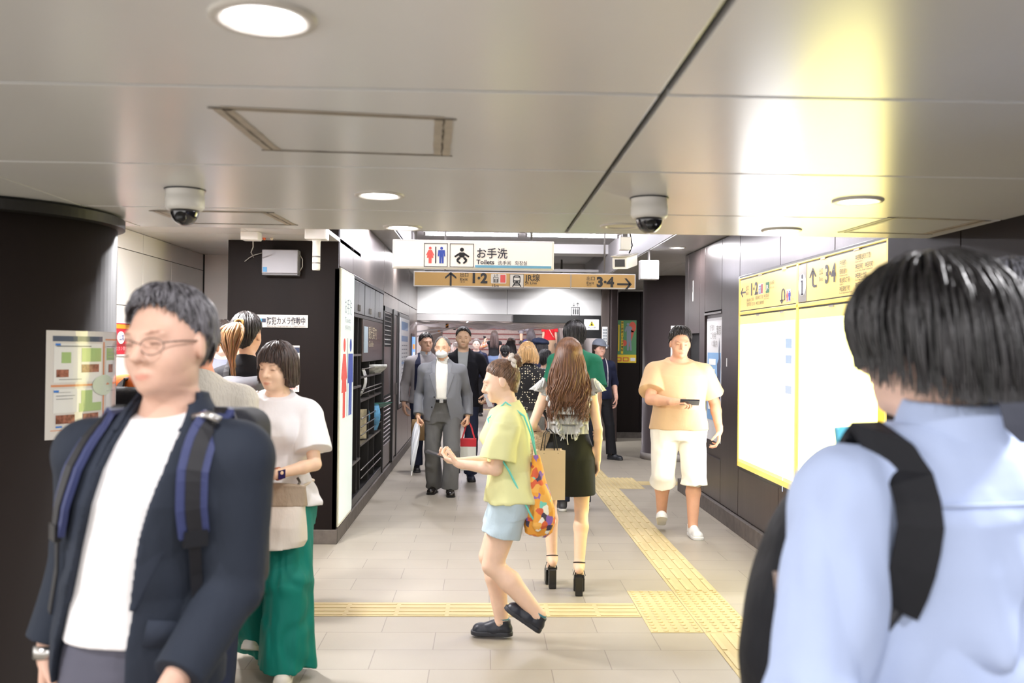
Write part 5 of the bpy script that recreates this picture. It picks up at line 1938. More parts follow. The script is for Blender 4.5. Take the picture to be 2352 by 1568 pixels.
    def strands(s, style, n, t=.016, r=.0035, out=.006, seed=1, part=0.0, below=0.0, vol=0, puff=0):
        """hair locks laid over the scalp from the crown down to the hairline, as one quad mesh"""
        rnd = random.Random(seed)
        b = MB()
        c = A_(0, .014, 1.607)
        R_ = A_(.0755 + t * (1 if style in ('bob', 'mop', 'fringe') else .7), .0955 + t, .0965 + t * 1.1 + puff)
        for i in range(n):
            phi = rnd.uniform(-PI, PI)
            ze = float(s.zend(style, phi)) - below * rnd.uniform(.2, 1) + (rnd.uniform(-.004, .022) if style not in ('bob', 'mop', 'fringe') else 0)
            zs = rnd.uniform(.55, .999)
            th0 = math.acos(zs)
            sw = rnd.uniform(-.35, .35)
            pts, rad = [], []
            N_ = 9
            o = rnd.uniform(-.004, out)
            zlow = (ze - c[2]) / R_[2]
            th1 = math.acos(max(-.97, min(.98, zlow)))
            if th1 < th0 + .1:
                continue
            for j in range(N_):
                u = j / (N_ - 1)
                th = th0 + (th1 - th0) * u
                ph = phi + sw * (u - .5) * .5
                lift = o * math.sin(PI * min(1, u * 1.1)) + (out * .5 * u * u if rnd.random() < 2 else 0)
                if th > PI / 2 and style in ('bob', 'mop', 'fringe'):
                    k_ = 1 + vol * min(1, (th - PI / 2))
                    q = c + A_(R_[0] * k_ * math.sin(ph), -R_[1] * k_ * math.cos(ph), R_[2] * math.cos(th))
                else:
                    q = c + A_(R_[0] * math.sin(th) * math.sin(ph), -R_[1] * math.sin(th) * math.cos(ph), R_[2] * math.cos(th))
                nn = (q - c) / (R_ * R_)
                nn /= np.linalg.norm(nn)
                pts.append(s.frh(q + nn * lift))
                rad.append(r * (1 - .75 * u ** 2) * rnd.uniform(.8, 1.1) * s.hs)
            b.tube(pts, rad, 5, cap=False)
        return np.array(b.v), np.array(b.f)

    def hair(s, style, rgb, t=.012, strands=0, puff=0, vol=0, amp=.0035, h=None, r=.0035, out=.006, below=0, tip=None, streak=.45, taper=0, extra=None, name='hair', capup=0):
        F = s.hairfield(style, t, vol, puff, amp, h, taper, capup=capup)
        ex = []
        if strands:
            ex.append(s.strands(style, strands, t + .001, r, out, s.seed + 3, below=below, vol=vol, puff=puff))
        ex += (extra or [])
        return s.finish(name, F, s.hairmat(rgb, streak, tip=tip), extra=ex)

    def locks(s, paths, r0, r1=.001, n=6):
        b = MB()
        for P in paths:
            m_ = len(P)
            b.tube([tuple(p) for p in P], [r0 * (1 - (i / (m_ - 1)) ** 2) + r1 for i in range(m_)], n, cap=False)
        return np.array(b.v), np.array(b.f)


def cloth(name, rgb, rough=.8, bmp=.25, bscale=14, bs=(1, 1, .4), var=.05, bdist=.02, **k):
    """woven cloth: soft creases and a fine weave"""
    if name in _mats:
        return _mats[name]
    m = mat(name, rgb, rough, spec=.25, var=var, vscale=5, **k)
    nt = m.node_tree
    L = nt.links
    f1 = noise(nt, coords(nt, bs), bscale, 4, .55)
    f2 = noise(nt, coords(nt), 420, 1)
    ad = nt.nodes.new('ShaderNodeMath')
    ad.operation = 'MULTIPLY_ADD'
    L.new(f2, ad.inputs[0])
    ad.inputs[1].default_value = .02
    L.new(f1, ad.inputs[2])
    bump(nt, ad.outputs[0], bmp, bdist)
    return m
# ================================================================ the people, nearest first
m_white_tee = cloth('cloth_white', (238, 236, 238), .85, .3, 9)
m_navy = cloth('cloth_navy', (42, 48, 60), .8, .6, 7)
m_navy2 = cloth('cloth_navy_lapel', (46, 52, 65), .8, .25, 8)
m_strap = mat('strap_black', (24, 24, 30), .6)
m_strapb = mat('strap_blue', (52, 60, 104), .6)
m_buckle = mat('buckle_black', (30, 30, 32), .3)
m_steel = mat('steel', (190, 188, 186), .25, metal=.9)
m_phone = mat('phone_black', (26, 28, 36), .2, coat=.5)


def region(fn):
    return fn


def open_front(F, p, rows, y0=.0):
    """cut a front opening; rows: z, x left, x right in the person's unbent coordinates"""
    r = np.array(rows, float)

    def f(P):
        Q = p.W.inv(P)
        z = Q[..., 2]
        xl, xr = np.interp(z, r[:, 0], r[:, 1]), np.interp(z, r[:, 0], r[:, 2])
        return np.maximum(np.maximum(xl - Q[..., 0], Q[..., 0] - xr), Q[..., 1] - y0)
    F.D = np.maximum(F.D, -f(F.allpts()).astype(np.float32))
    return F


def patch(F, p, rows, front=True, y0=.0, zr=None):
    """keep only a band of the field: rows z, x left, x right"""
    r = np.array(rows, float)

    def f(P):
        Q = p.W.inv(P)
        z = Q[..., 2]
        xl, xr = np.interp(z, r[:, 0], r[:, 1]), np.interp(z, r[:, 0], r[:, 2])
        d = np.maximum(xl - Q[..., 0], Q[..., 0] - xr)
        d = np.maximum(d, np.maximum(r[0, 0] - z, z - r[-1, 0]))
        if front is True:
            d = np.maximum(d, Q[..., 1] - y0)
        elif front is False:
            d = np.maximum(d, y0 - Q[..., 1])
        return d
    return F.keep(f)


def surf(p, x, z, ease, front=True):
    """a point on the outside of the trunk at unbent x, z"""
    st = np.array(p.st)
    rx, ry, cx_, cy_ = [np.interp(z, st[:, 0], st[:, i]) for i in (1, 2, 3, 4)]
    rx, ry = rx + ease, ry + ease
    y = cy_ + (-1 if front else 1) * ry * math.sqrt(max(.02, 1 - (x / rx) ** 2))
    return p.W.fwd((x, y, z))


def snorm(p, x, z, ease, front=True):
    a = surf(p, x, z, ease, front)
    b = surf(p, x + .01, z, ease, front) - a
    c = surf(p, x, z + .01, ease, front) - a
    n = np.cross(b, c)
    n /= np.linalg.norm(n) + 1e-9
    if (n[1] > 0) == front:
        n = -n
    return n


# ---- man in the navy jacket, walking out of the left of the picture
p = Person('person in navy jacket and white tee walking past the left pillar, nearest the camera', -.765, 2.10, 1.695, -9, wd=.90, lean=(2, 9), twist=0,
           head=(-9, 2, -4), skin=(212, 172, 152), h=.005,
           arms={'L': dict(w=(.185, -.20, .90), pole=(.22, 1, 0), f=(-.35, -.45, -.85), n=(-.8, .25, -.1), curl=.85, thumb=.8),
                 'R': dict(w=(-.245, .06, .87), pole=(-.25, 1, 0), f=(.05, -.12, -1), n=(1, .3, 0), curl=.55)},
           legs={'L': dict(a=(.09, .16, .12), pitch=-18), 'R': dict(a=(-.1, -.18, .085))})
front_man = p
p.body()
F = p.top(.013, .945, 0, neck=1.452, front=.45, arms='').wrinkle(.006, (9, 9, 3), 3)
p.finish('shirt', F, m_white_tee)
rows = [(.5, -.16, .05), (.84, -.150, .048), (.95, -.125, .05), (1.2, -.082, .056), (1.33, -.065, .078), (1.42, -.056, .074), (1.6, -.056, .07)]
F = p.top(.030, .84, .955, flare=.012, sflare=.008, neck=1.475, front=.0).wrinkle(.007, (7, 7, 5), 11)
open_front(F, p, rows, .03)
p.finish('jacket', F, m_navy)
for g, rr in ((1, [(1.03, .046, .06), (1.18, .05, .112), (1.30, .068, .150), (1.318, .072, .112), (1.40, .074, .122), (1.46, .062, .10)]),
              (-1, [(1.03, -.117, -.109), (1.18, -.14, -.086), (1.30, -.160, -.078), (1.318, -.122, -.076), (1.40, -.125, -.072), (1.46, -.1, -.062)])):
    G = p.top(.033, 1.02, 0, neck=1.50, front=.0, arms='', h=.0045)
    patch(G, p, rr, True, .03)
    p.finish('lapel', G, m_navy2)
G = p.top(.034, 1.36, 0, neck=1.50, front=.0, arms='', h=.0045)
G.add(cone(p.W.fwd((0, .018, 1.43)), p.W.fwd((0, .026, 1.487)), .078, .069, True), .02)
open_front(G, p, [(1, -.066, .07), (1.6, -.066, .07)], .0)
G.cut(cone(p.W.fwd((0, .018, 1.40)), p.W.fwd((0, .03, 1.56)), .064, .060), 0)
patch(G, p, [(1.40, -.125, .125), (1.6, -.125, .125)], None)
p.finish('collar', G, m_navy2)
for sgn, cx_, zz in ((1, .13, 1.0),):
    a, b = surf(p, .085, .985, .034), surf(p, .165, .965, .034)
    n = snorm(p, .12, .98, .03)
    p.mb('pocket_flap', MB().ribbon([a, (a + b) / 2 + n * .003, b], .055, n, .006), m_navy2)
F = p.legsf(.003, 1.0, .97, .03).wrinkle(.004, (12, 12, 5), 5)
p.finish('trousers', F, cloth('cloth_grey_blue', (94, 94, 108), .8, .35, 9))
p.shoes((38, 36, 38), kind='loafer')
p.hair('crop', (92, 90, 95), .010, strands=560, r=.003, out=.012, puff=.006, streak=1.0, h=.004)
gl = MB()
for g in (1, -1):
    rim = [p.frh((g * (.033 + .026 * math.cos(a)), -.104 + .010 * abs(math.cos(a)) * (g * math.cos(a) > 0), 1.583 + .019 * math.sin(a) * (1 if math.sin(a) < 0 else .85))) for a in [2 * PI * i / 24 for i in range(25)]]
    gl.tube(rim, .0012, 6)
    gl.tube([p.frh((g * .058, -.094, 1.589)), p.frh((g * .074, -.05, 1.590)), p.frh((g * .080, .005, 1.588)), p.frh((g * .080, .03, 1.570))], .0016, 6)
gl.tube([p.frh((-.008, -.108, 1.590)), p.frh((0, -.111, 1.593)), p.frh((.008, -.108, 1.590))], .0013, 6)
p.mb('glasses', gl, mat('glasses_wire', (120, 104, 96), .3, metal=.7))
w_ = p.wr['R']
f_ = np.array(p.hand['R']['f']) / np.linalg.norm(p.hand['R']['f'])
p.mb('wrist_watch', MB().tube([w_ - f_ * .016, w_ + f_ * .012], .0335, 20), m_steel)
# his backpack: straps over both shoulders, the pack behind
t = thing('backpack', 'dark backpack with blue edged straps worn by the front navy jacket man', 'backpack')
t.matrix_world = Matrix.Translation(front_man.root.location) @ front_man.root.rotation_euler.to_matrix().to_4x4()


def onp(p, name, b, m, parent, smooth=False, label=None):
    b.v = [tuple(float(q) * p.sc for q in v) for v in b.v]
    return obj(name, b, m, parent, smooth=smooth, label=label)


def strap_path(p, x0, x1, ztop, zend, ease, back=1.1, n=12):
    """down the chest from the shoulder, unbent coordinates"""
    fr = [surf(p, x0 + (x1 - x0) * u, ztop + (zend - ztop) * u, ease) for u in [i / n for i in range(n + 1)]]
    bk = [surf(p, x0, ztop - (ztop - back) * u, ease, False) for u in [i / n for i in range(n + 1)]]
    top = (fr[0] + bk[0]) / 2
    top = top + A_(0, 0, .018)
    return bk[::-1] + [top] + fr, [snorm(p, x0, ztop - (ztop - back) * u, ease, False) for u in [i / n for i in range(n + 1)]][::-1] + [A_(0, 0, 1)] + [snorm(p, x0 + (x1 - x0) * u, ztop + (zend - ztop) * u, ease) for u in [i / n for i in range(n + 1)]]


for g in (1, -1):
    P_, N_ = strap_path(p, g * .118, g * .150, 1.418, 1.19, .046)
    st_ = onp(p, 'shoulder_strap', MB().ribbon([q + n * .002 for q, n in zip(P_, N_)], .062, [tuple(n) for n in N_], .012), m_strapb, t)
    onp(p, 'webbing', MB().ribbon([q + n * .0095 for q, n in zip(P_, N_)], .030, [tuple(n) for n in N_], .006), m_strap, st_)
    a, n = P_[-1], N_[-1]
    onp(p, 'buckle', MB().ribbon([a + n * .008 + A_(0, 0, .012), a + n * .008 - A_(0, 0, .022)], .05, tuple(n), .014), m_buckle, st_)
    Q_ = [a + n * .004, surf(p, g * .158, 1.1, .044), surf(p, g * .172, 1.0, .046)]
    onp(p, 'webbing_tail', MB().ribbon(Q_, .024, tuple(n), .004), m_strap, st_)
    if g > 0:
        c = P_[14]
        onp(p, 'strap_clip', MB().tube([c + A_(-.03, -.012, .012), c + A_(.005, -.02, .018), c + A_(.03, -.014, .006)], .009, 8), m_steel, st_, smooth=True)
G = Field((-.24, .1, .85), (.24, .42, 1.55), .008)
G.add(rbox(p.W.fwd((0, .265, 1.2)), (.15, .085, .23), .05), 0)
G.add(rbox(p.W.fwd((0, .34, 1.1)), (.12, .05, .12), .04), .03)
V, Q = G.mesh()
front_pack = p.mk('pack', V, Q, mat('pack_dark', (34, 36, 46), .7), parent=t)

# ---- man in the pale blue shirt at the right, seen from behind
p = Person('person with black mop of hair in a pale blue shirt, back to the camera', .735, 1.46, 1.712, 194, wd=.98, lean=(3, 0), head=(22, 8, 0), hs=1.0,
           skin=(226, 190, 172), h=.005,
           arms={'L': dict(w=(.27, -.06, .86), pole=(.5, 1, 0), f=(-.1, -.5, -.85), n=(-1, -.2, .2), curl=.8), 'R': dict(w=(-.205, -.34, 1.285), pole=(-.8, .2, -.8), f=(.8, -.4, .4), n=(.2, .6, .7), curl=.9)})
blue_man = p
p.body()


def backfold(P):
    return np.clip((1.36 - P[:, 2]) / .2, 0.15, 1.3)


F = p.top(.030, .74, .985, flare=.02, sflare=.004, neck=1.462, front=.12).wrinkle(.006, (13, 9, 1.2), 21, backfold, True).wrinkle(.010, (16, 12, 4), 8, backfold).wrinkle(.006, (22, 18, 9), 5)
p.finish('shirt', F, cloth('cloth_pale_blue', (172, 187, 220), .75, .22, 9))
G = p.field(p.W.fwd((-.14, -.14, 1.36)) , p.W.fwd((.14, .16, 1.56)), .004)
G.add(cone(p.W.fwd((0, .022, 1.425)), p.W.fwd((0, .030, 1.495)), .086, .070, True), 0)
G.cut(cone(p.W.fwd((0, .02, 1.38)), p.W.fwd((0, .034, 1.58)), .064, .062), 0)
p.finish('collar', G, cloth('cloth_pale_blue', ()))
b = MB()
pts = [surf(p, x, 1.352 - .25 * x * x, .036, False) for x in [-.15 + .3 * i / 14 for i in range(15)]]
b.tube(pts, .0028, 6)
pts = [surf(p, .004, z, .036, False) for z in [1.35 - .1 * i for i in range(2)]]
p.mb('yoke_seam', b, cloth('cloth_pale_blue', ()))
p.finish('trousers', p.legsf(.02, 1.0, .97, .02), cloth('cloth_black', (30, 30, 34), .8, .3, 9))
p.shoes((30, 30, 32), kind='loafer')
p.hair('mop', (24, 22, 24), .024, strands=760, r=.0044, out=.020, vol=.06, taper=.16, below=.040, streak=1.2, h=.0045, amp=.005, capup=.016)
# backpack slung on his left shoulder
t = thing('backpack', 'bulky black backpack hanging from the left shoulder of the pale blue shirted man', 'backpack')
t.matrix_world = Matrix.Translation(p.root.location) @ p.root.rotation_euler.to_matrix().to_4x4()
wl = lambda px, py, Y: p.local(at(px, py, 'y', Y))
G = Field((.1, -.62, .55), (.66, .2, 1.4), .006)
mid = [wl(1875, 1235, 1.62), wl(1855, 1350, 1.62), wl(1845, 1480, 1.62), wl(1845, 1640, 1.62)]
for q, r_ in zip(mid, ((.055, .09, .10), (.083, .115, .12), (.092, .13, .14), (.09, .13, .15))):
    G.add(ell(q, r_), .06)
G.add(ell(wl(1790, 1420, 1.60), (.036, .07, .09)), .03)
G.add(ell(wl(1787, 1530, 1.60), (.036, .07, .09)), .03)
G.wrinkle(.006, (14, 14, 10), 4)
o = p.finish('pack', G, cloth('pack_black', (24, 25, 30), .65, .4, 16), parent=t)
for a, b_ in ((mid[0], mid[3]),):
    zp = [wl(1862, 1190, 1.545), wl(1820, 1260, 1.50), wl(1795, 1350, 1.49), wl(1785, 1450, 1.49)]
    onp(p, 'zip', MB().tube(zp, .004, 6), mat('zip_grey', (70, 72, 78), .4), t, smooth=True)
for (px, py) in ((1785, 1335), (1795, 1445)):
    a = wl(px, py - 24, 1.50)
    b_ = wl(px + 6, py + 26, 1.50)
    onp(p, 'zip_pull', MB().tube([a, (a + b_) / 2 + A_(.002, .004, 0), b_], .007, 8), mat('zip_pull', (128, 110, 100), .4), t, smooth=True)
P_, N_ = [], []
for u in range(8):
    z = 1.20 + .212 * u / 7
    P_.append(surf(p, .128 + .03 * (1 - u / 7) ** 2, z, .042, False))
    N_.append(tuple(snorm(p, .13, z, .042, False)))
P_.append(p.W.fwd((.132, .0, 1.455)))
N_.append((0, 0, 1))
for u in range(5):
    z = 1.43 - .2 * u / 4
    P_.append(surf(p, .14 + .02 * u, z, .05) if u < 3 else surf(p, .165, z, .055))
    N_.append(tuple(snorm(p, .13, z, .04)))
onp(p, 'shoulder_strap', MB().ribbon(P_, .062, N_, .014), cloth('pack_black', ()), t)
b_ = P_[0]
onp(p, 'webbing', MB().tube([b_, b_ + A_(.03, -.01, -.05), (b_ + mid[1]) / 2 + A_(.05, .04, 0), mid[1] + A_(0, .08, 0)], .011, 8), m_strap, t, smooth=True)
o = thing('phone', 'pale blue phone held low by the pale blue shirted man', 'phone', p.world(p.wr['R'] + A_(.115, -.035, .075)))
obj('case', MB().obox((0, 0, 0), (.030, .02, 0), (.003, -.004, 0), (0, .02, .062)), mat('phone_blue', (92, 178, 200), .3), o, .003)
obj('screen', MB().obox((-.003, .004, 0), (.027, .018, 0), (.0012, -.0016, 0), (0, .018, .057)), m_phone, o)

# ---- dark shirted man at the right edge
p = Person('person with greying black hair in a black shirt behind the pale blue shirt', 1.17, 2.06, 1.775, 186, wd=1.05, h=.007, head=(-4, 4, 0), skin=(214, 168, 148))
p.body()
p.finish('shirt', p.top(.024, .8, .5, neck=1.455).wrinkle(.006, (9, 9, 4), 2), cloth('cloth_ink', (34, 36, 44), .8, .3, 9))
p.finish('trousers', p.legsf(.018, 1.0, .97, .02), cloth('cloth_black', ()))
p.shoes((30, 30, 32), kind='loafer')
p.hair('short', (44, 44, 48), .014, strands=260, r=.004, streak=1.0)

# ---- woman with the green trousers
p = Person('person in white tee and wide green trousers with a cream shoulder bag', -1.02, 4.62, 1.58, -4, 'f', wd=1.08, dp=1.05, lean=(3, 2), head=(-16, 8, 3), hs=1.03, skin=(236, 200, 172), h=.005,
           arms={'L': dict(w=(.085, -.29, 1.06), pole=(1, .6, -.5), f=(-.85, -.15, -.35), n=(.05, .6, -.8), curl=.6, thumb=.3), 'R': dict(w=(-.25, .06, .90), pole=(-.4, 1, 0))},
           legs={'L': dict(a=(.11, -.10, .085), yaw=6), 'R': dict(a=(-.10, .17, .12), pitch=-22)})
green_woman = p
p.body()
F = p.top(.032, .865, .40, flare=.03, sflare=.020, puff=.004, neck=1.449).wrinkle(.008, (9, 9, 4), 7).wrinkle(.004, (20, 20, 8), 8)
p.finish('shirt', F, m_white_tee)
F = p.legsf(.026, 1.02, .99, .085, knee=.045).wrinkle(.012, (17, 17, 1.6), 9).wrinkle(.004, (40, 40, 4), 3)
p.finish('trousers', F, cloth('cloth_green', (14, 122, 108), .6, .35, 12, bs=(1, 1, .2)))
p.shoes((226, 220, 208), (230, 224, 212), lace=(236, 232, 224))
p.hair('bob', (58, 42, 36), .016, strands=380, r=.0038, out=.006, vol=.05, taper=.16, below=.006, streak=.8, h=.0045)
w_ = p.wr['L']
f_ = (p.wr['L'] - p.el['L']) / np.linalg.norm(p.wr['L'] - p.el['L'])
p.mb('wrist_watch', MB().tube([w_ - f_ * .034, w_ - f_ * .012], .0325, 20), mat('watch_band', (196, 120, 90), .5))
nn = np.cross(f_, A_(0, 0, 1))
nn = -nn if nn[1] > 0 else nn
p.mb('watch_face', MB().obox(w_ - f_ * .023 + nn * .033, f_ * .019, A_(0, 0, .022), nn * .004), mat('watch_dark', (44, 34, 80), .2, coat=.5), smooth=False)
# cream shoulder bag
t = thing('shoulder_bag', 'cream shoulder bag with taupe top band worn by the green trousered woman', 'bag')
t.matrix_world = Matrix.Translation(p.root.location) @ p.root.rotation_euler.to_matrix().to_4x4()
G = Field((-.26, -.42, .62), (.32, -.05, 1.12), .005)


def bagf(P):
    q = P - A_(.055, -.225, .845)
    wz = np.interp(q[..., 2], [-.16, -.12, 0, .14], [.155, .175, .180, .165])
    th = np.interp(q[..., 2], [-.16, -.05, .14], [.060, .064, .022])
    d = np.maximum(((np.abs(q[..., 0]) / wz) ** 4 + (np.abs(q[..., 1]) / th) ** 2.5) ** .3 - 1, 0) * .05 + np.minimum(((np.abs(q[..., 0]) / wz) ** 4 + (np.abs(q[..., 1]) / th) ** 2.5) ** .3 - 1, 0) * .05
    return np.maximum(d, np.abs(q[..., 2]) - .15 - .012 * np.cos(q[..., 0] * 9))


G.add((A_(-.25, -.4, .64), A_(.31, -.07, 1.1), bagf), 0)
G.wrinkle(.004, (12, 12, 8), 4)
p.finish('body', G, cloth('bag_cream', (226, 218, 206), .6, .3, 14), parent=t)
G2 = Field((-.26, -.42, .86), (.32, -.05, 1.12), .005)
G2.add((A_(-.25, -.4, .64), A_(.31, -.07, 1.1), lambda P: bagf(P) - .003), 0)
G2.keep(lambda P: .895 + .02 * P[..., 0] - P[..., 2])
p.finish('taupe_band', G2, cloth('bag_taupe', (160, 144, 124), .6, .5, 20), parent=t)
onp(p, 'clasp', MB().box((-.022, -.293, .868), (-.014, -.284, .9)).box((.004, -.293, .868), (.012, -.284, .9)).box((-.02, -.292, .892), (.01, -.285, .899)), mat('clasp_grey', (90, 84, 76), .3, metal=.6), t)
P_ = [A_(-.16, -.21, .97), surf(p, -.15, 1.10, .055), surf(p, -.13, 1.25, .05), surf(p, -.112, 1.38, .045), p.W.fwd((-.105, .0, 1.455)), surf(p, -.10, 1.38, .045, False), surf(p, -.05, 1.2, .05, False), surf(p, .06, 1.02, .05, False), p.W.fwd((.20, .03, .99)), A_(.165, -.19, .97)]
onp(p, 'strap', MB().tube(P_, .008, 8), mat('bag_strap', (214, 200, 180), .6), t, smooth=True)
onp(p, 'strap_ring', MB().tube([A_(.165, -.19, .95), A_(.175, -.20, .985), A_(.185, -.18, 1.01), A_(.17, -.17, 1.03)], .007, 8), mat('clasp_grey', ()), t, smooth=True)

# ---- girl in the yellow tee
p = Person('person in yellow tee and pale denim shorts looking down at a phone', .150, 5.05, 1.505, -97, 'f', wd=1.06, dp=1.05, lw=1.22, aw=1.14, lean=(4, 0), head=(4, 17, 0), hs=1.06, skin=(240, 204, 180), h=.005,
           arms={'L': dict(w=(.125, -.30, 1.09), pole=(.25, .6, -1), f=(-.3, -.9, .25), n=(-.35, .2, .9), curl=.75, thumb=.6), 'R': dict(w=(-.06, -.33, 1.08), pole=(-.4, .6, -1), f=(.35, -.9, .2), n=(.4, .2, .9), curl=.6, thumb=.6)},
           legs={'L': dict(a=(.075, .185, .19), yaw=2, pitch=-34, pole=(.05, -1, 0)), 'R': dict(a=(-.08, -.05, .10), yaw=-2, pole=(-.05, -1, 0))})
girl = p
p.body()
F = p.top(.030, .865, .41, flare=.026, sflare=.024, neck=1.447, front=.3).wrinkle(.010, (8, 10, 4), 14).wrinkle(.005, (18, 18, 9), 15)
p.finish('shirt', F, cloth('cloth_lemon', (228, 228, 170), .85, .3, 10))
F = p.legsf(.020, 1.0, .275, .022, seat=1).wrinkle(.004, (18, 18, 9), 5)
p.finish('shorts', F, cloth('denim_pale', (196, 216, 228), .8, .4, 22))
for k in 'LR':
    p.shoe(k, (36, 40, 52), (44, 46, 54), lace=(150, 152, 158), h=.0042, big=1.08)
for k in 'LR':
    an = p.an[k]
    X, Y_, Z = p.fdir(k)
    p.mb('sock', MB().tube([an + Z * -.012, an + Z * .022], .0435, 20), mat('sock_teal', (70, 130, 146), .8))
ex = []
rnd = random.Random(3)
bun = p.frh((.0, .118, 1.672))
paths = []
for i in range(46):
    a0 = rnd.uniform(0, 2 * PI)
    tilt = rnd.uniform(-.7, .7)
    rr = .038 * math.cos(tilt * .7)
    paths.append([p.frh((rr * math.cos(a0 + 1.7 * u), .122 + .03 * math.sin(tilt) + rnd.uniform(0, .004), 1.672 + rr * math.sin(a0 + 1.7 * u))) for u in [j / 7 for j in range(8)]])
for i in range(150):
    ph = rnd.uniform(-1, 1) * 2.9
    st_ = A_(.078 * math.sin(ph), -.085 * math.cos(ph) + .014, float(np.interp(abs(ph), [0, .8, 1.3, 1.7, 2.2, 2.9], [1.668, 1.655, 1.626, 1.598, 1.54, 1.505])) + rnd.uniform(0, .02))
    e = A_(0, .10, 1.668)
    pp = []
    for u in [j / 8 for j in range(9)]:
        q = st_ * (1 - u) + e * u
        c = A_(0, .014, 1.607)
        v = (q - c) / A_(.0895, .1095, .1105)
        v /= max(np.linalg.norm(v), 1e-6)
        e_ = .0005 + .007 * min(1, u * 3)
        pp.append(p.frh(c + v * A_(.0755 + e_, .0955 + e_, .0975 + e_)))
    paths.append(pp)
ex.append(p.locks(paths, .0032))
F = p.hairfield('pulled', .007, h=.004, amp=.002)
F.add(p.hp(ell((0, .122, 1.672), (.036, .030, .036))), .01)
p.finish('hair', F, p.hairmat((104, 76, 56), .7), extra=ex)
b = MB()
N_ = 60
ring = []
rad = []
for i in range(N_ + 1):
    a = 2 * PI * i / N_
    ring.append(p.frh((.040 * math.cos(a), .098 + .006 * math.sin(a * 7), 1.668 + .040 * math.sin(a))))
    rad.append(.0155 + .0045 * math.sin(a * 11))
b.tube(ring, rad, 10)
p.mb('scrunchie', b, cloth('scrunchie_white', (226, 218, 208), .9, .4, 40))
t = thing('phone', 'dark phone held by the girl in the yellow tee', 'phone')
t.matrix_world = Matrix.Translation(p.root.location) @ p.root.rotation_euler.to_matrix().to_4x4()
c = (p.wr['L'] + p.wr['R']) / 2 + A_(.02, -.125, .048)
onp(p, 'case', MB().obox(c, (.037, 0, 0), (0, -.072, .022), (0, .0016, .0045)), m_phone, t)
# drawstring bag on her back
t = thing('drawstring_bag', 'orange patterned drawstring bag with turquoise cords on the back of the yellow tee girl', 'bag')
t.matrix_world = Matrix.Translation(p.root.location) @ p.root.rotation_euler.to_matrix().to_4x4()
mb_ = bpy.data.materials.new('bag_print')
nt, N, L, B = nodes(mb_)
vo = N.new('ShaderNodeTexVoronoi')
vo.inputs['Scale'].default_value = 26
dis = N.new('ShaderNodeTexNoise')
dis.inputs['Scale'].default_value = 18
va = N.new('ShaderNodeVectorMath')
va.operation = 'MULTIPLY_ADD'
va.inputs[1].default_value = (.05, .05, .05)
tc = N.new('ShaderNodeTexCoord')
L.new(tc.outputs['Object'], dis.inputs['Vector'])
L.new(dis.outputs['Color'], va.inputs[0])
L.new(tc.outputs['Object'], va.inputs[2])
L.new(va.outputs[0], vo.inputs['Vector'])
sp = N.new('ShaderNodeSeparateColor')
L.new(vo.outputs['Color'], sp.inputs['Color'])
r_ = N.new('ShaderNodeValToRGB')
r_.color_ramp.interpolation = 'CONSTANT'
els = r_.color_ramp.elements
cl = [(0, (232, 160, 60)), (.34, (214, 96, 60)), (.46, (236, 176, 84)), (.62, (140, 100, 176)), (.72, (120, 204, 186)), (.80, (240, 236, 226)), (.86, (70, 60, 84)), (.92, (232, 150, 50))]
while len(els) < len(cl):
    els.new(.5)
for e, (q, c_) in zip(els, cl):
    e.position = q
    e.color = (*lin(c_), 1)
L.new(sp.outputs['Red'], r_.inputs['Fac'])
L.new(r_.outputs['Color'], B.inputs['Base Color'])
B.inputs['Roughness'].default_value = .7
G = Field((-.2, .02, .6), (.26, .44, 1.25), .005)
G.add(loft([(.655, .05, .05, .035, .175), (.68, .105, .078, .035, .178), (.74, .128, .092, .035, .185), (.82, .12, .085, .035, .185), (.93, .10, .065, .035, .175), (1.04, .07, .045, .035, .165), (1.11, .040, .028, .035, .158), (1.145, .035, .024, .035, .156)]), 0)
G.wrinkle(.011, (24, 24, 3), 6)
p.finish('sack', G, mb_, parent=t)
mtq = mat('cord_turquoise', (112, 214, 204), .6)
top_ = A_(.035, .158, 1.13)
for g in (1, -1):
    P_ = [top_, surf(p, g * .07, 1.27, .05, False), surf(p, g * .095, 1.38, .045, False), p.W.fwd((g * .098, .01, 1.462)), surf(p, g * .105, 1.36, .045), p.W.fwd((g * .19, -.05, 1.18)), p.W.fwd((g * .20, .02, 1.06)), A_(g * .14 + .03, .14, .80), A_(.035 + g * .08, .19, .715)]
    onp(p, 'cord', MB().tube(P_, .006, 8), mtq, t, smooth=True)

# ---- woman with long brown hair, ruffled top, black skirt, platform heels
p = Person('person with long brown hair, ruffled grey top and black mini skirt', .555, 6.12, 1.545, 178, 'f', wd=1.02, lw=.98, aw=.95, lean=(0, 0), head=(-6, 4, 0), hs=1.04, skin=(242, 206, 178), h=.005, floor=.085, hip=.012,
           arms={'L': dict(w=(.18, -.10, 1.0), pole=(.5, 1, 0), f=(-.05, -.5, -.8), n=(-1, .1, 0), curl=1.2, thumb=.9), 'R': dict(w=(-.215, .0, .85), pole=(-.3, 1, 0))},
           legs={'L': dict(a=(.10, -.09, .125), pitch=24, yaw=4, bare=True), 'R': dict(a=(-.085, .10, .12), pitch=24, yaw=-4, bare=True)})
lady = p
p.body()
F = p.top(.010, 1.04, .0, neck=1.40, front=.0, arms='').wrinkle(.004, (14, 14, 7), 3)
m_ruf = cloth('ruffle_grey', (206, 208, 206), .85, .3, 22)
p.finish('top', F, m_ruf)


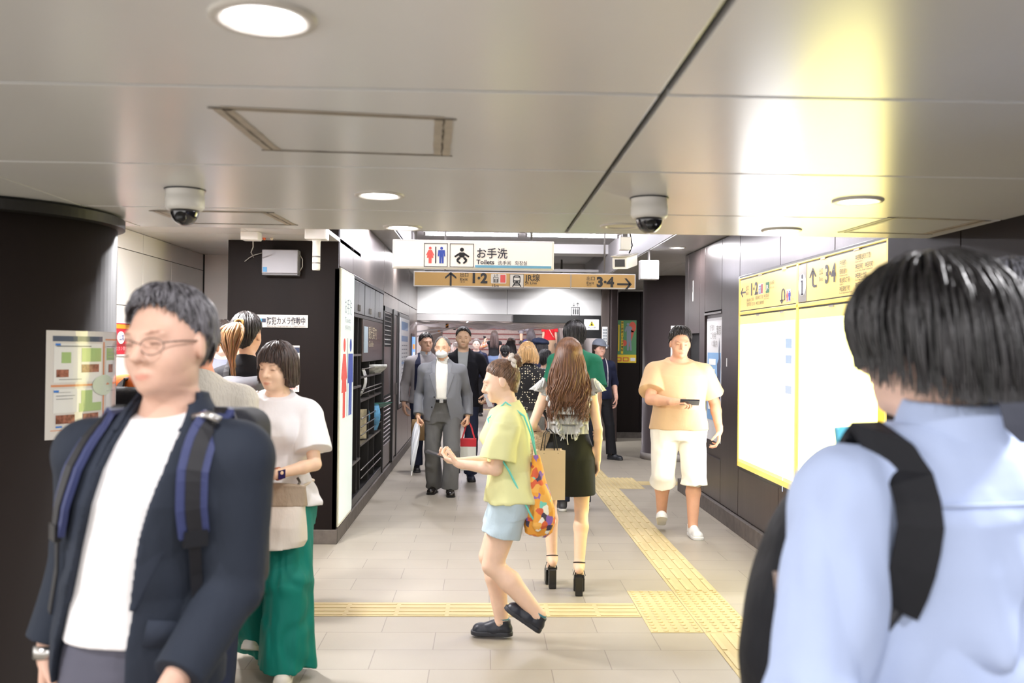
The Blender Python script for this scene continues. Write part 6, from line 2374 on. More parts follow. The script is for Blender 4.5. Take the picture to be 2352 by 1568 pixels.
def ruffle(p, path, nor, depth, waves, amp, seed):
    """a gathered frill hanging from a path: bottom edge longer than the top"""
    n = waves * 10
    P = [np.array(q) for q in path]
    cum = np.concatenate([[0], np.cumsum([np.linalg.norm(P[i + 1] - P[i]) for i in range(len(P) - 1)])])
    Nn = [np.array(q, float) for q in nor]
    vs, fs = [], []
    R = 6
    for i in range(n + 1):
        s_ = cum[-1] * i / n
        c = A_(*[np.interp(s_, cum, [q[k] for q in P]) for k in range(3)])
        nn = A_(*[np.interp(s_, cum, [q[k] for q in Nn]) for k in range(3)])
        nn /= np.linalg.norm(nn)
        ph = 2 * PI * waves * i / n
        for j in range(R + 1):
            u = j / R
            w_ = amp * u * (math.sin(ph + .6 * u) + .35 * math.sin(2.3 * ph + seed))
            vs.append(c + nn * (.006 + .55 * depth * u * .6 + w_) + A_(0, 0, -depth * u * .8) + A_(amp * .7 * u * math.cos(ph * 1.1 + seed), 0, 0))
    for i in range(n):
        for j in range(R):
            a = i * (R + 1) + j
            fs.append((a, a + 1, a + R + 2, a + R + 1))
    b = MB()
    b.add(vs, fs)
    return b


for g in (1, -1):
    for r_, (off, dp_) in enumerate(((0, .085), (.03, .085), (.06, .08))):
        pth, nr = [], []
        for i in range(13):
            u = i / 12
            if u < .38:      # round the top of the shoulder
                a = -1.2 + 2.4 * u / .38
                q = p.W.fwd((g * (.150 + off * .55 + .035 * math.cos(a)), .015 + .055 * math.sin(a) + (.0), 1.425 - off * .55 + .012 * math.cos(a)))
                n_ = (g * math.cos(a) * 1.2, math.sin(a), .25)
            else:            # then down the back towards the waist
                v = (u - .38) / .62
                x = g * ((.148 + off * .2) * (1 - v) + .035 * v)
                z = (1.40 - off * .3) * (1 - v) + (1.06 + off * .3) * v
                q = surf(p, x, z, .014 + .004 * r_, False)
                n_ = (g * .35, 1, .1)
            pth.append(q)
            nr.append(n_)
        o = p.mb('ruffle', ruffle(p, pth, nr, dp_, 10, .019, r_ * 2 + g), m_ruf)
        o.modifiers.new('thick', 'SOLIDIFY').thickness = .002
for z in (1.24, 1.17, 1.10):
    pth = [surf(p, -.13 + .26 * i / 12, z, .014, False) for i in range(13)]
    o = p.mb('ruffle', ruffle(p, pth, [(0, 1, .1)] * 13, .075, 8, .017, z * 9), m_ruf)
    o.modifiers.new('thick', 'SOLIDIFY').thickness = .002
b = MB()
for x, l in ((-.02, .05), (.01, .09), (-.055, .04), (.03, .05)):
    a = surf(p, x, 1.06, .045, False)
    b.tube([a, a + A_(.004, .006, -l * .5), a + A_(-.003, .004, -l)], .004, 6)
p.mb('tie_cord', b, m_ruf)
G = p.field((-.26, -.24, .56), (.26, .26, 1.12))
G.add(loft([(.605, .205, .150, .0, .008), (.74, .200, .150, .0, .010), (.86, .198, .142, 0, .012), (.95, .178, .125, 0, .006), (1.02, .152, .110, 0, .002), (1.09, .142, .104, 0, 0)]), 0)
G.wrinkle(.004, (9, 9, 3), 6)
p.finish('skirt', G, cloth('skirt_black', (24, 26, 24), .7, .25, 8))
# long hair down to the shoulder blades
rnd = random.Random(11)
paths = []
for i in range(620):
    ph = rnd.uniform(-2.35, 2.35) + PI
    a0 = rnd.uniform(.05, .5)
    R_ = A_(.092, .112, .112)
    c = A_(0, .014, 1.607)
    pp = []
    L_ = rnd.uniform(.34, .47)
    wv, w0, am = rnd.uniform(8, 13), ph * 2.2 + rnd.uniform(-.6, .6), rnd.uniform(.008, .022)
    zb = rnd.uniform(-.012, .012)
    for j in range(18):
        u = j / 17
        if u < .3:
            th = a0 + (PI / 2 - a0) * u / .3
            q = c + A_(R_[0] * math.sin(th) * math.sin(ph), -R_[1] * math.sin(th) * math.cos(ph), R_[2] * math.cos(th))
            q = p.frh(q)
        else:
            v = (u - .3) / .7
            q0 = p.frh(c + A_(R_[0] * math.sin(ph), -R_[1] * math.cos(ph), 0))
            x = q0[0] * (1 + .62 * math.sin(PI * min(1, v * 1.0) * .62) - .30 * v * v)
            x += am * v * 1.6 * math.sin(wv * v + w0)
            y = max(q0[1], .02) * (1 - v) + (.155 + zb + .02 * math.cos(ph)) * v + am * .8 * v * math.cos(wv * v + w0)
            if abs(math.sin(ph)) > .8 and q0[1] < .06:
                y = q0[1] * (1 - v) + (.10 + zb) * v
            q = A_(x, y, q0[2] - (L_ + .02) * v)
        pp.append(q)
    paths.append(pp)
F = p.hairfield('short', .012, .02, drop=.36)
F.add(loft([(1.27, .05, .015, 0, .125), (1.32, .085, .022, 0, .118), (1.38, .098, .028, 0, .105), (1.48, .094, .048, 0, .062), (1.60, .084, .075, 0, .032), (1.66, .06, .06, 0, .025)]), .03)
p.finish('hair', F, p.hairmat((100, 64, 42), .28, tip=(116, 78, 50)), extra=[p.locks(paths, .0050, .0012)])
# platform sandals
m_sh = mat('sandal_black', (24, 24, 24), .25, spec=.6)
for k in 'LR':
    an = p.an[k]
    X, Y_, Z = p.fdir(k)
    X0 = A_(X[0], X[1], 0)
    X0 /= np.linalg.norm(X0)
    S_ = A_(-X0[1], X0[0], 0)
    base = A_(an[0], an[1], 0)
    gz = -.085 / p.sc
    ball = an + X * .11 + Z * -.045
    b = MB()
    hl = base - X0 * .032
    zt_ = an[2] - .075
    b.obox(A_(hl[0], hl[1], (zt_ + gz) / 2), X0 * .024, S_ * .027, A_(0, 0, (zt_ - gz) / 2))
    o = p.mb('sandal', b, m_sh, smooth=False)
    bv = o.modifiers.new('bevel', 'BEVEL')
    bv.width = .006
    bv.segments = 2
    b = MB()
    fr = base + X0 * .125
    zf = max(ball[2] - .03, gz + .03)
    b.obox(A_(fr[0], fr[1], (zf + gz) / 2), X0 * .055, S_ * .040, A_(0, 0, (zf - gz) / 2))
    o2 = p.mb('platform', b, m_sh, parent=o, smooth=False)
    bv = o2.modifiers.new('bevel', 'BEVEL')
    bv.width = .008
    bv.segments = 2
    b = MB()
    b.obox((A_(hl[0], hl[1], zt_) + A_(fr[0], fr[1], zf)) / 2, (A_(fr[0], fr[1], zf) - A_(hl[0], hl[1], zt_)) / 2, S_ * .034, A_(0, 0, .008))
    p.mb('insole', b, m_sh, parent=o, smooth=False)
    b = MB()
    b.tube([an + .04 * (X0 * math.cos(a) + S_ * math.sin(a)) + A_(0, 0, .012 + .012 * math.cos(a + PI)) for a in [2 * PI * i / 20 for i in range(21)]], .0045, 6)
    b.tube([an - X0 * .035 + A_(0, 0, .02), an - X0 * .04 + S_ * .02 + A_(0, 0, -.04), an - X0 * .03 + S_ * .03 + A_(0, 0, -.07)], .0045, 6)
    p.mb('ankle_strap', b, m_sh, parent=o)
    b = MB()
    c = ball + Z * .018
    b.ribbon([c - S_ * .044 - Z * .03, c - S_ * .03 + Z * .012, c + S_ * .03 + Z * .012, c + S_ * .044 - Z * .03], .03, [tuple(-S_), tuple(Z), tuple(Z), tuple(S_)], .004)
    p.mb('toe_strap', b, m_sh, parent=o)
# her bags
hw = p.world(p.wr['L'] + A_(0, -.05, -.07))
t = thing('paper_bag', 'beige paper carrier bag hanging beside the black skirt', 'bag', (.418, 5.90, .635), .12)
b = MB()
W_, D_, H_ = .092, .06, .31
b.add([(-W_, -D_, 0), (W_, -D_, 0), (W_, D_, 0), (-W_, D_, 0), (-W_, -D_, H_), (W_, -D_, H_), (W_, D_, H_), (-W_, D_, H_), (-W_ + .02, 0, H_), (W_ - .02, 0, H_), (-W_ + .022, 0, .02), (W_ - .022, 0, .02)],
      [(3, 2, 1, 0), (0, 1, 5, 4), (2, 3, 7, 6), (1, 11, 9, 5), (11, 2, 6, 9), (3, 10, 8, 7), (10, 0, 4, 8), (0, 10, 3), (1, 2, 11)])
o = obj('paper_body', b, mat('kraft_pale', (222, 200, 168), .6, var=.04), t)
o.modifiers.new('thick', 'SOLIDIFY').thickness = .002
for g in (-1, 1):
    obj('handle', MB().tube([(-.045, g * D_ * .97, H_ - .02), (-.03, g * .03, H_ + .10), (0, g * .01, H_ + .13), (.03, g * .03, H_ + .10), (.045, g * D_ * .97, H_ - .02)], .003, 8), mat('handle_black', (26, 26, 28), .6), t, smooth=True)
t = thing('straw_tote', 'woven straw tote with black ribbon handles on the arm of the long haired woman', 'bag', (.385, 6.12, .80), .3)
b = MB().lathe([(.085, 0), (.10, .01), (.125, .12), (.14, .24), (.135, .24), (.12, .12), (.095, .015)], n=30)
b.v = [(x * 1.0, y * .45, z) for x, y, z in b.v]
mst = mat('straw', (206, 182, 146), .8, var=.3, vs=(1, 1, 3), vscale=60, bmp=.6, bscale=90)
obj('woven_body', b, mst, t, smooth=True)
for g in (-1, 1):
    obj('ribbon_handle', MB().ribbon([(-.07, g * .05, .2), (-.06, g * .045, .30), (0, g * .01, .38), (.06, g * .045, .30), (.07, g * .05, .2)], .016, (0, 1, 0), .004), mat('ribbon_black', (26, 26, 28), .5), t)
b = MB().ribbon([(.06, -.07, .22), (.09, -.10, .14), (.07, -.12, .05)], .014, (0, 1, .1), .003).ribbon([(.06, -.07, .22), (.03, -.11, .13), (.05, -.12, .02)], .014, (0, 1, .1), .003)
obj('ribbon_tail', b, mat('ribbon_black', ()), t)

# ---- heavy man in beige tee and white shorts
p = Person('person in beige tee and white shorts walking with a phone beside the right wall', 1.695, 8.08, 1.755, -6, wd=1.24, dp=1.32, lw=1.14, aw=1.22, belly=.05, lean=(-1, 0), head=(4, 8, 2), hs=1.03, skin=(216, 166, 136), h=.006,
           arms={'R': dict(w=(-.07, -.335, 1.115), pole=(-1, .3, -.6), f=(.9, -.25, .1), n=(.15, .5, -.8), curl=.8, thumb=.6), 'L': dict(w=(.335, -.02, .865), pole=(.4, 1, 0), f=(-.05, -.15, -1), curl=.6)},
           legs={'R': dict(a=(-.125, .12, .135), pitch=-26, yaw=-4), 'L': dict(a=(.11, -.13, .085), yaw=10)})
p.body()
F = p.top(.026, .87, .40, flare=.012, sflare=.026, puff=.006, neck=1.452).wrinkle(.008, (8, 8, 4), 4)
p.finish('shirt', F, cloth('cloth_beige', (216, 184, 144), .85, .3, 9))
F = p.legsf(.024, 1.0, .575, .016, straight=.098).wrinkle(.006, (12, 12, 3), 5)
p.finish('shorts', F, cloth('cloth_cream', (236, 232, 218), .85, .3, 9))
p.shoes((232, 232, 230), (224, 224, 222), lace=(240, 240, 240), big=1.06)
p.hair('crop', (38, 34, 34), .013, strands=320, r=.0042, out=.014, puff=.014, streak=.9)
t = thing('phone', 'dark phone in the raised hand of the beige shirted man', 'phone')
t.matrix_world = Matrix.Translation(p.root.location) @ p.root.rotation_euler.to_matrix().to_4x4()
c = p.wr['R'] + A_(.115, -.045, .0)
onp(p, 'case', MB().obox(c, (.075, -.01, 0), (0, -.03, .02), (0, .003, .005)), m_phone, t)
onp(p, 'screen', MB().obox(c + A_(0, .003, .005), (.07, -.01, 0), (0, -.027, .018), (0, .0012, .002)), mat('phone_screen', (150, 150, 130), .2), t)

# ---- man with green tee behind her
p = Person('person with black hair in a green tee behind the long haired woman', .885, 9.15, 1.835, 176, h=.007, skin=(222, 180, 152), wd=.95, head=(0, 4, 0))
p.body()
p.finish('shirt', p.top(.028, .85, .42, flare=.014, sflare=.025).wrinkle(.007, (9, 9, 4), 3), cloth('cloth_bottle', (34, 112, 84), .85, .3, 9))
p.finish('trousers', p.legsf(.016, 1.0, .97, .016), cloth('denim_dark', (40, 46, 66), .8, .3, 14))
p.shoes((60, 60, 66), (216, 214, 210))
p.hair('fringe', (28, 25, 26), .022, strands=260, r=.005, out=.01, vol=.0, taper=.3, streak=.8)

# ---- elderly man in the grey suit
p = Person('person in a grey suit and white face mask walking towards the camera with an umbrella', -.44, 10.15, 1.69, -2, wd=1.13, dp=1.05, belly=.025, lean=(2, -1), head=(-4, 3, 0), skin=(234, 188, 156), h=.006,
           arms={'R': dict(w=(-.262, -.06, .855), pole=(-.22, 1, 0), f=(-.02, -.2, -1), n=(1, .1, 0), curl=1.3, thumb=.9), 'L': dict(w=(.272, .02, .85), pole=(.22, 1, 0), f=(.02, -.1, -1), curl=1.2, thumb=.8)},
           legs={'L': dict(a=(.095, -.09, .085), yaw=8), 'R': dict(a=(-.09, .09, .085), yaw=-10)})
suit_man = p
p.body()
m_suit = cloth('suit_grey', (122, 124, 130), .75, .35, 9)
m_suit2 = cloth('suit_lapel', (130, 132, 138), .75, .2, 9)
p.finish('shirt', p.top(.008, 1.0, .0, neck=1.462, front=.25, arms='').wrinkle(.003, (14, 14, 4), 3), cloth('cloth_ivory', (236, 234, 226), .8, .25, 10))
G = p.field((-.12, -.16, 1.38), (.12, .14, 1.54), .005)
G.add(cone(p.W.fwd((0, .016, 1.42)), p.W.fwd((0, .012, 1.487)), .083, .068, True), 0)
G.cut(cone(p.W.fwd((0, .0, 1.38)), p.W.fwd((0, .01, 1.56)), .062, .060), 0)
G.cut(cone(p.W.fwd((0, -.16, 1.40)), p.W.fwd((0, -.04, 1.46)), .045, .012), 0)
p.finish('shirt_collar', G, cloth('cloth_ivory', ()))
F = p.top(.024, .80, .985, flare=.012, sflare=.008, neck=1.472, front=0).wrinkle(.006, (9, 9, 6), 13)
open_front(F, p, [(.5, -.16, .14), (.84, -.12, .09), (1.0, -.062, .055), (1.08, -.055, .06), (1.3, -.066, .068), (1.45, -.06, .06), (1.6, -.06, .06)], .03)
p.finish('jacket', F, m_suit)
for g in (1, -1):
    rr = [(1.06, .052, .058), (1.2, .062, .105), (1.30, .066, .135), (1.315, .067, .10), (1.40, .066, .112), (1.455, .058, .09)]
    if g < 0:
        rr = [(a, -c, -b_) for a, b_, c in rr]
    H_ = p.top(.030, 1.04, 0, neck=1.49, front=0, arms='', h=.005)
    p.finish('lapel', patch(H_, p, rr, True, .03), m_suit2)
b = MB()
for z in (1.06, .95):
    q = surf(p, -.075 if z > 1 else -.105, z, .036)
    b.lathe([(0, 0), (.009, 0), (.009, .005), (0, .006)], tuple(q), 12, Matrix.Rotation(PI / 2, 3, 'X'))
p.mb('button', b, m_buckle)
F = p.legsf(.022, 1.03, .985, .035, knee=.012).wrinkle(.007, (12, 12, 6), 5)
p.finish('trousers', F, cloth('suit_trousers', (104, 104, 104), .7, .35, 10))
st = np.array(p.st)
G = p.field((-.25, -.25, .96), (.25, .2, 1.08), .005)
G.add(loft([(1.0, np.interp(1.0, st[:, 0], st[:, 1]) + .022, np.interp(1.0, st[:, 0], st[:, 2]) + .027, 0, np.interp(1.0, st[:, 0], st[:, 4])), (1.035, np.interp(1.03, st[:, 0], st[:, 1]) + .022, np.interp(1.03, st[:, 0], st[:, 2]) + .027, 0, np.interp(1.03, st[:, 0], st[:, 4]))]), 0)
p.finish('belt', G, m_buckle)
q = surf(p, 0.0, 1.018, .024)
p.mb('belt_buckle', MB().box((q[0] - .02, q[1] - .012, .998), (q[0] + .02, q[1] + .004, 1.038)), m_steel, smooth=False)
p.shoes((28, 24, 22), (24, 22, 20), kind='loafer', big=1.05)
p.hair('bald', (128, 124, 122), .008, strands=160, r=.003, streak=.7)
G = Field(p.piv + A_(-.12, -.2, -.06), p.piv + A_(.12, .05, .14), .0045)
G.add(p.hp(ell((0, -.062, 1.523), (.066, .060, .046))), 0)
G.add(p.hp(ell((0, -.095, 1.553), (.024, .024, .020))), .02)
G.keep(lambda P: (p.toh(P)[..., 1] + .030))
G.keep(lambda P: np.abs(p.toh(P)[..., 2] - 1.524) - .044)
p.finish('face_mask', G, mat('mask_white', (236, 238, 240), .8, bmp=.3, bscale=30, bs=(.2, .2, 4)))
b = MB()
for g in (1, -1):
    b.tube([p.frh((g * .062, -.04, 1.55)), p.frh((g * .079, -.005, 1.585)), p.frh((g * .081, .02, 1.58)), p.frh((g * .066, -.03, 1.51))], .0016, 5)
p.mb('mask_loop', b, mat('mask_white', ()))
# umbrella in his right hand
hw = p.world(p.wr['R'] + A_(-.005, -.03, -.085))
t = thing('umbrella', 'furled white umbrella held by the masked man in the grey suit', 'umbrella', hw)
tip = at(945, 1092, 'y', 9.75) - hw
d = tip.normalized()
Lu = tip.length
b = MB()
n_ = 16
vs = []
prof = [(.012, -.02), (.03, .02), (.042, .10), (.040, .25), (.026, .42), (.012, Lu - .05)]
zax = d
xax = Vector((1, 0, 0)) - d * d.x
xax.normalize()
yax = zax.cross(xax)
for r_, z in prof:
    for i in range(n_ * 2):
        a = 2 * PI * i / (n_ * 2)
        rr = r_ * (1.0 if i % 4 < 2 else .72)
        vs.append(zax * z + xax * math.cos(a + z * 3) * rr + yax * math.sin(a + z * 3) * rr)
m2 = n_ * 2
b.add(vs, [(i * m2 + k, i * m2 + (k + 1) % m2, (i + 1) * m2 + (k + 1) % m2, (i + 1) * m2 + k) for i in range(len(prof) - 1) for k in range(m2)] + [tuple(reversed(range(m2))), tuple((len(prof) - 1) * m2 + k for k in range(m2))])
obj('furled_canopy', b, mat('umbrella_clear', (232, 236, 242), .25, trans=.25, spec=.6), t, smooth=True)
obj('tip', MB().tube([d * (Lu - .06), d * Lu], .006, 10), mat('plain_white', ()), t)
obj('shaft', MB().tube([d * -.06, d * .04], .006, 10), m_steel, t)
obj('handle', MB().tube([d * -.03, d * -.09, d * -.12 + Vector((.012, .02, .01)), d * -.125 + Vector((.02, .05, .0)), d * -.10 + Vector((.02, .06, -.02))], .010, 10), mat('handle_clear', (226, 224, 222), .2), t, smooth=True)
# carrier bag with red handles in his left hand
hw = p.world(p.wr['L'] + A_(.0, -.02, -.10))
t = thing('carrier_bag', 'white carrier bag with red top and red handles beside the grey suit man', 'bag', (hw.x + .01, hw.y + .06, .255))
obj('paper_body', MB().box((-.085, -.055, 0), (.085, .055, .27)), mat('bag_white', (222, 224, 218), .6), t, .004)
obj('red_top', MB().box((-.087, -.057, .255), (.087, .057, .34)), mat('bag_red', (196, 34, 48), .5), t, .004)
for g in (-1, 1):
    obj('handle', MB().ribbon([(-.07, g * .05, .33), (-.03, g * .02, .47), (0, g * .012, .53), (.03, g * .02, .47), (.07, g * .05, .33)], .016, (0, 1, 0), .004), mat('bag_red', ()), t)

# ---- the crowd behind
def crowd(label, px, Y, H, rz, sex, hairst, hairc, topc, botc, sleeve=.45, hem=.86, floor=0, h=.009, kind='trousers', blen=.97, t=.013, skin=(224, 182, 158), wd=1.0, longhair=0, arms=None, legs=None, head=(0, 4, 0), shoec=(50, 48, 50), ease=.022, locks=90, belly=0, flare=.014, boff=0, lname='hair', bflare=.02):
    x = at(px, 800, 'y', Y).x
    p = Person(label, x, Y, H, rz, sex, wd=wd, h=h, skin=skin, arms=arms, legs=legs, head=head, floor=floor, belly=belly)
    p.body()
    if topc is not None:
        F = p.top(ease, hem, sleeve, flare=flare, sflare=.02 if sleeve < .6 else .006).wrinkle(.006, (9, 9, 4), p.seed)
        p.finish('shirt', F, topc)
    if kind == 'skirt':
        G = p.field((-.32, -.28, .9 - blen), (.32, .3, 1.06))
        G.add(loft([(.92 - blen, .19 + bflare, .16 + bflare, 0, .01), (.86, .195, .14, 0, .012), (.95, .178, .125, 0, .006), (1.03, .155, .112, 0, 0)]), 0)
        G.wrinkle(.008, (14, 14, 2), 5)
        p.finish('skirt', G, botc)
    else:
        p.finish('shorts' if blen < .8 else 'trousers', p.legsf(.018, 1.0, blen, bflare).wrinkle(.005, (12, 12, 4), p.seed), botc)
    p.shoes(shoec, kind='sneaker', h=.007)
    ex = []
    if longhair:
        rnd = random.Random(p.seed)
        paths = []
        for i in range(110):
            ph = rnd.uniform(-1.9, 1.9) + PI
            c = A_(0, .014, 1.607)
            q0 = c + A_(.088 * math.sin(ph), -.108 * math.cos(ph), .02)
            L_ = longhair * rnd.uniform(.85, 1.05)
            pp = [p.frh(c + A_(.045 * math.sin(ph), -.055 * math.cos(ph), .095))]
            for j in range(9):
                v = j / 8
                q = p.frh(q0) + A_(0, 0, -L_ * v)
                q[0] *= 1 + .5 * math.sin(v * 2.2) * .8 - .1 * v
                q[1] = max(q[1], .0) * (1 - v) + (.145 if L_ > .25 else .11) * v if q0[1] > 0 else q[1] * (1 - v) + .08 * v
                q[0] += .006 * math.sin(v * 9 + i)
                pp.append(q)
            paths.append(pp)
        ex.append(p.locks(paths, .009, .002, 5))
    p.hair(hairst, hairc, t, strands=locks, r=.005, h=min(h, .007), extra=ex, name=lname, vol=.03 if hairst in ('bob', 'mop') else 0)
    return p


# man behind the suit man's shoulder
p = crowd('person in grey shirt with a navy strap behind the grey suit man at the left', 978, 12.0, 1.76, 14, 'm', 'short', (40, 36, 36), cloth('cloth_smoke', (150, 146, 148), .85, .3, 9), cloth('denim_dark', ()), sleeve=.97, hem=.84, h=.008, head=(6, 4, 0), t=.010, skin=(222, 178, 152), arms={'R': dict(w=(-.26, .02, .84), pole=(-.2, 1, 0))}, shoec=(30, 30, 32))
b = MB()
G = p.top(.034, .9, 0, arms='', neck=1.5, front=0)
p.finish('navy_strap', patch(G, p, [(1.0, -.15, -.08), (1.3, -.15, -.085), (1.46, -.14, -.075)], None), cloth('cloth_dark_navy', (32, 36, 60), .8, .3, 9))
G = p.field((-.12, -.16, 1.38), (.12, .14, 1.54), .006)
G.add(cone(p.W.fwd((0, .016, 1.42)), p.W.fwd((0, .010, 1.482)), .085, .068, True), 0)
G.cut(cone(p.W.fwd((0, -.17, 1.40)), p.W.fwd((0, -.04, 1.46)), .05, .012), 0)
p.finish('collar', G, cloth('cloth_pale_grey', (184, 186, 190), .85, .2, 9))
t = thing('tote_bag', 'brown tote bag beside the umbrella, behind the grey suit man', 'bag', (at(968, 1020, 'y', 11.75).x, 11.72, .42))
b = MB().lathe([(.09, 0), (.12, .01), (.13, .14), (.12, .26), (.115, .26), (.11, .02)], n=24)
b.v = [(x, y * .5, z) for x, y, z in b.v]
obj('pouch', b, cloth('bag_brown', (150, 122, 86), .8, .4, 14), t, smooth=True)
obj('handle', MB().tube([(-.08, 0, .25), (-.07, 0, .40), (0, 0, .46), (.07, 0, .40), (.08, 0, .25)], .008, 8), cloth('bag_brown', ()), t, smooth=True)

# tall man in the black cardigan
p = crowd('tall person in black cardigan over a grey tee walking towards the camera', 1064, 11.2, 1.82, 0, 'm', 'crop', (36, 31, 30), cloth('cloth_grey_tee', (168, 172, 172), .85, .3, 9), cloth('denim_dark', ()), sleeve=0, hem=.88, h=.0065, ease=.010, skin=(226, 188, 156), t=.010, locks=220, wd=.97,
          arms={'L': dict(w=(.265, -.13, .97), pole=(.5, 1, 0), f=(-.15, -.4, -.9), n=(-1, .2, 0), curl=1.0, thumb=.8), 'R': dict(w=(-.24, .0, .84), pole=(-.2, 1, 0))}, shoec=(34, 38, 56))
F = p.top(.026, .82, .62, flare=.012, sflare=.012, neck=1.47, front=0).wrinkle(.006, (9, 9, 5), 6)
open_front(F, p, [(.5, -.06, .06), (1.0, -.04, .04), (1.2, -.042, .042), (1.36, -.055, .055), (1.45, -.062, .062), (1.6, -.06, .06)], .03)
p.finish('cardigan', F, cloth('cloth_cardigan', (24, 24, 30), .9, .3, 12))
w_ = p.world(p.wr['L'] + A_(.02, -.04, -.07))
tag(obj('paper_slip', MB().obox(w_, (.03, .02, 0), (.001, -.002, 0), (.03, .01, -.075)), mat('plain_white', ()), bevel=.001), 'white paper slip in the hand of the black cardigan man', 'paper')

# pale man in navy tee with backpack straps
p = crowd('person in navy tee with backpack straps, pale face, before the stairs', 1094, 21.8, 1.78, 2, 'm', 'crop', (120, 110, 104), cloth('cloth_dark_navy', ()), cloth('cloth_black', ()), h=.010, skin=(244, 214, 196))
for g in (1, -1):
    G = p.top(.036, 1.0, 0, arms='', neck=1.5, front=0, h=.008)
    p.finish('backpack_strap', patch(G, p, [(1.08, g * .12 - .028, g * .12 + .028), (1.46, g * .11 - .028, g * .11 + .028)], None), cloth('strap_slate', (70, 76, 96), .8, .3, 12))
# pale haired woman in red and white, half hidden
crowd('person with pale hair in a white and red top, half hidden behind the men', 1046, 20.0, 1.68, 10, 'f', 'bob', (226, 208, 200), cloth('cloth_white_red', (238, 222, 222), .85, .3, 9), cloth('cloth_red', (176, 44, 52), .8, .3, 9), h=.010, skin=(244, 214, 200), locks=60)
# woman in black vest with long hair taking a photo
p = crowd('person with long brown hair in a black vest raising a phone on the lower stairs', 1135, 25.15, 1.58, 180, 'f', 'mop', (66, 46, 40), cloth('cloth_black', ()), cloth('denim_mid', (112, 130, 164), .8, .3, 12), sleeve=0, hem=.98, floor=.465, h=.010, longhair=.42, locks=50,
          arms={'L': dict(w=(.27, -.16, 1.38), pole=(.9, .3, -1), f=(-.1, -.2, 1), n=(-.3, -1, 0), curl=.8)})
b = MB().tube([p.sh['L'], p.el['L'], p.wr['L'] * .85 + p.el['L'] * .15], [.062, .056, .046], 12)
mfl2 = bpy.data.materials.new('floral')
nt, N, L, B = nodes(mfl2)
L.new(ramp(nt, noise(nt, coords(nt), 22, 2), [(.40, lin((226, 210, 206))), (.50, lin((200, 50, 60))), (.6, lin((236, 190, 120)))]), B.inputs['Base Color'])
p.mb('floral_sleeve', b, mfl2)
w_ = p.world(p.wr['L'] + A_(0, -.05, .10))
o = thing('phone', 'dark phone raised by the long haired woman on the lower stairs', 'phone', w_)
obj('case', MB().obox((0, 0, 0), (.035, .012, 0), (.001, -.004, 0), (-.02, 0, .065)), m_phone, o, .002)
# woman with a low bun in white
p = crowd('person with a dark low bun in a white top with a navy strap', 1160, 15.6, 1.62, 180, 'f', 'pulled', (34, 30, 32), cloth('cloth_white', ()), cloth('denim_dark', ()), h=.008, lname='hair')
p.finish('hair_bun', Field(p.piv + A_(-.1, .0, -.05), p.piv + A_(.1, .2, .15), .007).add(p.hp(ell((0, .10, 1.555), (.045, .035, .04))), 0), p.hairmat((34, 30, 32)))
G = p.top(.034, 1.0, 0, arms='', neck=1.5, front=0, h=.008)
p.finish('navy_strap', patch(G, p, [(1.08, -.09, -.06), (1.46, -.12, -.09)], None), cloth('cloth_dark_navy', ()))
crowd('person with long dark hair in a light blue top beside the low bun woman', 1172, 17.2, 1.70, 176, 'f', 'mop', (38, 32, 34), cloth('cloth_ice', (196, 208, 228), .85, .3, 9), cloth('denim_dark', ()), h=.009, longhair=.3, locks=50)
crowd('person with thinning brown hair in a white shirt at the foot of the stairs', 1174, 20.4, 1.80, 180, 'm', 'bald', (96, 76, 64), cloth('cloth_white', ()), cloth('cloth_black', ()), h=.010)
# blonde woman in polka dots
mdot = bpy.data.materials.new('polka_dots')
nt, N, L, B = nodes(mdot)
vo = N.new('ShaderNodeTexVoronoi')
vo.inputs['Scale'].default_value = 36
vo.inputs['Randomness'].default_value = .5
L.new(coords(nt), vo.inputs['Vector'])
rr_ = N.new('ShaderNodeValToRGB')
rr_.color_ramp.interpolation = 'CONSTANT'
rr_.color_ramp.elements[0].color = (*lin((232, 222, 190)), 1)
rr_.color_ramp.elements[1].position = .24
rr_.color_ramp.elements[1].color = (*lin((24, 22, 24)), 1)
L.new(vo.outputs['Distance'], rr_.inputs['Fac'])
L.new(rr_.outputs['Color'], B.inputs['Base Color'])
B.inputs['Roughness'].default_value = .8
p = crowd('person with blonde bob in a black polka dot blouse, seen from behind', 1212, 10.1, 1.64, 180, 'f', 'mop', (196, 156, 104), mdot, cloth('skirt_speckle', (120, 118, 110), .8, .8, 60), sleeve=.75, hem=.96, h=.0065, kind='skirt', blen=.45, wd=1.16, longhair=.16, locks=260, ease=.03)
# small dark head, beret, long hair
crowd('person with dark tied hair in a white tee, small, beside the polka dot blouse', 1251, 11.4, 1.555, 172, 'f', 'pulled', (28, 26, 30), cloth('cloth_white', ()), cloth('denim_dark', ()), h=.008, t=.018, longhair=.1, head=(-20, 8, 0))
p = crowd('person in a dark beret with a fluffy pink collar and navy coat', 1243, 13.0, 1.70, 178, 'f', 'bob', (40, 36, 40), cloth('cloth_dark_navy', ()), cloth('cloth_black', ()), sleeve=.97, h=.008, ease=.035)
G = Field(p.piv + A_(-.2, -.2, .0), p.piv + A_(.2, .22, .32), .007)
G.add(p.hp(ell((.01, .015, 1.675), (.125, .135, .050), rotm(0, -10, -6))), 0).wrinkle(.006, (20, 20, 20), 3)
p.finish('beret', G, cloth('beret_navy', (36, 44, 66), .75, .4, 20))
G = Field(p.piv + A_(-.2, -.18, -.2), p.piv + A_(.2, .2, .1), .008)
for i in range(14):
    a = 2 * PI * i / 14
    G.add(ell(p.W.fwd((.105 * math.cos(a), .02 + .085 * math.sin(a), 1.45)), .046), .01)
G.wrinkle(.012, (40, 40, 40), 5)
p.finish('fluffy_collar', G, mat('fluff_pink', (238, 210, 208), .95, bmp=1, bscale=80))
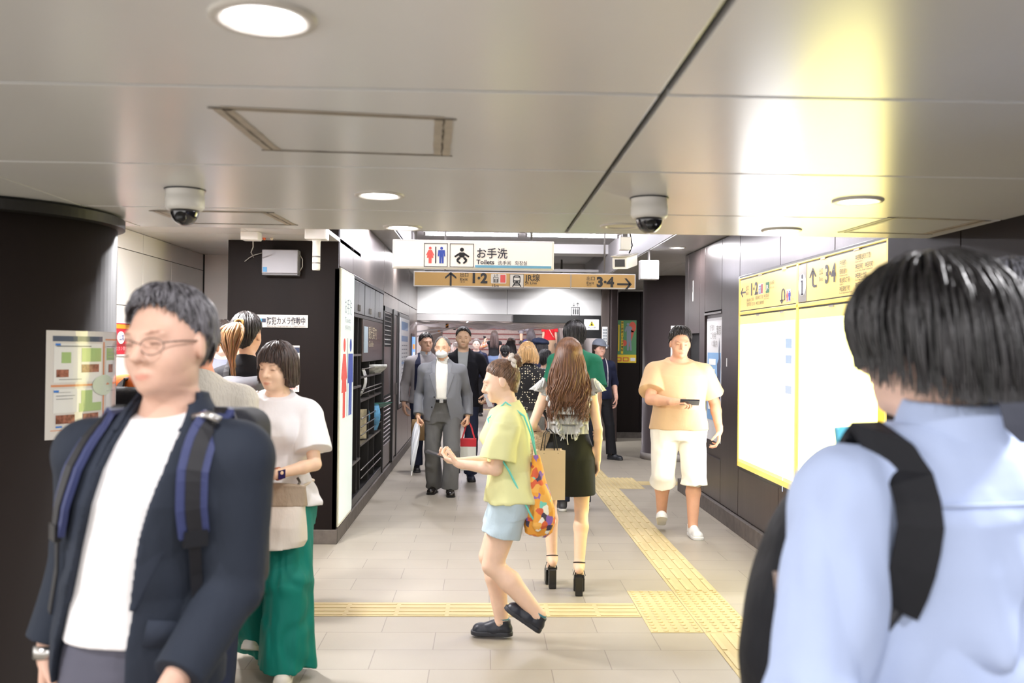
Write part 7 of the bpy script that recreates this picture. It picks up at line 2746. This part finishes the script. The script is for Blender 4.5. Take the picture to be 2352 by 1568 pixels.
crowd('person with long dark hair in a blue top on the lower stairs behind the beret', 1219, 25.15, 1.64, 180, 'f', 'mop', (44, 34, 38), cloth('cloth_indigo', (52, 54, 104), .8, .3, 9), cloth('cloth_black', ()), floor=.465, h=.010, longhair=.3, locks=40)
p = crowd('person in grey knee length trousers climbing the stairs, head hidden by the plastic sheet', 1206, 27.6, 1.70, 180, 'm', 'short', (40, 36, 36), cloth('cloth_grey_tee', ()), cloth('cloth_slate', (146, 142, 150), .85, .3, 10), floor=1.705, h=.010, blen=.62, bflare=.06, shoec=(40, 40, 46), legs={'L': dict(a=(.12, .10, .10)), 'R': dict(a=(-.08, -.06, .085))})
p = crowd('person in a red tee and beige skirt climbing the stairs', 1262, 26.1, 1.60, 180, 'f', 'mop', (40, 30, 32), cloth('cloth_scarlet', (204, 36, 44), .8, .3, 9), cloth('skirt_sand', (176, 148, 122), .85, .4, 10), floor=.93, h=.010, kind='skirt', blen=.55, longhair=.3, locks=40, sleeve=.3, hem=.95)
b = MB().tube([surf(p, .1, 1.42, .03, False), surf(p, .02, 1.25, .05, False), surf(p, -.08, 1.08, .05, False), p.W.fwd((-.17, .02, .98))], .010, 6)
p.mb('bag_strap', b, mat('bag_strap', ()))
crowd('person with grey cropped hair in a light grey shirt near the portal column', 1288, 16.9, 1.70, 180, 'm', 'crop', (128, 120, 116), cloth('cloth_pale_grey', ()), cloth('cloth_black', ()), h=.009, t=.006)
# person in the cap behind the long haired woman
p = crowd('person in a grey cap and navy striped jacket beside the portal column', 1376, 13.5, 1.71, 12, 'm', 'fringe', (58, 46, 40), cloth('cloth_dark_navy', ()), cloth('cloth_black', ()), sleeve=.60, h=.0075, head=(10, 6, 0), skin=(232, 184, 162), shoec=(36, 38, 44), arms={'L': dict(w=(.25, -.05, .88), pole=(.4, 1, 0))}, legs={'L': dict(a=(.16, -.12, .085), yaw=40), 'R': dict(a=(-.1, .1, .085))})
G = Field(p.piv + A_(-.16, -.26, .08), p.piv + A_(.16, .18, .28), .006)
G.add(p.hp(ell((0, .014, 1.632), (.098, .116, .098))), 0)
G.keep(lambda P: 1.635 - p.toh(P)[..., 2])
G.add(p.hp(ell((0, -.14, 1.640), (.07, .07, .009))), .006)
p.finish('cap', G, cloth('cap_grey', (126, 132, 144), .85, .3, 16))
for g in (1, -1):
    G = p.top(.029, 1.0, 0, arms='', neck=1.47, front=0, h=.007)
    p.finish('pale_stripe', patch(G, p, [(1.0, g * .10 - .008, g * .10 + .008), (1.46, g * .09 - .008, g * .09 + .008)], True), cloth('stripe_pale', (206, 200, 206), .8, .2, 9))

# ---- the group in the alcove at the left
p = crowd('person with a blonde ponytail in a black sleeveless top in the left alcove', 566, 5.75, 1.765, 176, 'f', 'pulled', (34, 28, 26), cloth('cloth_black', ()), cloth('cloth_black', ()), sleeve=0, h=.0055, hem=.9, locks=320, skin=(226, 180, 150), t=.014, wd=1.0, head=(-4, 2, 0), ease=.010)
rnd = random.Random(5)
paths = []
for i in range(110):
    a, r_ = rnd.uniform(0, 2 * PI), rnd.uniform(0, 1)
    L_ = rnd.uniform(.25, .33)
    pp = []
    for j in range(14):
        u = j / 13
        wd_ = (.016 + .075 * math.sin(PI * min(1, u * 1.25) ** .8) * (1 - .55 * u)) * r_
        pp.append(p.frh((.012 + wd_ * math.cos(a) + .018 * math.sin(u * 4.2) + .012 * u, .118 + .05 * math.sin(u * 2.2) + .5 * wd_ * math.sin(a), 1.645 + .03 * math.sin(u * 3) - L_ * u)))
    paths.append(pp)
V, Q = p.locks(paths, .006, .0015)
mpt = p.hairmat((104, 74, 46), .4, tip=(134, 100, 62))
p.mk('ponytail', V, Q, mpt)
b = MB().tube([p.frh((.024 * math.cos(a), .118, 1.642 + .024 * math.sin(a))) for a in [2 * PI * i / 16 for i in range(17)]], .008, 8)
p.mb('hair_tie', b, mat('tie_gold', (150, 116, 60), .5))
b = MB()
mtt = bpy.data.materials.new('tattoo')
nt, N, L, B = nodes(mtt)
L.new(ramp(nt, noise(nt, coords(nt), 34, 4, .7), [(.46, lin((220, 174, 144))), (.54, lin((92, 84, 88)))]), B.inputs['Base Color'])
B.inputs['Roughness'].default_value = .5
a, c = p.sh['L'], p.el['L']
p.mb('tattoo', MB().tube([a + (c - a) * u for u in (.12, .3, .5, .7, .9)], [.0555, .0535, .0495, .0475, .0425], 20, cap=False), mtt)
t = thing('backpack', 'dark grey backpack worn by the ponytailed woman in the alcove', 'backpack')
t.matrix_world = Matrix.Translation(p.root.location) @ p.root.rotation_euler.to_matrix().to_4x4()
G = Field((-.26, .05, .8), (.2, .42, 1.5), .007)
G.add(rbox((-.05, .21, 1.14), (.14, .075, .21), .06), 0).wrinkle(.008, (9, 9, 5), 3)
p.finish('pack', G, cloth('pack_grey', (96, 96, 100), .8, .4, 9), parent=t)
for g in (1, -1):
    P_, N_ = strap_path(p, g * .10 - .02, g * .13, 1.42, 1.2, .022)
    onp(p, 'shoulder_strap', MB().ribbon(P_, .045, [tuple(n) for n in N_], .01), m_strap, t)
p = crowd('person in ribbed pale grey shirt behind the neck of the front navy jacket man', 458, 4.12, 1.70, 184, 'm', 'short', (60, 56, 56), cloth('cloth_rib', (196, 190, 180), .9, .5, 30, bs=(3, 3, .1)), cloth('denim_dark', ()), h=.006, skin=(216, 150, 118), wd=1.06, head=(10, 4, 0), sleeve=.45)
p = crowd('person with a pale face and grey top with navy strap, deepest in the alcove', 512, 7.0, 1.75, 8, 'f', 'short', (60, 52, 50), cloth('cloth_slate_blue', (120, 124, 140), .85, .3, 9), cloth('cloth_black', ()), sleeve=.6, h=.0075, skin=(250, 222, 206), locks=100)
G = p.top(.036, 1.0, 0, arms='', neck=1.5, front=0, h=.008)
p.finish('navy_strap', patch(G, p, [(1.08, .09, .15), (1.46, .075, .13)], None), cloth('cloth_dark_navy', ()))
p = crowd('person in an orange jacket with a dark pack, mostly hidden behind the front man', 352, 4.95, 1.66, 170, 'm', 'short', (36, 34, 36), cloth('cloth_orange', (232, 112, 40), .7, .5, 12), cloth('cloth_black', ()), sleeve=.97, h=.007, ease=.05)
t = thing('backpack', 'black pack on the back of the orange jacketed person', 'backpack')
t.matrix_world = Matrix.Translation(p.root.location) @ p.root.rotation_euler.to_matrix().to_4x4()
G = Field((-.24, .08, .8), (.24, .46, 1.5), .008)
G.add(rbox((0, .27, 1.18), (.15, .08, .22), .06), 0)
p.finish('pack', G, cloth('pack_black', ()), parent=t)
for g in (1, -1):
    P_, N_ = strap_path(p, g * .10, g * .13, 1.42, 1.2, .07)
    onp(p, 'shoulder_strap', MB().ribbon(P_, .055, [tuple(n) for n in N_], .012), m_strap, t)
